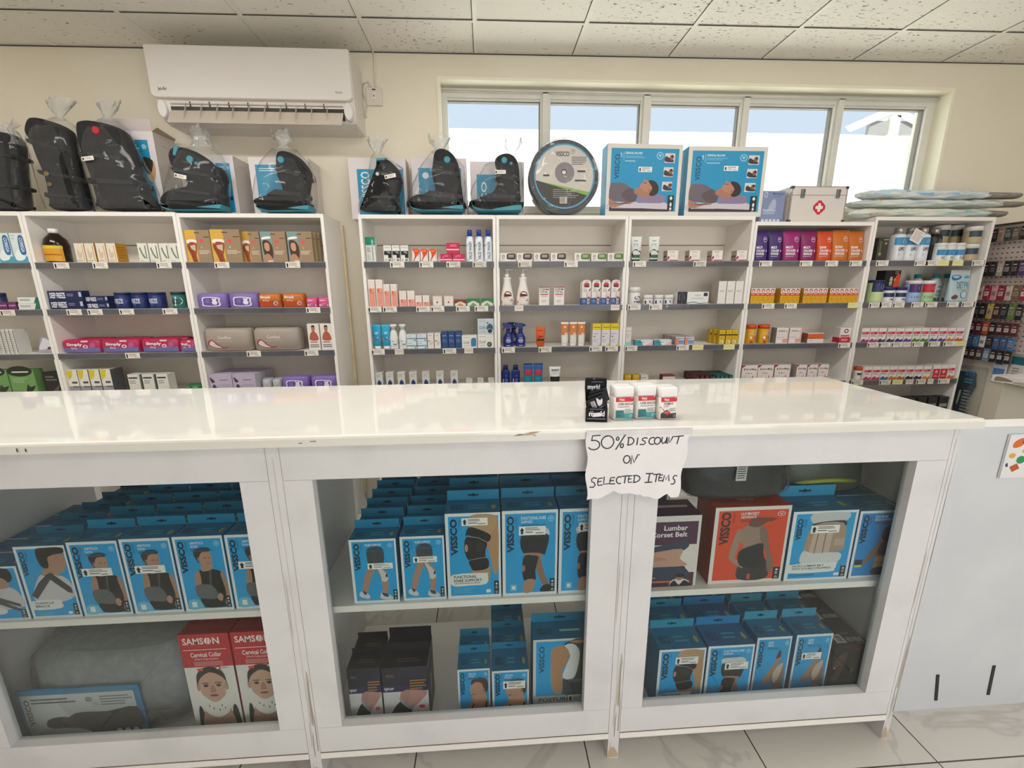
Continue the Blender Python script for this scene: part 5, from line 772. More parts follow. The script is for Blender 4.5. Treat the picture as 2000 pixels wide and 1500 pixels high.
# ring cushion pack
p = aty(1100, 341, 2.47); RR = aty(1168, 341, 2.47).x-p.x; o = Vector((p.x, 2.47, 1.7945+RR))
rc = empty('ring_cushion_pack', o, 'round clear pack holding grey ring cushion with printed card disc', 'ring cushion')
def disc(mb, r, y0, y1, mat, n=48, r2=None): mb.loft([[(q*math.cos(-2*math.pi*j/n), y, q*math.sin(-2*math.pi*j/n)) for j in range(n)] for q, y in ((r2 or r, y1), (r, y1-.01), (r, y0+.01), (r2 or r, y0))], mat)
mb = MB(); disc(mb, RR*.985, -.035, .07, noisy('grey_foam_cover', '4a4c50', '5a5c60', 20, .7), 48, RR*.93); mb.build('cushion', rc)
mb = MB(); disc(mb, RR*.86, -.041, -.036, '58a8cc'); mb.build('blue_backing', rc)
q = RR*.81; F = Flat((-q, -.0425, -q), (2*q, 0, 0), (0, 0, 2*q)); mb = MB(); n = 48
circ = [(.5+.5*math.cos(2*math.pi*j/n), .5+.5*math.sin(2*math.pi*j/n)) for j in range(n)]; mb.poly([F(u, v) for u, v in circ], 'd6cfc6'); cut = lambda u: .46-.26*u
cl = lambda k: [(u, min(v, cut(u)+k)) for u, v in circ if v < cut(u)+k]
lowp = sorted(cl(.035), key=lambda p: math.atan2(p[1]-.3, p[0]-.5)); mb.art(F, [('p', lowp, '8ab83c'), ('p', sorted(cl(-.012), key=lambda p: math.atan2(p[1]-.25, p[0]-.5)), '36342f'), T(.34, .82, .58, .9, 'VISSCO', '3a3532', 0, .03), El(.64, .9, .045, .045, 'a8a29c'), El(.64, .9, .033, .033, 'd6cfc6'), T(.62, .88, .66, .92, 'V', '5a5550', 0), Lr(.62, .68, .88, .82, 5, '6a645e'), El(.5, .56, .17, .17, '8a8288'), El(.49, .57, .05, .05, '4a444a'), El(.49, .565, .035, .032, 'e8e2da'), Rr(.13, .5, .24, .53, '3a3632'), Rr(.72, .57, .86, .6, '3a3632'), Rr(.68, .42, .88, .45, '3a3632'), Lr(.3, .14, .75, .3, 5, '8a867e'), Rr(.42, .06, .55, .17, 'cfcabf'), Lr(.43, .07, .54, .16, 4, '5a564e')]); mb.build('card_disc', rc)
mb = MB(); disc(mb, RR, -.052, .078, FILM, 48, RR*.96); mb.tube([(.985*RR*math.cos(t), -.05, .985*RR*math.sin(t)) for t in [2*math.pi*j/48 for j in range(49)]], .004, BAG, 6); mb.build('clear_cover', rc); rc.rotation_euler.x = R(-3)
# cervical pillow cartons
PIL = [Rr(.05, .07, .955, .94, '1792c2'), T(.10, .52, .165, .86, 'VISSCO', '0f3f66', 90, .02), T(.175, .82, .195, .88, 'UP', 'd8eef6', 90), Rr(.215, .78, .219, .89, 'cfe8f2'), T(.235, .86, .46, .89, 'CERVICAL PILLOWS', 'e8f4f8', 0, .012), Lr(.235, .8, .5, .84, 2, '6fbcd8'), Lr(.235, .755, .42, .775, 1, 'cfe8f2'), El(.7, .845, .045, .05, 'bfe2f0'), El(.7, .845, .038, .042, '1792c2'), T(.68, .825, .72, .865, 'V', 'e8f4f8'),
 Rr(.765, .75, .9, .88, 'd8d2d0'), Rr(.76, .56, .89, .69, 'd8d2d0'), Rr(.75, .36, .885, .49, 'd8d2d0')]
for v in (.75, .56, .36): PIL += [Ps('3a2a2e', (.77, v+.02), (.775, v+.09), (.82, v+.07), (.88, v+.04), (.88, v+.01)), El(.855, v+.07, .025, .035, '8a5a48'), Ps('2a1e22', (.84, v+.09), (.87, v+.11), (.885, v+.07))]
PIL += [Ps('c8c0cc', (.05, .075), (.05, .19), (.3, .2), (.8, .2), (.86, .09), (.84, .075)), Pg('3a2a30', (.05, .07), (.86, .07), (.86, .1), (.05, .13)), Ps('8a7a98', (.42, .2), (.44, .3), (.52, .33), (.64, .31), (.78, .3), (.8, .22), (.74, .19), (.5, .19)), Ps('6a5f68', (.05, .2), (.05, .44), (.14, .47), (.24, .46), (.33, .4), (.42, .33), (.4, .24), (.3, .19), (.15, .22)), Ps('5a4a50', (.2, .3), (.32, .4), (.41, .33), (.4, .22), (.32, .2)), Ps('a87862', (.05, .14), (.05, .24), (.16, .19), (.32, .17), (.34, .2), (.2, .15), (.1, .12)), Ps('a8745e', (.38, .37), (.48, .42), (.6, .32), (.56, .27), (.4, .31)), Ps('b5826a', (.46, .4), (.46, .45), (.49, .47), (.5, .52), (.54, .5), (.6, .5), (.65, .4), (.62, .33), (.53, .35)), Ps('2a1c1c', (.56, .5), (.64, .5), (.7, .43), (.7, .34), (.64, .29), (.58, .31), (.62, .4)), El(.585, .36, .02, .03, 'a06a56'), Rr(.5, .465, .54, .475, '3a2622'), Rr(.84, .08, .925, .3, '1c2126'), El(.885, .26, .018, .025, 'e4e4e4'), El(.885, .17, .014, .03, 'e4e4e4'), El(.885, .11, .014, .022, 'e4e4e4'), Lr(.08, .105, .5, .125, 1, 'c8bcc0')]
for k, ((x0, x1, yt, zz), ph) in enumerate((((1184, 1331, 281, .0), 'left one beside the ring cushion'), ((1341, 1494, 286, .0), 'right one beside the blue device carton'))):
    s = spot(x0, x1, yt, 1.79, 2.43); o = carton('pillow_carton', s[1]-.004, s[2], .105, 'ddd6cc', PIL, left='17a0cc', right='d6cfc6', top='d8d2c8'); o.location = (s[0], 2.43, 1.790); tag(o, 'blue carton picturing a woman lying on a pillow, '+ph, 'carton', 'pillow cartons on the shelf top'); o.rotation_euler.z = R((1.0, -.5)[k])
    F = Flat((-s[1]/2, 0, 0), (s[1], 0, 0), (0, 0, s[2])); sticker(o, F, (.42, .46)[k], (.62, .66)[k], (.60, .64)[k], (.69, .73)[k])
NEB = [El(.16, .88, .08, .09, 'cfd2da'), El(.16, .88, .06, .07, '8a94ac'), T(.45, .86, .93, .95, 'Mediquip', '44547c', 0, .02), Lr(.5, .81, .9, .845, 1, '55648c'), Ps('aab2c6', (.3, .4), (.45, .7), (.6, .72), (.62, .45)), T(.1, .36, .66, .43, 'Nebulizer', 'dfe2ea', 0, .01), Lr(.1, .26, .8, .34, 2, 'c0c6d6'), Rr(.02, .02, .98, .12, '6a7898')]+[Rr(.06+.17*i, .03, .19+.17*i, .11, 'd4d8e2') for i in range(5)]
o = carton('device_carton', .134, .168, .11, '7f8db0', NEB, left='c4d4dc', right='dfe2e6', top='a0acc0'); o.location = (aty(1517, 395, 2.44).x-.021, 2.44, 1.7605); tag(o, 'blue-grey medical device carton standing beside the first aid case', 'carton')
# first aid case
cs = spot(1543, 1652, 364, 1.7605, 2.43); w, h = cs[1], cs[2]; fa = empty('first_aid_case', (cs[0], 2.43, 1.7605), 'white metal first aid case with red cross and two latches', 'first aid case')
WM = pm('d8d0ca', .35); ALU = pm('b8b6b2', .3, .8)
mb = MB(); mb.box(-w/2, w/2, 0, .13, 0, h*.76, WM); F = Flat((-w/2, 0, 0), (w, 0, 0), (0, 0, h))
cr = lambda s_, c: Pg(c, *[(.53+s_*a*.55, .42+s_*b) for a, b in ((-.06, -.2), (.06, -.2), (.08, -.08), (.2, -.06), (.2, .06), (.08, .08), (.06, .2), (-.06, .2), (-.08, .08), (-.2, .06), (-.2, -.06), (-.08, -.08))])
mb.art(F, [El(.53, .42, .1, .17, 'c81e34'), cr(.98, 'c81e34'), cr(.6, 'e8e0dc')]); mb.build('case_body', fa)
mb = MB(); mb.box(-w/2, w/2, 0, .13, h*.765, h, WM); mb.build('case_lid', fa)
mb = MB()
for x in (-w/2, w/2-.006): mb.box(x-.001, x+.007, -.001, .005, 0, h, ALU)
mb.box(-w/2, w/2, -.001, .004, h-.004, h+.001, ALU); mb.box(-w/2, w/2, -.0015, .002, h*.755, h*.77, ALU)
for x in (-w/2-.002, w/2-.013):
    for z in (0, h-.012): mb.box(x, x+.016, -.003, .014, z-.0 if z == 0 else z, z+.014, '3a3a3c')
mb.build('metal_edging', fa)
for x in (-.3*w, .33*w): mb = MB(); mb.box(x-.011, x+.011, -.005, -.001, h*.68, h*.92, pm('8a8a86', .3, .7)); mb.tube([(x-.008, -.006, h*.74), (x-.008, -.009, h*.9), (x+.008, -.009, h*.9), (x+.008, -.006, h*.74)], .002, ALU, 6); mb.build('latch', fa)
mb = MB(); mb.tube([(-w/2-.002, .05, h*.86), (-w/2-.02, .05, h*.84), (-w/2-.022, .06, h*.76), (-w/2-.012, .07, h*.72), (-w/2-.002, .08, h*.74)], .003, '3c3c3e', 6); mb.build('carry_strap', fa)
# long wrapped bundles
WRAPM = [noisy('milky_wrap_%d' % i, a, b, 9, .25, .9, 24, 6, .35, .6, (1, 2.5, 3)) for i, (a, b) in enumerate((('dfe3da', 'cfd8d4'), ('e2e0d0', 'd4dcd2'), ('e6e8e4', 'd2dce0')))]; GREYC = noisy('grey_cloth_end', '8a847e', '9a948e', 20, .8)
def bundle(x0, x1, xe, z0, th, Y, dep, m, label, art, sag=.0, tilt=0):
    A = aty(x0, 405, Y).x; B = aty(x1, 400, Y).x; E_ = aty(xe, 400, Y).x; r = empty('wrapped_bundle', ((A+B)/2, Y, z0), label, 'wrapped bundle', 'long wrapped bundles lying on top at right'); c = (A+B)/2; rnd = random.Random(int(x0+th*999)); mb = MB(); n = 44; rings = []
    for i in range(n+1):
        t = i/n; x = A+(E_-A)*t-c; k = min(1, .45+6*t, .72+5*(1-t)); rr = []
        for j in range(20):
            a = 2*math.pi*j/20; q = 1+.10*math.sin(3*a+9*t+x0)+.08*math.sin(5*a-23*t+x0*2)+.06*math.sin(37*t+2*a)+rnd.uniform(-.04, .04); rr.append((x, -dep/2*k*q*math.copysign(abs(math.cos(a))**.7, math.cos(a)), th/2+th/2*k*min(q, 1.04)*.93*math.sin(a)+tilt*t))
        rings.append(rr)
    mb.loft(rings, m); mb.art(Flat((A-c, -dep/2-.004, 0), (E_-A, 0, tilt), (0, 0, th)), art); mb.build('wrap', r)
    mb = MB(); rings = []
    for i in range(7):
        t = i/6; x = E_+(B-E_)*t-c-.01; k = .74-.12*t; rings.append([(x, -dep/2*k*math.cos(a)*(1+rnd.uniform(-.05, .05)), th/2+th/2*k*math.sin(a)*(1+rnd.uniform(-.05, .05))+tilt) for a in [2*math.pi*j/16 for j in range(16)]])
    mb.loft(rings, GREYC); mb.build('cloth_end', r)
    mb = MB(); e = .15*(E_-A); mb.tube([(A-c+e+.01*math.sin(a), -dep/2*1.0*math.cos(a), th/2+th*.46*math.sin(a)+tilt*.15) for a in [2*math.pi*j/20 for j in range(21)]], .004, 'd8cdb4', 6); mb.build('tie', r); return r
bundle(1652, 1962, 1925, 1.790, .052, 2.47, .12, WRAPM[1], 'milky wrapped long bundle at bottom of the pile, end drooping', [Lr(.3, .3, .45, .5, 1, '9cc4cc'), Ps('7fc0c4', (.62, .35), (.8, .7), (.95, .6), (.8, .5))])
bundle(1654, 1990, 1945, 1.844, .046, 2.48, .13, WRAPM[0], 'milky wrapped long bundle in middle of the pile with longest grey end', [Lr(.4, .3, .5, .5, 1, 'a8c8d4')], tilt=.004)
bundle(1672, 1982, 1916, 1.892, .052, 2.475, .12, WRAPM[2], 'milky wrapped long bundle on top of the pile with blue print', [Lr(.22, .5, .36, .8, 1, '8ab4dc'), ('p', [(.38, .5), (.42, .35), (.52, .35), (.5, .6), (.49, .5), (.43, .5)], '7aaae0'), ('p', [(.66, .55), (.7, .4), (.78, .4), (.76, .6)], '8ab8e8'), Ps('bcd8e8', (.05, .5), (.2, .9), (.3, .6), (.2, .3))], tilt=.0)
o = bundle(1692, 1870, 1860, 1.792, .030, 2.615, .10, WRAPM[1], 'pale wrapped bundle lying at the back against the wall', [])

# ================================================================== on the wall: cooling unit, switch, cables
AX0, AX1 = -1.668, -.672; ac = empty('air_conditioner', ((AX0+AX1)/2, W, 2.25), 'white split air conditioner high on the wall with open flap', 'air conditioner'); ACW = pm('e0dad4', .35); hw = (AX1-AX0)/2
prof = [(0, 0), (-.12, .0), (-.17, .012), (-.19, .03), (-.202, .11), (-.215, .2), (-.212, .30), (-.19, .333), (-.15, .34), (0, .34)]
mb = MB(); rings = []
for x, k in ((-hw, .93), (-hw+.008, .975), (-hw+.03, 1), (hw-.03, 1), (hw-.008, .975), (hw, .93)): rings.append([(x, y*k-.0005, .17+(z-.17)*(1-(1-k)*.8)) for y, z in prof])
mb.loft(rings, ACW, True, False); mb.box(-hw+.07, hw-.055, -.197, -.1, .022, .1, '2a2622'); mb.build('casing', ac)
mb = MB(); pts = [(-hw+.0, .118), (-hw+.012, .106), (-hw+.03, .102), (hw-.03, .102), (hw-.012, .106), (hw-.0, .118), (hw, .33), (hw-.008, .338), (-hw+.008, .338), (-hw, .33)]
mb.puff(pts, -.226, -.2, .006, ACW, 3, False); FA = Flat((-hw, -.2262, .1), (2*hw, 0, 0), (0, 0, .24))
mb.art(FA, [T(.04, .12, .085, .21, 'Jet-Air', '3a3634', 0, .02), T(.915, .14, .952, .19, 'Quzzo', '5a5550', 0, .01)]); mb.build('front_panel', ac)
mb = MB(); mb.box(-hw+.075, hw-.06, -.205, -.199, .082, .086, 'b5ab9c')
for k in range(1, 9): x = -hw+.075+k*(2*hw-.135)/9; mb.box(x-.0015, x+.0015, -.205, -.196, .072, .094, '2e2a26')
mb.build('outlet_guide', ac)
mb = MB(); L0, L1 = -hw+.072, hw-.058
mb.loft([[(L0, -.206, .048), (L1, -.206, .048), (L1, -.206, .052), (L0, -.206, .052)], [(L0, -.246, -.018), (L1, -.246, -.018), (L1, -.248, -.014), (L0, -.248, -.014)]], noisy('flap_plastic', 'c8bdae', 'd0c6b8', 4, .5), True, False); mb.build('air_flap', ac)
for k in range(1, 11):
    x = L0+(L1-L0)*k/11; mb = MB(); mb.loft([[(x-.001, -.208, .061), (x+.001, -.208, .061), (x+.001, -.206, .088), (x-.001, -.206, .088)], [(x-.001, -.243, -.002), (x+.001, -.243, -.002), (x+.001, -.228, .04), (x-.001, -.228, .04)]], 'c4baac', True, False); mb.build('louvre_fin', ac)
for s in (-1, 1): mb = MB(); x = s*(hw-.032); mb.puff([(x+.026*math.cos(t), .062+.046*math.sin(t)) for t in [2*math.pi*j/20 for j in range(20)]], -.207, -.15, .006, ACW, 2); mb.build('end_cap', ac)
sw = empty('isolator_switch', aty(732, 190, W-.0005), 'square white isolator switch beside the air conditioner', 'switch')
mb = MB(); mb.puff([(-.044, -.046), (.044, -.046), (.044, .046), (-.044, .046)], -.014, 0, .003, 'e2d9cc', 2, False); mb.build('face_plate', sw)
mb = MB(); mb.box(-.011, .011, -.019, -.0138, -.018, .018, 'ece4d8'); mb.build('rocker', sw)
for x in (-.03, .03): mb = MB(); disc(mb, .004, -.0165, -.0138, pm('9a9288', .4, .6), 10); mb.build('screw', sw)
mb = MB(); mb.box(-.01, .01, -.0158, -.0138, .03, .036, '3a322c'); mb.build('pilot_light', sw)
wp_ = lambda x, y, d=.006: aty(x, y, W-d)
mb = MB(); mb.tube([wp_(724, 94), wp_(730, 105), wp_(732, 130), wp_(733, 172)], .005, 'e6dccb', 8); mb.tube([wp_(726, 172), wp_(718, 160), wp_(709, 164), wp_(708, 180), wp_(716, 200), wp_(716, 215), wp_(714, 226), Vector((-.662, W-.006, aty(705, 231, W).z))], .004, 'd8cebd', 8); tag(mb.build('power_cable'), 'thin pale power cable running from ceiling to switch and air conditioner', 'cable')

# ================================================================== goods on the worktop, the paper notice
def place_top(o, x0, y0, x1, y1, dy=0):
    A = atz(x0, y0, CT); B = atz(x1, y1, CT); m_ = (A+B)/2; o.location = (m_.x, m_.y+dy, CT+.0008); o.rotation_euler.z = math.atan2(B.y-A.y, B.x-A.x); return (B-A).length
def htop(x, yt, Y): return aty(x, yt, Y).z-CT
w = (atz(1186, 824, CT)-atz(1143, 824, CT)).length; h = htop(1163, 741, 1.02)
r = empty('sachet_display_box', (0, 0, 0), 'small black display box of sachets standing on the white worktop', 'display box'); NV = pm('0d0d15', .6, 0, .25)
mb = MB(); d = .05; mb.box(-w/2, w/2, 0, .001, 0, h*.35, NV); mb.box(-w/2, w/2, d-.001, d, 0, h*.72, 'cfcac2'); mb.box(-w/2, w/2, 0.001, d-.001, 0, .001, NV)
for s in (-1, 1): x = s*(w/2-.0005); mb.loft([[(x-.0005, 0, 0), (x+.0005, 0, 0), (x+.0005, d, 0), (x-.0005, d, 0)], [(x-.0005, 0, h*.36), (x+.0005, 0, h*.36), (x+.0005, d, h*.72), (x-.0005, d, h*.72)]], 'cfcac2', True, False)
mb.art(Flat((-w/2, 0, 0), (w, 0, 0), (0, 0, h*.35)), [T(.14, .38, .86, .78, 'm', 'e8e6ea', 0, .03) if 0 else T(.16, .4, .42, .66, 'm', 'e8e6ea', 0, .03), T(.68, .4, .86, .78, 'kl', 'e8e6ea', 0, .03), Pg('e2dfe0', (.32, .34), (.7, .4), (.66, .68), (.36, .62)), Rr(.08, .2, .92, .23, 'b0aeb8'), Lr(.2, .86, .85, .93, 1, '8a889a'), El(.24, .74, .02, .03, 'e8e6ea'), El(.32, .74, .02, .03, 'e8e6ea')])
mb.build('display_tray', r)
mb = MB(); mb.box(-w/2+.001, w/2-.001, d-.010, d-.001, h*.34, h*.985, NV); mb.puff([(-w/2, h*.7), (w/2, h*.6), (w/2, h*.9), (w*.4, h), (-w*.42, h), (-w/2, h*.92)], d-.012, d-.0, .002, NV, 1, False); G = Flat((-w/2, d-.0125, h*.4), (w, 0, 0), (0, 0, h*.6))
mb.art(G, [T(.12, .48, .68, .74, 'myrkl', 'e4e2ea', 0, .03), Rr(.3, .84, .8, .855, '9a98a8'), El(.4, .97, .05, .02, '8a8898')]); mb.build('header_card', r)
for k in range(3):
    mb = MB(); a = R(24-4*k); c, s = math.cos(a), math.sin(a); q = [(-.4*w, -.16*h), (.42*w, -.16*h), (.42*w, .17*h), (-.4*w, .17*h)]; yy = .008+.009*k
    mb.puff([(u*c-v*s+.004*k, u*s+v*c+h*.42+.008*k) for u, v in q], yy, yy+.006, .002, pm('101019', .4, 0, .3), 2)
    if k == 0:
        U = Vector((c, 0, s))*w*.82; V = Vector((-s, 0, c))*h*.33; mb.art(Flat(Vector((0, yy-.0004, h*.42))-U/2-V/2, U, V), [Rr(.22, .15, .46, .8, 'c8c6d0'), Lr(.24, .2, .44, .75, 6, '1a1a24'), Ps('e0dee6', (.55, .5), (.62, .95), (.75, .7), (.9, .75), (.8, .4), (.6, .3)), Lr(.5, .1, .9, .22, 1, 'b0aeb8')])
    mb.build('sachet', r)
place_top(r, 1143, 824, 1186, 825)
def capsule_bottle(wd, ht, dp, low, title):
    rg = [(0, .47*wd, .46*dp, 5), (.02*ht, .5*wd, .5*dp, 6), (.70*ht, .5*wd, .5*dp, 6)]; r_ = [(z, a, b, e) for z, a, b, e in rg]; t_ = bpy.data.objects.new('capsule_bottle', None); COL.objects.link(t_)
    mb = MB(); mb.ringloft(r_, pm('e9e5e1', .35), 32, (0, dp/2)); Wp = Wrap(r_, .02*ht, .70*ht, (0, dp/2), .97); Wp.nu = 18
    mb.art(Wp, [Rr(.06, .80, .97, 1.0, 'cc1c30'), Pg('cc1c30', (.97, 1.0), (1, 1.0), (.97, .84)), T(.2, .85, .5, .96, 'Vital.', 'f6eceb', 0, .02), El(.86, .98, .05, .035, 'f0dede'), El(.86, .98, .03, .02, 'cc1c30')]+title+low)
    mb.build('bottle_body', t_); mb = MB(); mb.ringloft([(.705*ht, .485*wd, .485*dp, 6), (.72*ht, .5*wd, .5*dp, 6), (.965*ht, .49*wd, .49*dp, 6), (.99*ht, .46*wd, .46*dp, 5), (ht, .42*wd, .42*dp, 5)], pm('efecea', .3), 32, (0, dp/2)); mb.build('flip_cap', t_); return t_
TEA = [Rr(.08, .03, .46, .42, '1d6a70'), Ps('5aa8a8', (.1, .2), (.3, .28), (.42, .2), (.4, .12), (.12, .1)), Rr(.46, .03, .97, .28, '3f9a9c'), Pg('2a7a80', (.4, .03), (.52, .03), (.47, .42), (.38, .42)), El(.84, .16, .07, .06, 'd8ecec'), El(.84, .16, .05, .043, '3f9a9c'), Lr(.52, .3, .92, .48, 3, '8a9094'), Rr(.1, .06, .5, .075, 'd8ecec')]
LT = [T(.16, .64, .94, .75, 'LIVER RESCUE', '2a2628', 0, .01), Lr(.16, .53, .9, .6, 2, '8a8686')]
BT = [T(.2, .66, .72, .77, 'VITAMIN B', '2a2628', 0, .01), T(.2, .58, .55, .64, 'COMPLEX', '4a4648', 0, .0), Lr(.2, .52, .5, .55, 1, '8a8686')]
BC = [Rr(.08, .03, .97, .26, '2a2022'), Pg('c41e30', (.08, .12), (.5, .36), (.62, .3), (.2, .03), (.08, .03)), Pg('7a1a24', (.08, .26), (.42, .44), (.5, .4), (.08, .18)), Pg('e04a52', (.12, .03), (.2, .03), (.52, .26), (.44, .28)), Pg('c41e30', (.02, .56), (.05, .58), (.34, .36), (.3, .34)), El(.84, .14, .07, .06, 'c8c0c0'), El(.84, .14, .05, .043, '2a2022'), Lr(.52, .34, .95, .5, 3, '9a9494')]
for (x0, y0, x1, y1, yt), low, tt, lb in (((1198, 822, 1238, 820, 752), TEA, LT, 'white supplement bottle with teal picture, nearest the black display box'), ((1241.5, 820, 1281, 818, 750), TEA, LT, 'white supplement bottle with teal picture, middle of the three on the worktop'), ((1286, 821, 1322, 819, 752), BC, BT, 'white supplement bottle with red and black stripes, third on the worktop')):
    wd = (atz(x1, y1, CT)-atz(x0, y0, CT)).length-.001; o = capsule_bottle(wd, htop((x0+x1)/2, yt, 1.03), .045, low, tt); place_top(o, x0, y0, x1, y1); tag(o, lb, 'bottle', 'supplement bottles on the worktop')
# paper notice taped to the counter edge
nt_ = empty('paper_notice', (0, 0, 0), 'torn white paper notice with handwritten discount offer taped to counter edge', 'notice'); NX0, NX1 = aty(1146, 850, .938).x, aty(1350, 846, .938).x; NZ1 = 1.066; NW = NX1-NX0; NZ0 = aty(1240, 972, .938).z; NH = NZ1-NZ0
def npt(u, v, L=0): return Vector((NX0+NW*(u*(1-.10*(1-v))+.01*(1-v)), .9372-.006*max(0, .75-v)*math.sin(u*9+1)**2-.012*max(0, .5-v)-.0006-EPS*L*1.5, NZ0+NH*v))
npt.nu = 1
mb = MB(); n, k = 24, 14; edge = lambda u: .02+.055*max(0, math.sin(u*8.5-.6))+.02*math.sin(u*31)+(.06 if .25 < u < .6 else 0)-(.05 if u > .9 else 0)
PW = noisy('white_paper', 'e9e7e9', 'efedf0', 6, .7); gridv = []
for i in range(n+1):
    u = i/n; e0 = edge(u)
    for j in range(k+1): v = e0+(1-e0)*j/k; uu = u+(.012*math.sin(v*13) if i in (0, n) else 0); gridv.append(npt(uu, v))
nb = len(gridv); fs = [(i*(k+1)+j, (i+1)*(k+1)+j, (i+1)*(k+1)+j+1, i*(k+1)+j+1) for i in range(n) for j in range(k)]
mb.mesh(gridv, fs, PW, True); mb.build('sheet', nt_)
# handwriting: pen strokes as thin ribbons on the sheet
_SN = [0]
def stroke(mb, pts, wd=.0029, col='17171c'):
    _SN[0] += 1; P = [npt(u, v, 6+_SN[0] % 7) for u, v in pts]; n_ = len(P); q = []
    for i in range(n_):
        d = (P[min(i+1, n_-1)]-P[max(i-1, 0)]).normalized(); s = Vector((-d.z, 0, d.x)).normalized()*wd/2; e = d*wd*.3*(-1 if i == 0 else 1 if i == n_-1 else 0); q += [P[i]-s+e, P[i]+s+e]
    mb.mesh(q, [(2*i, 2*i+2, 2*i+3, 2*i+1) for i in range(n_-1)], col)
def arc(cu, cv, ru, rv, a0, a1, n=12): return [(cu+ru*math.cos(R(a0+(a1-a0)*i/n)), cv+rv*math.sin(R(a0+(a1-a0)*i/n))) for i in range(n+1)]
HW = []
def glyph(ch, u, v, w_, h_):
    g = {'5': [[(.95, 1), (.2, .98), (.12, .62)], arc(.35, .32, .6, .34, 110, -150)], '0': [arc(.5, .5, .5, .5, 100, 470, 18)], 'D': [[(.12, 1), (.1, 0)], [(-.05, .98)]+arc(.15, .5, .85, .5, 80, -90)+[(.0, .02)]], 'I': [[(.5, 1), (.45, 0)]], 'J': [[(.0, .98), (1, 1)], [(.5, 1), (.45, .03)], [(-.05, .0), (.95, .06)]], 'S': [[(.95, .92), (.6, 1), (.3, .85), (.3, .62), (.65, .5), (.8, .25), (.55, .02), (.05, .05)]], 'C': [arc(.6, .5, .55, .5, 60, 300)], 'O': [arc(.5, .5, .5, .5, 100, 470, 16)], 'U': [[(.05, 1), (.05, .3), (.3, 0), (.6, .1), (.85, .5), (.9, 1), (.9, .0)]], 'N': [[(.1, 0), (.15, .95), (.55, .1), (.75, .6), (.95, 1), (1.15, .95)]], 'T': [[(-.15, .95), (1.2, 1.02)], [(.5, 1), (.4, 0)]], 'E': [[(.9, .98), (.25, .95), (.1, .55), (.15, .05), (.95, .08)], [(.12, .52), (.75, .55)]], 'L': [[(.15, 1), (.1, .05), (1.0, .1)]], 'M': [[(.0, 0), (.14, .92), (.42, .25), (.7, .95), (.86, .05)]], '%': [arc(.15, .8, .13, .14, 0, 360, 10), [(.85, 1.1), (.05, -.1)], arc(.62, .2, .14, .18, 0, 360, 10)]}[ch]
    for s in g: HW.append([(u+w_*a, v+h_*b) for a, b in s])
for ch, u, v, w_, h_ in (('5', .035, .74, .095, .2), ('0', .14, .75, .12, .18), ('%', .28, .75, .1, .17), ('D', .395, .79, .06, .11), ('I', .475, .79, .03, .1), ('S', .515, .79, .07, .1), ('C', .6, .79, .06, .1), ('O', .655, .79, .06, .1), ('U', .725, .8, .055, .09), ('N', .785, .8, .05, .1), ('T', .86, .79, .06, .11),
    ('O', .37, .53, .065, .11), ('N', .44, .52, .075, .13), ('S', .03, .2, .075, .14), ('E', .11, .22, .06, .11), ('L', .175, .23, .065, .11), ('E', .24, .23, .06, .1), ('C', .31, .24, .055, .1), ('T', .375, .25, .055, .1), ('E', .43, .25, .045, .1), ('D', .49, .25, .07, .1), ('J', .62, .24, .07, .13), ('T', .705, .25, .05, .11), ('E', .75, .26, .045, .09), ('M', .8, .25, .08, .1), ('S', .895, .2, .055, .13)): glyph(ch, u, v, w_, h_)
mb = MB()
for s in HW: stroke(mb, s)
mb.build('handwriting', nt_)
mb = MB(); mb.box(NX0-.004, NX1+.002, .9362, .9368, NZ1-.014, NZ1+.002, FILM); mb.build('clear_tape', nt_)

# ================================================================== goods inside the counter
ZU, ZL = .5461, .0971; YF = 1.024
B1, B2, B3, SK, SK2 = '0a9cdc', '0e78aa', '116f9a', 'a8826c', '8f6a56'
def vis(fig, title, bgc=B1, mu=.055, mv=.035, sub='CORE', icon=True, tk='06263c', vx=(.085, .215, .52, .94)):
    a = [Rr(mu, mv, 1-mu*.7, 1-mv, bgc)]+fig+[T(vx[0], vx[2], vx[1], vx[3], 'VISSCO', tk, 90, .045), T(vx[1]+.02, vx[3]-.13, vx[1]+.055, vx[3]-.01, sub, '0f6f9c' if bgc == B1 else '8a2a14', 90)]
    if title: a += [T(.34, .895, .34+.0295*len(title[0]), .93, title[0], 'e4f2f8', 0, .012)]+([T(.34, .855, .34+.0295*len(title[1]), .885, title[1], 'e4f2f8', 0, .012)] if len(title) > 1 else [])+[Lr(.34, .80, .78, .84, 2, '0f6a94' if bgc == B1 else '8a2a14'), El(.87, .9, .052, .032, 'bfe0ee'), El(.87, .9, .043, .026, bgc), T(.845, .887, .895, .913, 'V', 'e4f2f8')]
    if icon: a += [Rr(.87, .04, 1-mu*.75, .2, '18242b'), El(.915, .165, .018, .012, 'dfe6e8'), Lr(.895, .1, .935, .14, 2, 'dfe6e8'), El(.915, .065, .02, .014, 'dfe6e8'), El(.915, .065, .013, .009, '18242b')]
    return a
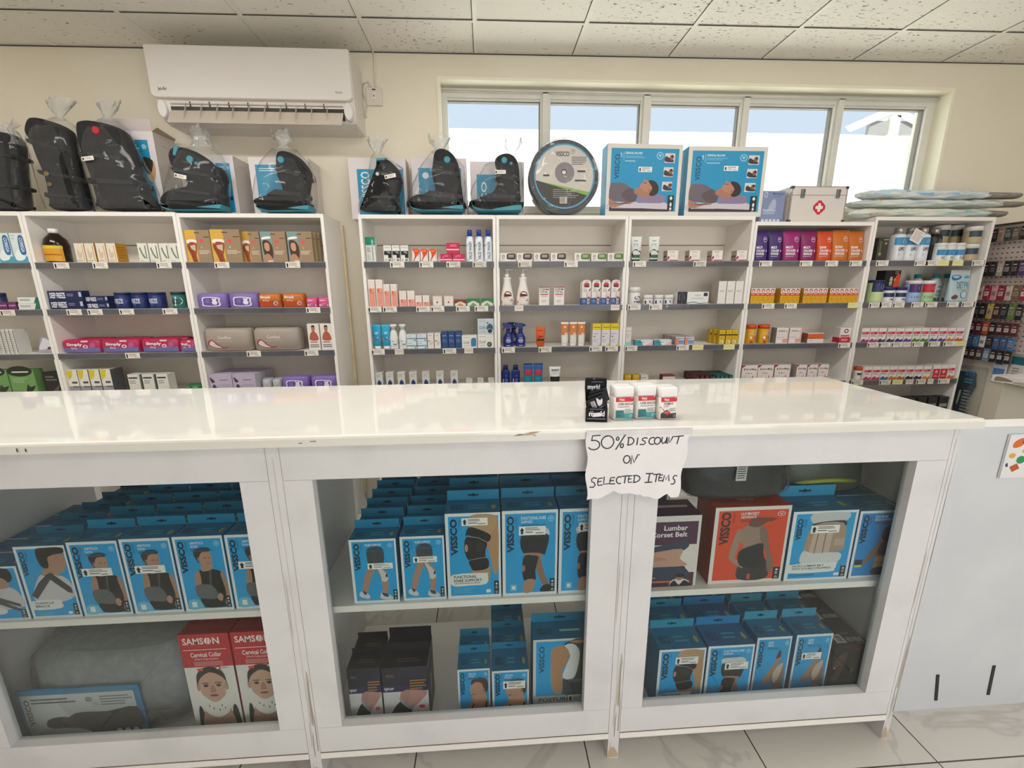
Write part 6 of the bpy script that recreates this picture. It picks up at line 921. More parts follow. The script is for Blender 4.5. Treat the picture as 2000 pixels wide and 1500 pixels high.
WALK = [Ps('3a4248', (.38, .86), (.70, .86), (.69, .6), (.4, .58)), Ps(SK, (.4, .6), (.54, .58), (.4, .38), (.3, .16), (.2, .18), (.27, .42)), Ps(SK, (.52, .6), (.66, .58), (.78, .42), (.74, .14), (.64, .14), (.63, .36)), Ps('cdc8c6', (.54, .6), (.7, .5), (.78, .42), (.75, .34), (.64, .34), (.62, .44)), Ps('2a3238', (.76, .46), (.77, .4), (.72, .42)), Ps('c8ccd0', (.12, .15), (.2, .2), (.28, .17), (.36, .1), (.3, .07), (.16, .1)), Ps('3a4046', (.19, .2), (.29, .17), (.25, .13)), Ps('c8ccd0', (.58, .12), (.64, .17), (.74, .14), (.86, .07), (.8, .04), (.6, .06)), Ps('3a4046', (.62, .16), (.74, .14), (.76, .09), (.66, .1)), Lr(.1, .045, .45, .055, 1, '9ac8dc')]
BRACE = [Ps('b08a64', (.46, .95), (.62, .97), (.94, .9), (.95, .35), (.86, .3), (.8, .5), (.74, .62), (.5, .8)), Ps('b8946c', (.46, .97), (.9, .97), (.92, .86), (.7, .68), (.45, .8)), Ps('b08c66', (.48, .45), (.76, .42), (.78, .2), (.5, .2)), Ps('141416', (.36, .74), (.42, .84), (.62, .81), (.82, .74), (.76, .66), (.58, .71), (.4, .75)), Ps('1a1a1c', (.38, .73), (.6, .71), (.75, .66), (.72, .56), (.7, .46), (.5, .42), (.38, .48), (.33, .6)), Ps('141416', (.42, .45), (.72, .48), (.78, .42), (.74, .35), (.5, .33), (.44, .38)), Pg('8a8c8e', (.38, .735), (.6, .71), (.76, .655), (.765, .662), (.6, .718), (.38, .743)), Pg('8a8c8e', (.42, .455), (.74, .485), (.74, .492), (.42, .462)), El(.37, .6, .03, .045, 'b8886a'), El(.62, .61, .07, .06, '2c2c30')]
FK = vis(BRACE+[Ps('dfe0e0', (.09, .16), (.09, .29), (.72, .3), (.75, .28), (.73, .17), (.4, .155)), T(.12, .245, .55, .28, 'FUNCTIONAL', '2a2a2c', 0, .02), T(.12, .2, .64, .235, 'KNEE SUPPORT', '2a2a2c', 0, .02), Lr(.12, .175, .66, .19, 1, '6a6a6c'), Lr(.1, .06, .5, .13, 4, '5ab4d8'), Rr(.72, .06, .8, .1, 'dfe8ec')], None)
SHORT = [Ps('c9ced2', (.34, .72), (.36, .8), (.78, .8), (.84, .7), (.6, .67)), Ps('1b1b1e', (.34, .71), (.6, .73), (.84, .71), (.78, .5), (.74, .49), (.38, .51)), Ps(SK, (.42, .51), (.7, .5), (.7, .45), (.42, .47)), Ps(SK2, (.56, .48), (.68, .46), (.74, .32), (.84, .12), (.76, .1), (.64, .26)), Ps('18181b', (.4, .48), (.62, .47), (.65, .44), (.6, .3), (.6, .18), (.4, .18), (.36, .32)), Ps(SK, (.41, .185), (.6, .185), (.54, .05), (.38, .04)), El(.385, .33, .03, .04, 'a86a54'), Ps('18181b', (.72, .1), (.84, .13), (.92, .05), (.7, .04))]
FS = vis(SHORT+[Rr(.14, .06, .26, .14, '6ab8d8'), Rr(.17, .08, .23, .12, 'dfe8ec')], ('FUNCTIONAL KNEE', 'SUPPORT'))
SLING = [Ps('15161a', (.34, .5), (.5, .56), (.72, .56), (.9, .48), (.92, .1), (.86, .05), (.42, .05), (.34, .2)), Ps(SK, (.3, .28), (.32, .5), (.42, .54), (.42, .36)), Ps(SK, (.84, .5), (.92, .5), (.96, .2), (.9, .06), (.84, .1), (.89, .25)), Ps('b28a74', (.48, .54), (.68, .56), (.7, .64), (.5, .64)), Ps('b28a74', (.44, .72), (.46, .8), (.68, .8), (.73, .7), (.68, .63), (.6, .595), (.5, .63)), Ps('3a2c28', (.38, .74), (.38, .81), (.5, .85), (.68, .85), (.71, .8), (.54, .79), (.47, .72), (.45, .65)), El(.45, .7, .02, .03, '9a745e'), Rr(.56, .715, .62, .722, '2a1c18'), Rr(.655, .715, .7, .722, '2a1c18'), Rr(.6, .635, .68, .642, '7a4a40'), Pg('4c4e52', (.62, .54), (.67, .55), (.62, .33), (.58, .33)), Ps('5f6266', (.3, .2), (.3, .35), (.58, .36), (.68, .3), (.72, .22), (.66, .16), (.45, .17)), Ps('b28a74', (.7, .2), (.76, .24), (.82, .2), (.78, .13), (.71, .15)), Ps('6ab8d8', (.1, .03), (.1, .15), (.3, .16), (.38, .05)), Rr(.15, .06, .25, .13, 'dfe8ec')]
SL = vis(SLING, ('ARM POUCH', 'SLING'))
CLV = vis([Ps('c9c4cc', (.12, .3), (.3, .55), (.45, .62), (.75, .6), (.93, .5), (.95, .3), (.6, .22), (.3, .24)), Ps('b08872', (.42, .6), (.62, .62), (.76, .58), (.7, .7), (.5, .7)), Ps('b08872', (.5, .7), (.52, .9), (.9, .92), (.95, .78), (.92, .7), (.84, .64), (.7, .64)), Ps('1a1618', (.42, .78), (.42, .95), (.6, .975), (.94, .97), (.95, .9), (.76, .88), (.62, .84), (.6, .72), (.5, .7)), Pg('3f4248', (.1, .33), (.3, .5), (.52, .62), (.66, .62), (.5, .5), (.2, .28)), Pg('3a3d43', (.46, .6), (.6, .64), (.93, .42), (.93, .34), (.84, .36)), Ps('dfe0e4', (.06, .13), (.06, .25), (.62, .26), (.66, .22), (.62, .14)), T(.12, .205, .5, .235, 'CLAVICLE', '2a2a2e', 0, .02), T(.12, .16, .4, .19, 'BRACE', '2a2a2e', 0, .02), Lr(.12, .05, .5, .09, 2, '6ab8d8'), Rr(.74, .05, .82, .09, 'dfe8ec')], None, vx=(.08, .18, .6, .93))
CLW = vis([Ps('c9c4cc', (.2, .3), (.4, .6), (.8, .62), (.95, .45), (.95, .25), (.5, .2)), Ps('1a1618', (.45, .72), (.5, .95), (.85, .95), (.85, .72)), Ps('b08872', (.55, .6), (.8, .62), (.75, .78), (.58, .78)), Pg('4a4e54', (.1, .3), (.4, .52), (.9, .3), (.9, .24), (.5, .4), (.2, .22)), Pg('4a4e54', (.2, .5), (.3, .55), (.9, .2), (.85, .16)), Ps('dfe0e4', (.06, .1), (.06, .22), (.6, .23), (.6, .12)), Lr(.12, .14, .5, .2, 1, '2a2a2e')], None, vx=(.08, .18, .6, .93))
ELB = vis([Ps('a8806a', (.3, .32), (.42, .42), (.62, .62), (.7, .72), (.76, .66), (.6, .42), (.52, .28), (.36, .26)), Ps('9a7460', (.5, .36), (.68, .5), (.86, .62), (.9, .3), (.8, .12), (.58, .1), (.62, .26)), Ps('c4b4a4', (.6, .44), (.74, .56), (.86, .58), (.8, .4), (.7, .28), (.62, .3)), Ps('5a4a42', (.55, .05), (.6, .16), (.8, .16), (.86, .05)), Ps('3a3a40', (.62, .66), (.7, .8), (.76, .7))], ('ELBOW', 'BRACE'))
NECK = vis([Ps('b08872', (.3, .05), (.36, .2), (.5, .26), (.8, .26), (.95, .18), (.95, .05)), Pg('1a1a1e', (.36, .035), (.42, .035), (.54, .22), (.5, .22)), Pg('1a1a1e', (.82, .035), (.9, .035), (.9, .22), (.86, .22)), Ps('c89478', (.46, .2), (.44, .36), (.66, .4), (.88, .36), (.86, .2), (.66, .16)), Ps('b89078', (.36, .48), (.4, .58), (.5, .68), (.74, .64), (.86, .5), (.84, .4), (.6, .36), (.42, .38)), Ps('4a3428', (.42, .6), (.44, .7), (.66, .76), (.9, .7), (.94, .52), (.88, .42), (.8, .5), (.74, .62), (.56, .66)), El(.8, .48, .035, .045, 'a07a64'), Rr(.44, .53, .52, .54, '2a1c18'), Rr(.43, .435, .5, .445, '8a4a44')], ('CERVICAL', 'COLLAR'))
POST = [Rr(.05, .14, .96, .97, B1), Ps('3f4448', (.52, .9), (.6, .96), (.95, .96), (.95, .16), (.5, .16), (.52, .4), (.62, .5), (.7, .6), (.72, .78)), Ps('dfe2e4', (.5, .86), (.58, .92), (.7, .9), (.78, .78), (.74, .5), (.66, .38), (.5, .42), (.56, .6), (.62, .76)), Ps('b08460', (.3, .8), (.36, .88), (.5, .9), (.6, .8), (.58, .64), (.5, .56), (.5, .36), (.5, .2), (.42, .16), (.34, .22), (.3, .4)), Ps('b08460', (.62, .965), (.9, .965), (.85, .93), (.68, .93)), T(.1, .5, .19, .9, 'VISSCO', '0f3550', 90, .02), T(.1, .05, .88, .11, 'POSTURE AID', '2a2c2e', 0, .01), Lr(.6, .3, .9, .4, 1, '5a6066')]
BACK = [Ps('30302f', (.4, .05), (.38, .25), (.44, .34), (.7, .34), (.78, .22), (.78, .05)), Ps('9a7f70', (.32, .6), (.38, .72), (.5, .78), (.64, .76), (.7, .62), (.68, .5), (.66, .36), (.42, .36), (.42, .5)), Ps('a08474', (.3, .66), (.36, .72), (.36, .5), (.33, .34), (.44, .26), (.44, .2), (.3, .28), (.24, .38)), Ps('7f675c', (.62, .74), (.72, .68), (.78, .42), (.86, .26), (.84, .14), (.78, .16), (.74, .38), (.64, .56)), Ps('1f1f22', (.37, .42), (.54, .5), (.68, .52), (.7, .4), (.74, .24), (.6, .2), (.4, .24)), Ps('6a4a40', (.46, .76), (.5, .86), (.62, .86), (.84, .84), (.7, .8), (.6, .74)), Rr(.52, .05, .56, .12, 'd8481e')]
LUM = vis(BACK, ('LUMBOSET', 'ADVANCE'), 'd8481e', .05, .045, 'PRO', True, '3a2420')
SAC = vis([Ps('c4c8cc', (.3, .96), (.84, .97), (.84, .86), (.6, .8), (.34, .82)), Ps('3a3234', (.34, .83), (.8, .86), (.8, .76), (.4, .76)), Ps('a8907c', (.34, .8), (.8, .82), (.86, .56), (.82, .42), (.3, .42), (.24, .5)), Pg('c2ae9a', (.36, .7), (.66, .72), (.64, .4), (.32, .4)), Pg('8a7868', (.42, .7), (.44, .7), (.42, .4), (.4, .4)), Pg('8a7868', (.54, .7), (.56, .7), (.55, .4), (.53, .4)), Rr(.7, .5, .86, .6, 'b8a592'), Ps('cfd2d4', (.2, .3), (.24, .44), (.4, .4), (.8, .4), (.84, .3), (.7, .24), (.3, .24)), Ps('dfe2e4', (.03, .12), (.04, .24), (.76, .26), (.8, .24), (.78, .15), (.7, .12)), T(.1, .205, .6, .235, 'SACRO LUMBAR BELT', '22303a', 0, .02), T(.1, .165, .72, .195, 'WITH DOUBLE STRAPPING', '22303a', 0, .02), Lr(.08, .06, .6, .1, 2, '0f6a94'), Rr(.78, .06, .86, .1, 'dfe8ec')], None, vx=(.08, .17, .6, .9))
ECO = vis([Ps('8a6a50', (.5, .3), (.5, .52), (.58, .6), (.84, .62), (.92, .5), (.84, .34), (.82, .2), (.56, .2)), Ps('3a2c28', (.56, .6), (.58, .74), (.74, .8), (.86, .7), (.82, .6), (.7, .54)), Ps('8a6a50', (.24, .2), (.34, .36), (.52, .52), (.54, .42), (.38, .26)), Ps('4a4640', (.56, .5), (.66, .56), (.84, .54), (.8, .36), (.54, .36)), Rr(.5, .14, .84, .32, 'c49a62'), Rr(.5, .22, .84, .23, '8a6a40'), Ps('1a1a1e', (.48, .05), (.52, .15), (.84, .15), (.86, .05)), Rr(.08, .2, .24, .28, '1f2a30'), Rr(.08, .17, .24, .2, 'd8c83a')], ('ECO FRAME', 'BACK SUPPORT'), '1a84cc')
LCB = [Rr(0, .6, .96, .92, '4a1e3e'), Rr(0, 0, .96, .2, '4a1e3e'), Rr(0, .06, .9, .085, 'c86a3a'), Ps('2c3550', (0, .42), (0, .64), (.3, .58), (.8, .66), (.78, .52), (.3, .5)), Ps('2c3550', (0, .1), (0, .3), (.7, .3), (.82, .26), (.84, .12)), Ps('c09480', (0, .3), (0, .47), (.3, .5), (.74, .54), (.72, .4), (.84, .3), (.4, .29)), Ps('b0836c', (.1, .36), (.1, .44), (.4, .43), (.5, .39)), T(.44, .8, .8, .87, 'Lumbar', 'f0eaec', 0, .02), T(.25, .71, .8, .78, 'Corset Belt', 'f0eaec', 0, .02), Ps('e0d4d0', (.6, .0), (.64, .1), (.84, .1), (.9, .0)), Ps('1a1a1c', (.6, 0), (.66, .09), (.74, .02), (.82, .09), (.92, 0)), El(.74, .13, .06, .045, 'a87a64'), Ps('1a1416', (.67, .14), (.7, .18), (.8, .18), (.8, .13)), Lr(.05, .12, .4, .14, 1, 'c8b0bc')]
SAM = [Rr(0, .645, 1, 1, 'c0202a'), T(.07, .89, .49, .96, 'SAMS', 'f4e8e6', 0, .02), T(.67, .89, .8, .96, 'N', 'f4e8e6', 0, .02), El(.575, .925, .07, .037, 'f4e8e6'), Pg('c0202a', (.545, .89), (.56, .89), (.585, .96), (.57, .96)), Pg('c0202a', (.6, .89), (.61, .89), (.63, .95), (.62, .955)), Rr(.05, .83, .92, .836, 'f4e8e6'), T(.18, .755, .8, .805, 'Cervical Collar', 'f4e8e6', 0, .02), T(.25, .715, .72, .745, '(Hard Adjustable)', 'f0d4d0', 0, .0), Lr(.22, .655, .8, .705, 3, 'e0a09c'), Ps('1c1c22', (.1, .0), (.12, .14), (.2, .18), (.3, 0)), Ps('1c1c22', (.76, 0), (.84, .18), (.94, .14), (.96, 0)), Ps('b88e7c', (.18, 0), (.24, .15), (.4, .2), (.66, .2), (.8, .14), (.84, 0)), Ps('e6e2dc', (.26, .14), (.26, .28), (.36, .26), (.5, .24), (.66, .26), (.76, .28), (.76, .13), (.5, .06)), Ps('c89e8a', (.24, .38), (.26, .56), (.5, .62), (.74, .56), (.76, .38), (.7, .3), (.5, .24), (.32, .3)), El(.21, .42, .035, .045, 'b88e7c'), El(.79, .42, .035, .045, 'b88e7c'), Ps('2a2020', (.2, .44), (.22, .56), (.36, .63), (.5, .645), (.66, .63), (.78, .56), (.8, .44), (.74, .52), (.5, .585), (.28, .52)), El(.37, .435, .05, .016, '3a2a28'), El(.63, .435, .05, .016, '3a2a28'), Rr(.3, .46, .44, .47, '4a3430'), Rr(.56, .46, .7, .47, '4a3430'), Ps('ac7c6a', (.47, .43), (.53, .43), (.56, .36), (.44, .36)), El(.5, .32, .09, .014, '8a4a44'), El(.36, .2, .012, .012, '4a4644'), El(.44, .17, .012, .012, '4a4644'), El(.62, .2, .012, .012, '4a4644'), El(.68, .17, .012, .012, '4a4644'), El(.56, .15, .012, .012, '4a4644'), El(.68, .63, .06, .02, '8a1e3a'), El(.68, .63, .035, .011, 'ece6e2'), Lr(.76, .62, .9, .635, 1, 'c8788a'), Rr(.26, .605, .38, .63, 'f0402e')]
def _up(it):
    g = lambda v: .165+.83*v if v < .645 else .7+(v-.645)*.845
    if it[0] in 'rtl': return it[:2]+(g(it[2]), it[3], g(it[4]))+it[5:]
    if it[0] == 'e': return (it[0], it[1], g(it[2]), it[3], it[4]*.83, it[5])
    return (it[0], [(u, g(v) if v > .001 else 0) for u, v in it[1]], it[2])
SAM = [_up(t) for t in SAM]
def _sh(art, lo, k):                                       # the same picture sitting higher on a carton
    g = lambda v: lo+k*v
    def one(it):
        if it[0] in 'rtl': return it[:2]+(g(it[2]), it[3], g(it[4]))+it[5:]
        if it[0] == 'e': return (it[0], it[1], g(it[2]), it[3], it[4]*k, it[5])
        return (it[0], [(u, g(v)) for u, v in it[1]], it[2])
    return [one(t) for t in art]
TYN = [Rr(0, .62, 1, 1, '1d1b33'), Rr(0, .5, 1, .62, '2a2050'), T(.03, .52, .25, .6, 'tynor', 'e4e0ec', 0, .02), Lr(.6, .52, .96, .74, 4, 'b07a3a'), Lr(.08, .8, .3, .86, 2, '8a6a4a'), Ps('c08e88', (.4, .12), (.4, .5), (.92, .5), (.95, .4), (.62, .14)), Ps('a87870', (.06, .0), (.2, .0), (.4, .3), (.38, .5), (.3, .5)) if 0 else Ps('b48680', (.38, .2), (.44, .5), (.6, .5), (.5, .2)), Ps('202226', (.16, .0), (.24, .18), (.4, .3), (.56, .2), (.62, .1), (.5, .0)), Ps('9aa4ac', (.36, .3), (.42, .36), (.48, .26), (.62, .18), (.62, .1), (.5, .16)), El(.84, .17, .07, .035, 'f0404a')]
MX = [Rr(0, .0, 1, 1, '1c1a1d'), Ps('5a4038', (.06, .3), (.2, .5), (.4, .7), (.34, .4), (.2, .25)), Ps('6a4a42', (.05, .5), (.15, .75), (.4, .85), (.36, .65), (.2, .55)), Ps('141316', (.3, .1), (.4, .6), (.7, .7), (.9, .4), (.8, .1)), El(.62, .45, .05, .045, '7a7678'), El(.7, .9, .06, .03, 'f0343a'), El(.12, .62, .025, .02, '2a2022'), El(.16, .7, .025, .02, '2a2022'), El(.1, .52, .02, .016, 'd8d4d0')]
VTA = [T(.08, .25, .32, .6, 'VISSCO', '083a56', 0, .02), Lr(.42, .25, .72, .6, 2, '3a9ac0'), El(.88, .4, .04, .16, 'a8a050')]
def cbox(name, lb, X0, X1, ht, z, art, d=.062, Y=YF, col='dfe6ea', side=B2, topc=B3, tab=(.026, '1587b4'), rows=0, sp=None, stick=None, grp=None, rl=None, ta=VTA, cat='carton', rz=0):
    o = carton(name, X1-X0-.0016, ht, d, col, art, top=topc, left=side, right=side, ta=ta, tab=tab, stick=stick); o.location = ((X0+X1)/2, Y, z); o.rotation_euler.z = rz; tag(o, lb, cat, grp); prev = o; sp = sp or d+.004
    for k in range(rows): dup(o, (o.location.x, Y+sp*(k+1), z), None, (rl or lb+', standing behind')+', %s row back' % ['first', 'second', 'third', 'fourth', 'fifth', 'sixth'][k], grp)
    return o
Hh = lambda x, yt, z, Y=YF: aty(x, yt, Y).z-z
G1 = 'brace cartons on the upper shelf of the counter'; G2 = 'brace cartons on the lower shelf of the counter'
NECKS = NECK[:1]+[Rr(.055, .035, .96, .25, B1), Ps('1a1a1e', (.3, .04), (.36, .24), (.5, .2), (.82, .2), (.95, .24), (.95, .04))]+_sh(NECK[1:8], .2, .85)+_sh(NECK[8:-5] if 0 else NECK[8:], .0, 1.0)
# left bay, upper tier
cbox('brace_carton', 'low blue brace carton cut off at left edge of the counter', -1.386, -1.230, Hh(20, 1106, ZU), ZU, CLW, rows=4, stick=(.12, .66, .66, .76), grp=G1, rl='low blue brace carton at far left', tab=None)
cbox('brace_carton', 'blue carton picturing a man in a crossed shoulder brace', -1.226, -1.100, Hh(90, 1066, ZU), ZU, CLV, rows=4, grp=G1, rl='blue shoulder brace carton', tab=(.02, '136e92'))
hs = Hh(200, 1057, ZU)
for i, (a, b) in enumerate(((-1.096, -.970), (-.966, -.838), (-.834, -.706), (-.702, -.574))):
    cbox('sling_carton', 'blue arm sling carton picturing a man, front row, %s of four' % ordn(i, 4), a, b, hs+(.0, .003, .004, .004)[i], ZU, SL, rows=5, stick=((.18, .55, .78, .65), (.2, .55, .8, .65), None, (.2, .55, .8, .65))[i], grp='arm sling cartons in the left bay', rl='blue arm sling carton in %s column' % ordn(i, 4), d=.066)
# left bay, lower tier
for i, (a, b) in enumerate(((-.878, -.741), (-.737, -.600))):
    cbox('collar_carton', 'red and white neck collar carton, front of %s stack' % ('left' if i == 0 else 'right'), a, b, Hh(440, 1236, ZL, 1.03), ZL, SAM, d=.085, Y=1.03, col='e4e0dc', side='a01822', topc='8a141c', tab=None, rows=3, ta=[Rr(.05, .12, .95, .15, '5a0e14'), Lr(.2, .5, .8, .75, 1, 'b8585a')], grp='neck collar cartons in the left bay', rl='red neck collar carton in %s stack' % ('left' if i == 0 else 'right'))
px0, px1, pz = -1.375, -.905, Hh(180, 1288, ZL, 1.06); pil = empty('wrapped_cushion', ((px0+px1)/2, 1.045, ZL), 'large grey memory cushion in clear bag with printed card, left bay', 'cushion'); w = px1-px0
mb = MB(); rg = [(0, .44*w, .10, 3), (.03, .485*w, .125, 4), (pz*.5, .49*w, .13, 4), (pz*.9, .48*w, .125, 4), (pz, .44*w, .10, 3)]; mb.ringloft(rg, noisy('grey_knit_cover', '8a8c90', '96989c', 40, .8, .2, 200), 36, (0, .145)); mb.tube([(.12*w, .013, pz*.30), (.3*w, .012, pz*.32), (.40*w, .013, pz*.33)], .0016, '5a5c60', 6); mb.build('cushion_body', pil)
mb = MB(); cw, ch = .335, .19; mb.box(-w/2+.008, -w/2+.008+cw, .005, .009, .0, ch, '2e7fb0'); F = Flat((-w/2+.008, .005, 0), (cw, 0, 0), (0, 0, ch))
mb.art(F, [Rr(.02, .0, .95, .9, 'c9cccb'), T(.04, .34, .085, .82, 'VISSCO', '2a3238', 90, .02), Lr(.1, .72, .5, .84, 2, '4a5054'), El(.57, .78, .03, .05, '8a9094'), Lr(.66, .64, .93, .84, 4, '7a8084'), Pg('22252a', (.2, .0), (.95, .0), (.95, .56), (.7, .5), (.45, .52), (.36, .36), (.2, .1)), Ps('1a1a1e', (.18, .3), (.2, .44), (.32, .48), (.36, .4), (.3, .26)), Ps('3c3a40', (.34, .34), (.44, .54), (.7, .54), (.95, .6), (.95, .2), (.5, .18)), Ps('b4b8bc', (.06, .16), (.2, .26), (.38, .26), (.52, .18), (.5, .06), (.15, .04)), Ps('4a4044', (.3, .4), (.34, .48), (.4, .42), (.36, .34)), Rr(.3, .0, .6, .1, '15171a')]+[El(.76+.07*i, .16, .024, .045, 'c9d0d4') for i in range(3)]); mb.build('printed_card', pil)
mb = MB(); rnd = random.Random(4); bag = [(z, a*1.03+.004, b*1.05+.006, e) for z, a, b, e in rg]+[(pz+.035, .40*w, .07, 3), (pz+.05, .36*w, .02, 2)]; mb.ringloft([(max(z, .0005), min(a, w/2+.012), b, e) for z, a, b, e in bag], BAG, 36, (0, .1445)); mb.build('clear_bag', pil)
o = MB(); o.ringloft([(0, .07, .035, 2.6), (.1, .09, .042, 2.6), (.28, .09, .04, 2.4), (.38, .05, .025, 2)], noisy('dark_wrapped_cloth', '2a2622', '3a342e', 14, .6, .5, 30), 24); o = o.build('dark_bundle', None, (-.985, 1.385, ZL)); tag(o, 'dark wrapped bundle at the back behind grey cushion', 'bundle')
o = carton('brown_carton', .2, .24, .05, '6a5238', [Rr(.3, .4, .7, .42, '4a3826')]); o.location = (-1.19, 1.38, ZL); tag(o, 'plain brown carton at the back of left bay', 'carton')
# middle bay, upper tier
hk = Hh(730, 1053, ZU)
cbox('knee_carton', 'small blue carton picturing walking legs, left front one', -.384, -.2575, hk, ZU, vis(WALK, ('KNEE SUPPORT',)), rows=5, d=.058, stick=(.36, .54, .9, .63), grp='walking leg cartons in the middle bay', rl='small blue walking leg carton, left column')
cbox('knee_carton', 'small blue carton picturing walking legs, right front one', -.249, -.128, hk+.002, ZU, vis(WALK, ('KNEE SUPPORT',)), rows=5, d=.058, stick=(.28, .6, .82, .69), grp='walking leg cartons in the middle bay', rl='small blue walking leg carton, right column', Y=1.026)
hf = Hh(920, 1002, ZU)
cbox('brace_carton', 'tall blue carton picturing black hinged knee brace, upper shelf', -.1245, .0265, hf, ZU, FK, rows=4, d=.075, stick=(.3, .86, .77, .945), grp=G1, rl='tall blue knee brace carton', tab=(.03, '1a93c2'))
for i, (a, b) in enumerate(((.0295, .185), (.188, .338))):
    cbox('support_carton', 'tall blue carton picturing black shorts and knee band, %s in middle bay' % ('left one' if i == 0 else 'beside the stile'), a, b, hf+.002, ZU, FS, rows=4, d=.075, stick=((.3, .72, .78, .82), (.36, .74, .84, .84))[i], grp=G1, rl='tall blue shorts carton, %s column of middle bay' % ('left' if i == 0 else 'right'), tab=(.03, '1a86b2'))
# middle bay, lower tier
G3 = 'ankle brace cartons in the middle bay'; TT = [Lr(.3, .3, .9, .6, 2, '5a4a3a')]
for i, (a, b) in enumerate(((-.470, -.334), (-.331, -.196))):
    cbox('ankle_carton', 'black and white ankle brace carton with pink leg, %s' % ('left one' if i == 0 else 'right one'), a+(.04 if i == 0 else 0)-.0, b, Hh(760, 1303+2*i, ZL, 1.03), ZL, [Rr(0, 0, 1, .2, 'cfcacc')]+_sh(TYN, .2, .8), d=.055, Y=1.03, col='d8d4d6', side='2c2a30', topc='17161d', tab=((.02, .036)[i], '1a1824'), rows=1, ta=TT, grp=G3, rl='black ankle brace carton, %s column' % ('left' if i == 0 else 'right'))
hc = Hh(920, 1307, ZL, 1.03)
cbox('neck_carton', 'slim blue carton picturing a woman in neck collar, left one', -.109, -.011, hc, ZL, NECKS, d=.06, Y=1.03, rows=1, tab=(.028, '1683ae'), grp='neck collar cartons in the middle bay', rl='slim blue neck collar carton, left column')
cbox('neck_carton', 'slim blue carton picturing a woman in neck collar, with price sticker', -.006, .106, hc-.004, ZL, NECKS, d=.08, Y=1.022, rows=3, tab=(.024, '1683ae'), stick=(.3, .66, .9, .8), grp='neck collar cartons in the middle bay', rl='slim blue neck collar carton, right column')
cbox('posture_carton', 'big blue carton picturing a shoulder in white vest, lower middle bay', .118, .300, Hh(1090, 1248, ZL, 1.03), ZL, _sh(POST, .165, .835), d=.07, Y=1.03, tab=(.03, '1786b2'), col='cfd0ca', stick=(.6, .2, .98, .28), ta=[T(.06, .25, .34, .6, 'VISSCO', '083a56', 0, .02), Lr(.46, .3, .8, .55, 1, 'a8d4e4')])
# right bay, upper tier
cbox('corset_carton', 'maroon carton picturing a bare waist in wide belt, beside the stile', .405, .597, Hh(1330, 1008, ZU, 1.03), ZU, LCB, d=.09, Y=1.032, col='ded8d4', side='3a1a32', topc='4a2240', tab=None, ta=[Lr(.2, .4, .9, .7, 1, 'c8b8c0')])
cbox('lumbar_carton', 'large orange carton picturing a woman\'s back in black belt', .634, .860, Hh(1455, 990, ZU, 1.033), ZU, LUM, d=.10, Y=1.033, col='e2dcd8', side='a8301a', topc='b23618', tab=(.016, 'c84420'), ta=[T(.38, .35, .6, .6, 'VISSCO', 'e8a890', 0, .02), El(.9, .6, .03, .08, '3a1a14')])
cbox('belt_carton', 'blue carton picturing a beige waist belt with double straps', .864, 1.062, Hh(1605, 998, ZU, 1.03), ZU, SAC, d=.09, Y=1.030, stick=(.3, .69, .74, .80), tab=(.035, '2a9ccc'))
cbox('belt_carton', 'blue waist belt carton standing behind the strapped belt one', .868, 1.060, Hh(1605, 998, ZU, 1.03)-.004, ZU, SAC, d=.09, Y=1.124, tab=None)
cbox('support_carton', 'bright blue carton picturing a back seen from behind, beside right stile', 1.066, 1.212, Hh(1700, 998, ZU, 1.03), ZU, ECO, d=.09, Y=1.030, rows=1, tab=None, rl='bright blue back support carton')
def wrapped(name, label, X0, X1, Y, z, h_, d_, m, n_=0):
    r = empty(name, ((X0+X1)/2, Y, z), label, 'wrapped support'); w_ = X1-X0; rg = [(0, .46*w_, .46*d_, 3), (.1*h_, .5*w_, .5*d_, 3.4), (.6*h_, .49*w_, .46*d_, 3), (.92*h_, .44*w_, .36*d_, 2.6), (h_, .36*w_, .24*d_, 2.4)]
    mb = MB(); mb.ringloft(rg, m, 28, (0, d_/2))
    mb.build('folded_support', r); mb = MB(); rnd = random.Random(len(label)); rings = []
    for z_, a, b, e in [(max(z_-.001, .0004), a+.006, b+.005, e) for z_, a, b, e in rg]+[(h_+.012, .3*w_, .16*d_, 2.2)]:
        rings.append([(x*(1+rnd.uniform(-.0, .05)), y*(1+rnd.uniform(.0, .05)), zz) for x, y, zz in sring(z_, a, b, e, 30, (0, d_/2))])
    mb.loft(rings, BAG, True); mb.build('clear_bag', r); return r
tz = ZU+Hh(1455, 990, ZU, 1.033)+.018
o = wrapped('bagged_support', 'black folded support in clear bag lying on orange carton', .56, .87, 1.045, tz, .165, .14, BLK)
mb = MB(); mb.box(-.03, .0, -.0075, -.006, .06, .11, 'c8c6c2'); mb.art(Flat((-.03, -.0075, .06), (.03, 0, 0), (0, 0, .05)), [Lr(.1, .1, .9, .9, 6, '4a4846')]); mb.build('barcode_label', o)
o = wrapped('bagged_support', 'dark support in crumpled clear bag leaning behind maroon carton', .40, .555, 1.128, ZU, .385, .12, BLK2)
YG = noisy('yellow_edged_pack', '4a5048', '5a6058', 12, .5)
o = wrapped('bagged_support', 'dark green support with yellow edging in clear bag on blue cartons', .90, 1.19, 1.128, ZU+max(Hh(1605, 998, ZU, 1.03), Hh(1700, 998, ZU, 1.03))+.003, .15, .16, YG); mb = MB(); mb.tube([(.145*math.cos(t), .08-.082*abs(math.sin(t))**.8, .035+.008*math.sin(3*t)) for t in [math.pi+math.pi*j/16 for j in range(17)]], .007, 'a8ae3a', 8); mb.build('yellow_edging', o)
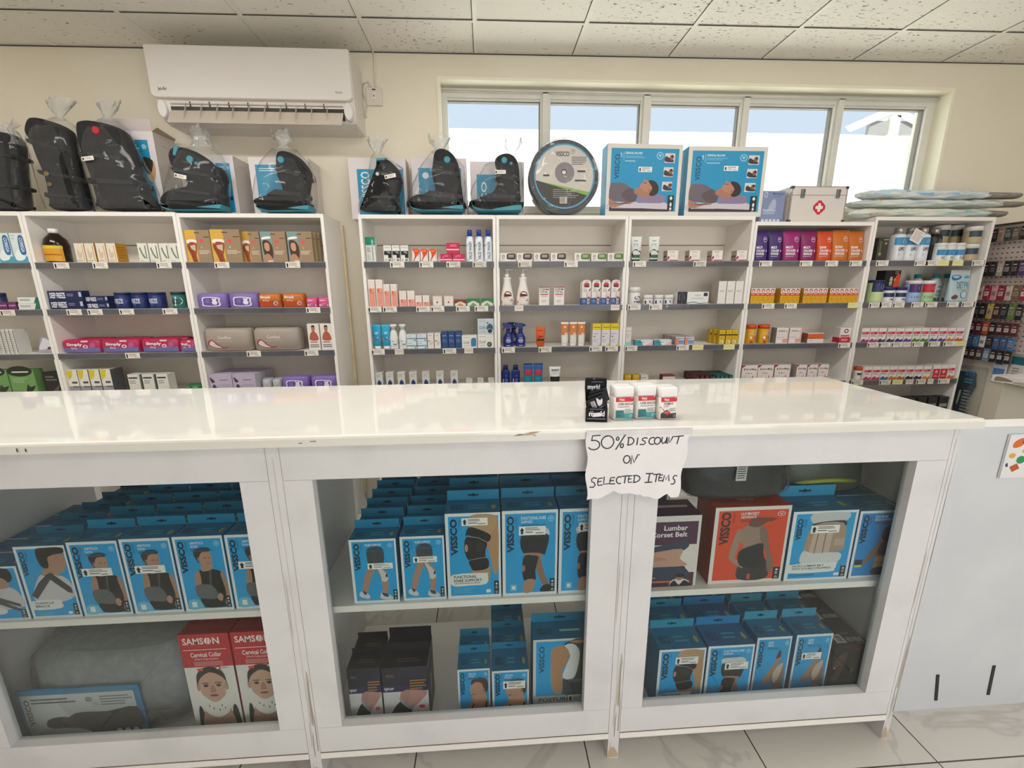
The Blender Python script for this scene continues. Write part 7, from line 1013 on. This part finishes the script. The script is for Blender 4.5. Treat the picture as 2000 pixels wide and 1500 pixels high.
# right bay, lower tier
hb1 = Hh(1340, 1267, ZL, 1.026)
cbox('brace_carton', 'blue carton picturing black hinged knee brace, lower right bay', aty(1288, 1268, 1.026).x, aty(1383, 1262, 1.026).x-.003, hb1, ZL, FK, rows=3, d=.085, Y=1.026, stick=(.36, .76, .84, .87), grp=G2, rl='blue knee brace carton in lower right bay', tab=(.03, '2a9ac0'), ta=VTA)
cbox('support_carton', 'blue carton picturing black shorts and knee band, lower right bay', aty(1384, 1262, 1.026).x, aty(1478, 1256, 1.026).x-.003, hb1+.003, ZL, FS, rows=3, d=.085, Y=1.026, stick=(.4, .62, .9, .73), grp=G2, rl='blue shorts carton in lower right bay', topc='0f5f94', side='0f6aa0', tab=(.03, '1a86c4'))
for i, (a, b) in enumerate((((1480), 1549), ((1556), 1628))):
    cbox('elbow_carton', 'blue carton picturing a bent elbow, %s' % ('left one' if i == 0 else 'right one with sticker'), aty(a, 1245, 1.04).x, aty(b, 1240, 1.04).x, Hh(1515, 1244, ZL, 1.04)+.002*i, ZL, ELB, rows=3, d=.075, Y=1.04, stick=(None, (.22, .62, .76, .72))[i], grp=G2, rl='blue bent elbow carton, %s column' % ('left' if i == 0 else 'right'), tab=(.03, '3a9cc0'))
X0, X1 = aty(1634, 1250, 1.05).x, 1.205; MT = [Rr(.12, .08, .42, .45, 'd8d6d2'), T(.2, .14, .36, .38, 'mx', '1a1a1c', 0, .02), T(.48, .12, .95, .3, 'NEOPRENE', 'c8c6c4', 0, .02), Lr(.48, .42, .7, .5, 1, '8a8886')]
cbox('neoprene_carton', 'black neoprene support carton with red dot, lower right bay', X0, X1, Hh(1680, 1258, ZL, 1.05), ZL, MX, rows=3, d=.095, Y=1.05, col='1c1a1d', side='17161a', topc='19181c', tab=None, ta=MT, grp='black neoprene cartons', rl='black neoprene support carton')
# low shelves of the middle run seen through the counter: wrapped packs
for i, (x, c) in enumerate(((-.55, '6f8a5c'), (-.40, 'a8907a'), (-.27, '9a7a70'))):
    o = soft('wrapped_pack', .13, .12, .14, noisy('printed_wrap_%d' % i, c, 'c8b8a0', 25, .4, .2, 30), [Lr(.2, .3, .8, .7, 3, 'd8cdbc')], 3.4); o.location = (x, 2.425, SZ[4]+.001); tag(o, 'printed soft pack on low shelf seen through middle bay, %s' % ['green one', 'tan one', 'brown one'][i], 'pack', 'soft packs on the low shelf')

# ================================================================== right side: end panel, side partition with pegboard, second counter
PANM = noisy('smooth_grey_white_panel', 'cbced3', 'd3d6da', 4, .45)
pn = empty('counter_end_panel', (1.72, 1.05, 0), 'plain white panel beside the counter with two dark slots near floor', 'panel'); mb = MB(); mb.box(-.402, .42, 0, .03, 0, 1.008, PANM); mb.build('panel_board', pn)
mb = MB(); mb.box(-.404, .42, -.003, .034, 1.0085, 1.018, 'f1efeb'); mb.build('top_edge', pn)
def slot(x0, y0, x1, y1):
    a = aty(x0, y0, 1.049); b = aty(x1, y1, 1.049); mb = MB(); mb.puff([(a.x-1.72-.006, a.z), (a.x-1.72+.006, a.z), (b.x-1.72+.006, b.z), (b.x-1.72-.006, b.z)], -.002, .0005, .001, '1a1a1e', 1, False); mb.build('vent_slot', pn)
slot(1832, 1318, 1828, 1368); slot(1942, 1300, 1930, 1357)
a = aty(1973, 849, 1.045); pc = empty('picture_card', (a.x+.05, 1.0445, a.z), 'picture card of coloured pills fixed to the plain panel', 'picture'); mb = MB(); w, h = .15, .135; mb.box(-.05, -.05+w, 0, .004, -h, 0, 'e0e0e2'); F = Flat((-.05, 0, -h), (w, 0, 0), (0, 0, h))
mb.art(F, [Rr(.0, 0, .02, 1, '9a9a9e'), Ps('d86a2a', (.12, .72), (.14, .84), (.3, .92), (.34, .78), (.22, .7)), Ps('3a5aa8', (.3, .8), (.34, .92), (.5, .96), (.5, .84)), El(.16, .52, .07, .06, 'd8a83a'), El(.4, .62, .06, .05, 'd8b83a'), El(.36, .42, .09, .09, '2a8a5a'), Pg('b8562a', (.16, .26), (.3, .34), (.38, .22), (.24, .14)), Ps('2a3a5a', (.06, .3), (.1, .36), (.12, .26)), El(.62, .5, .08, .1, 'c8485a'), El(.75, .75, .1, .08, '4a8ac8'), El(.7, .25, .09, .07, 'e0c040')]); mb.build('card', pc)
# second counter behind the panel
dc = empty('dispensing_counter', (2.15, 1.62, 0), 'cream cabinet with chipped white worktop running behind the end panel', 'counter'); mb = MB(); mb.box(.035, .58, -.53, -.02, 0, 1.006, noisy('cream_board', 'd9d4c4', 'e0dbcc', 4, .5)); mb.build('cabinet_body', dc)
mb = MB(); mb.box(0, .6, -.53, 0, 1.006, 1.032, TOPM); mb.art(Flat((0, 0, 1.006), (0, -.53, 0), (0, 0, .026)), [Ps('8a7a68', (.02, .1), (.03, .8), (.10, .7), (.14, .3), (.05, .1)), Ps('b8a894', (.14, .1), (.2, .5), (.34, .2)), Ps('c8bcaa', (.4, .05), (.6, .3), (.8, .05))]); mb.build('worktop', dc)
# partition and pegboard
PX = 3.10; mb = MB(); mb.box(PX, PX+.06, 1.2, W, 0, 1.745, noisy('cream_partition', 'e2d8c6', 'e8decd', 3, .6)); struct(mb, 'wall_partition')
pg = empty('pegboard', (PX-.012, 1.85, 1.37), 'pale perforated pegboard on the side partition with metal hooks', 'pegboard'); mb = MB(); PB = noisy('peg_panel', 'cdbdb6', 'd4c5be', 5, .5); mb.box(0, .011, -.62, .80, -.36, .38, PB)
for i in range(55):
    for j in range(26):
        y = .78-.025*i; z = -.34+.028*j; mb.poly([(-.0003, y+.005, z-.003), (-.0003, y-.005, z-.003), (-.0003, y-.005, z+.003), (-.0003, y+.005, z+.003)], '5a4a44')
mb.build('panel', pg)
mb = MB(); mb.tube([(-.012, -.6, .385), (-.012, .1, .384), (-.012, .80, .385)], .006, '5a5450', 6); mb.build('top_rail', pg)
PXX = PX-.012
def hook(y, z): mb = MB(); mb.tube([(-.001, y-1.85, z-1.37), (-.03, y-1.85, z-1.37), (-.037, y-1.85, z-1.371)], .0022, pm('8a8680', .3, .7), 6); mb.build('hook', pg)
def pack(y, z, w, h, col, art, label, name='hanging_pack', grp='small packs hanging on the pegboard'):
    mb = MB(); mb.puff([(-w/2, -h), (w/2, -h), (w/2, 0), (-w/2, 0)], 0, .010, .003, col, 2, False); mb.art(Flat((-w/2, 0, -h), (w, 0, 0), (0, 0, h)), art); o = mb.build(name, None, (PXX-.05, y, z), R(-90)); tag(o, label, 'hanging pack', grp); return o
rowsp = [(1.735, .075, 'top row', [('8a7260', 'tan'), ('a8907c', 'beige'), ('2a2024', 'black'), ('9a8272', 'light brown'), ('30464e', 'slate blue'), ('6a5a50', 'brown')]),
 (1.545, .085, 'second row', [('4a3468', 'dark purple'), ('9a86b4', 'lilac'), ('201c20', 'black'), ('2a2628', 'charcoal'), ('a89a94', 'pale grey'), ('1c1a1c', 'jet black')]),
 (1.405, .085, 'third row', [('7a5a44', 'brown'), ('a87a5c', 'copper'), ('c8b4a8', 'pale beige'), ('a02444', 'crimson'), ('d88a94', 'pink'), ('8a1a3a', 'dark red')]),
 (1.30, .09, 'fourth row', [('5a7a34', 'green'), ('1e1e24', 'black'), ('262830', 'charcoal'), ('1a1a20', 'jet black'), ('b89a4a', 'gold'), ('3a1a20', 'maroon')]),
 (1.19, .074, 'fifth row', [('4a1420', 'dark red'), ('561824', 'wine red'), ('4a1420', 'deep maroon'), ('5a1a26', 'burgundy'), ('b84a28', 'orange'), ('1e1a1e', 'black')]),
 (1.105, .068, 'sixth row', [('2a5a94', 'bright blue'), ('3a6ea8', 'sky blue'), ('2a5a94', 'mid blue'), ('3a74b0', 'pale blue'), ('d8d4d0', 'white'), ('2a2226', 'dark')]),
 (1.03, .075, 'lowest row', [('221c20', 'black'), ('2a2226', 'charcoal'), ('241e22', 'jet black'), ('2c2428', 'dark brown'), ('4a3a44', 'plum'), ('6a8ab0', 'dusty blue')])]
for z, h, rn, cols in rowsp:
    for i, (c, cn) in enumerate(cols+[(cols[k][0], cols[k][1]+' repeat') for k in (2, 0, 3)]):
        y = 2.53-.036*i; hook(y, z-.002); pack(y, z-.004, .030, h, c, [Rr(.15, .3, .85, .6, 'cfc6c0' if rn in ('fifth row', 'lowest row') else {'8': 'c8b8a8', 'a': 'e0d0c0', '2': '6a6468', '4': '8a7a9a'}.get(c[0], '9a9088')), Lr(.25, .36, .75, .54, 3, '3a3438'), El(.5, .93, .1, .03, '1a1618'), Lr(.2, .68, .8, .8, 1, 'd8ccc4')], '%s slim pack hanging in %s of pegboard%s' % (cn.replace(' repeat', ''), rn, ', toward the viewer' if 'repeat' in cn else ''))
# things hanging on the partition below the pegboard
def wallpack(name, label, y, z, w, h, d, col, art, cat='hanging pack'):
    r = empty(name, (PX-.002-d, y, z), label, cat, None, R(-90)); mb = MB(); mb.puff([(-w/2, -h), (w/2, -h), (w/2, 0), (-w/2, 0)], 0, d, min(d*.4, .01), col, 3, False); mb.art(Flat((-w/2, -.0004, -h), (w, 0, 0), (0, 0, h)), art); mb.build('pack_body', r); return r
r = empty('hanging_bag', (PX-.07, 2.435, .885), 'clear bag with blue print holding dark teal support, hanging on partition', 'bag', None, R(-90))
mb = MB(); mb.puff([(-.055, -.02), (.035, -.02), (.05, -.1), (.02, -.2), (.03, -.32), (-.03, -.32), (-.04, -.2), (-.06, -.1)], .012, .055, .015, noisy('dark_teal_support', '1e3038', '2c4a56', 18, .7)); mb.art(Flat((-.06, .0115, -.32), (.12, 0, 0), (0, 0, .32)), [Ps('d8d4cc', (.4, .3), (.46, .3), (.5, .55), (.42, .55))]); mb.build('folded_support', r)
mb = MB(); mb.puff([(-.085, .02), (.085, .02), (.085, -.35), (-.075, -.35)], .006, .065, .012, BAG, 3); mb.art(Flat((-.085, .0055, -.35), (.17, 0, 0), (0, 0, .37)), [T(.55, .84, .9, .93, 'STR', '3a7ab0', 0, .03), T(.58, .72, .8, .78, 'LEEVE', '3a7ab0', 0, .01) if 0 else Lr(.55, .7, .85, .8, 2, '4a8ab8'), Lr(.6, .1, .92, .6, 9, '8a8a8c'), Lr(.1, .95, .9, .98, 1, '3a7ab0')]); mb.build('clear_bag', r)
wallpack('blue_card_pack', 'white card pack with blue panel hanging below pegboard', 2.30, .998, .07, .17, .012, 'd8dce0', [Rr(.1, .1, .9, .5, '5a8ac0'), Lr(.15, .6, .85, .9, 3, '3a5a8a')])
wallpack('white_card_pack', 'white and teal card pack hanging nearest the frame edge', 2.215, .998, .07, .16, .014, 'd4d6d4', [Rr(0, .7, 1, 1, '2a6a7a'), Lr(.2, .2, .8, .6, 4, '8a9094')])
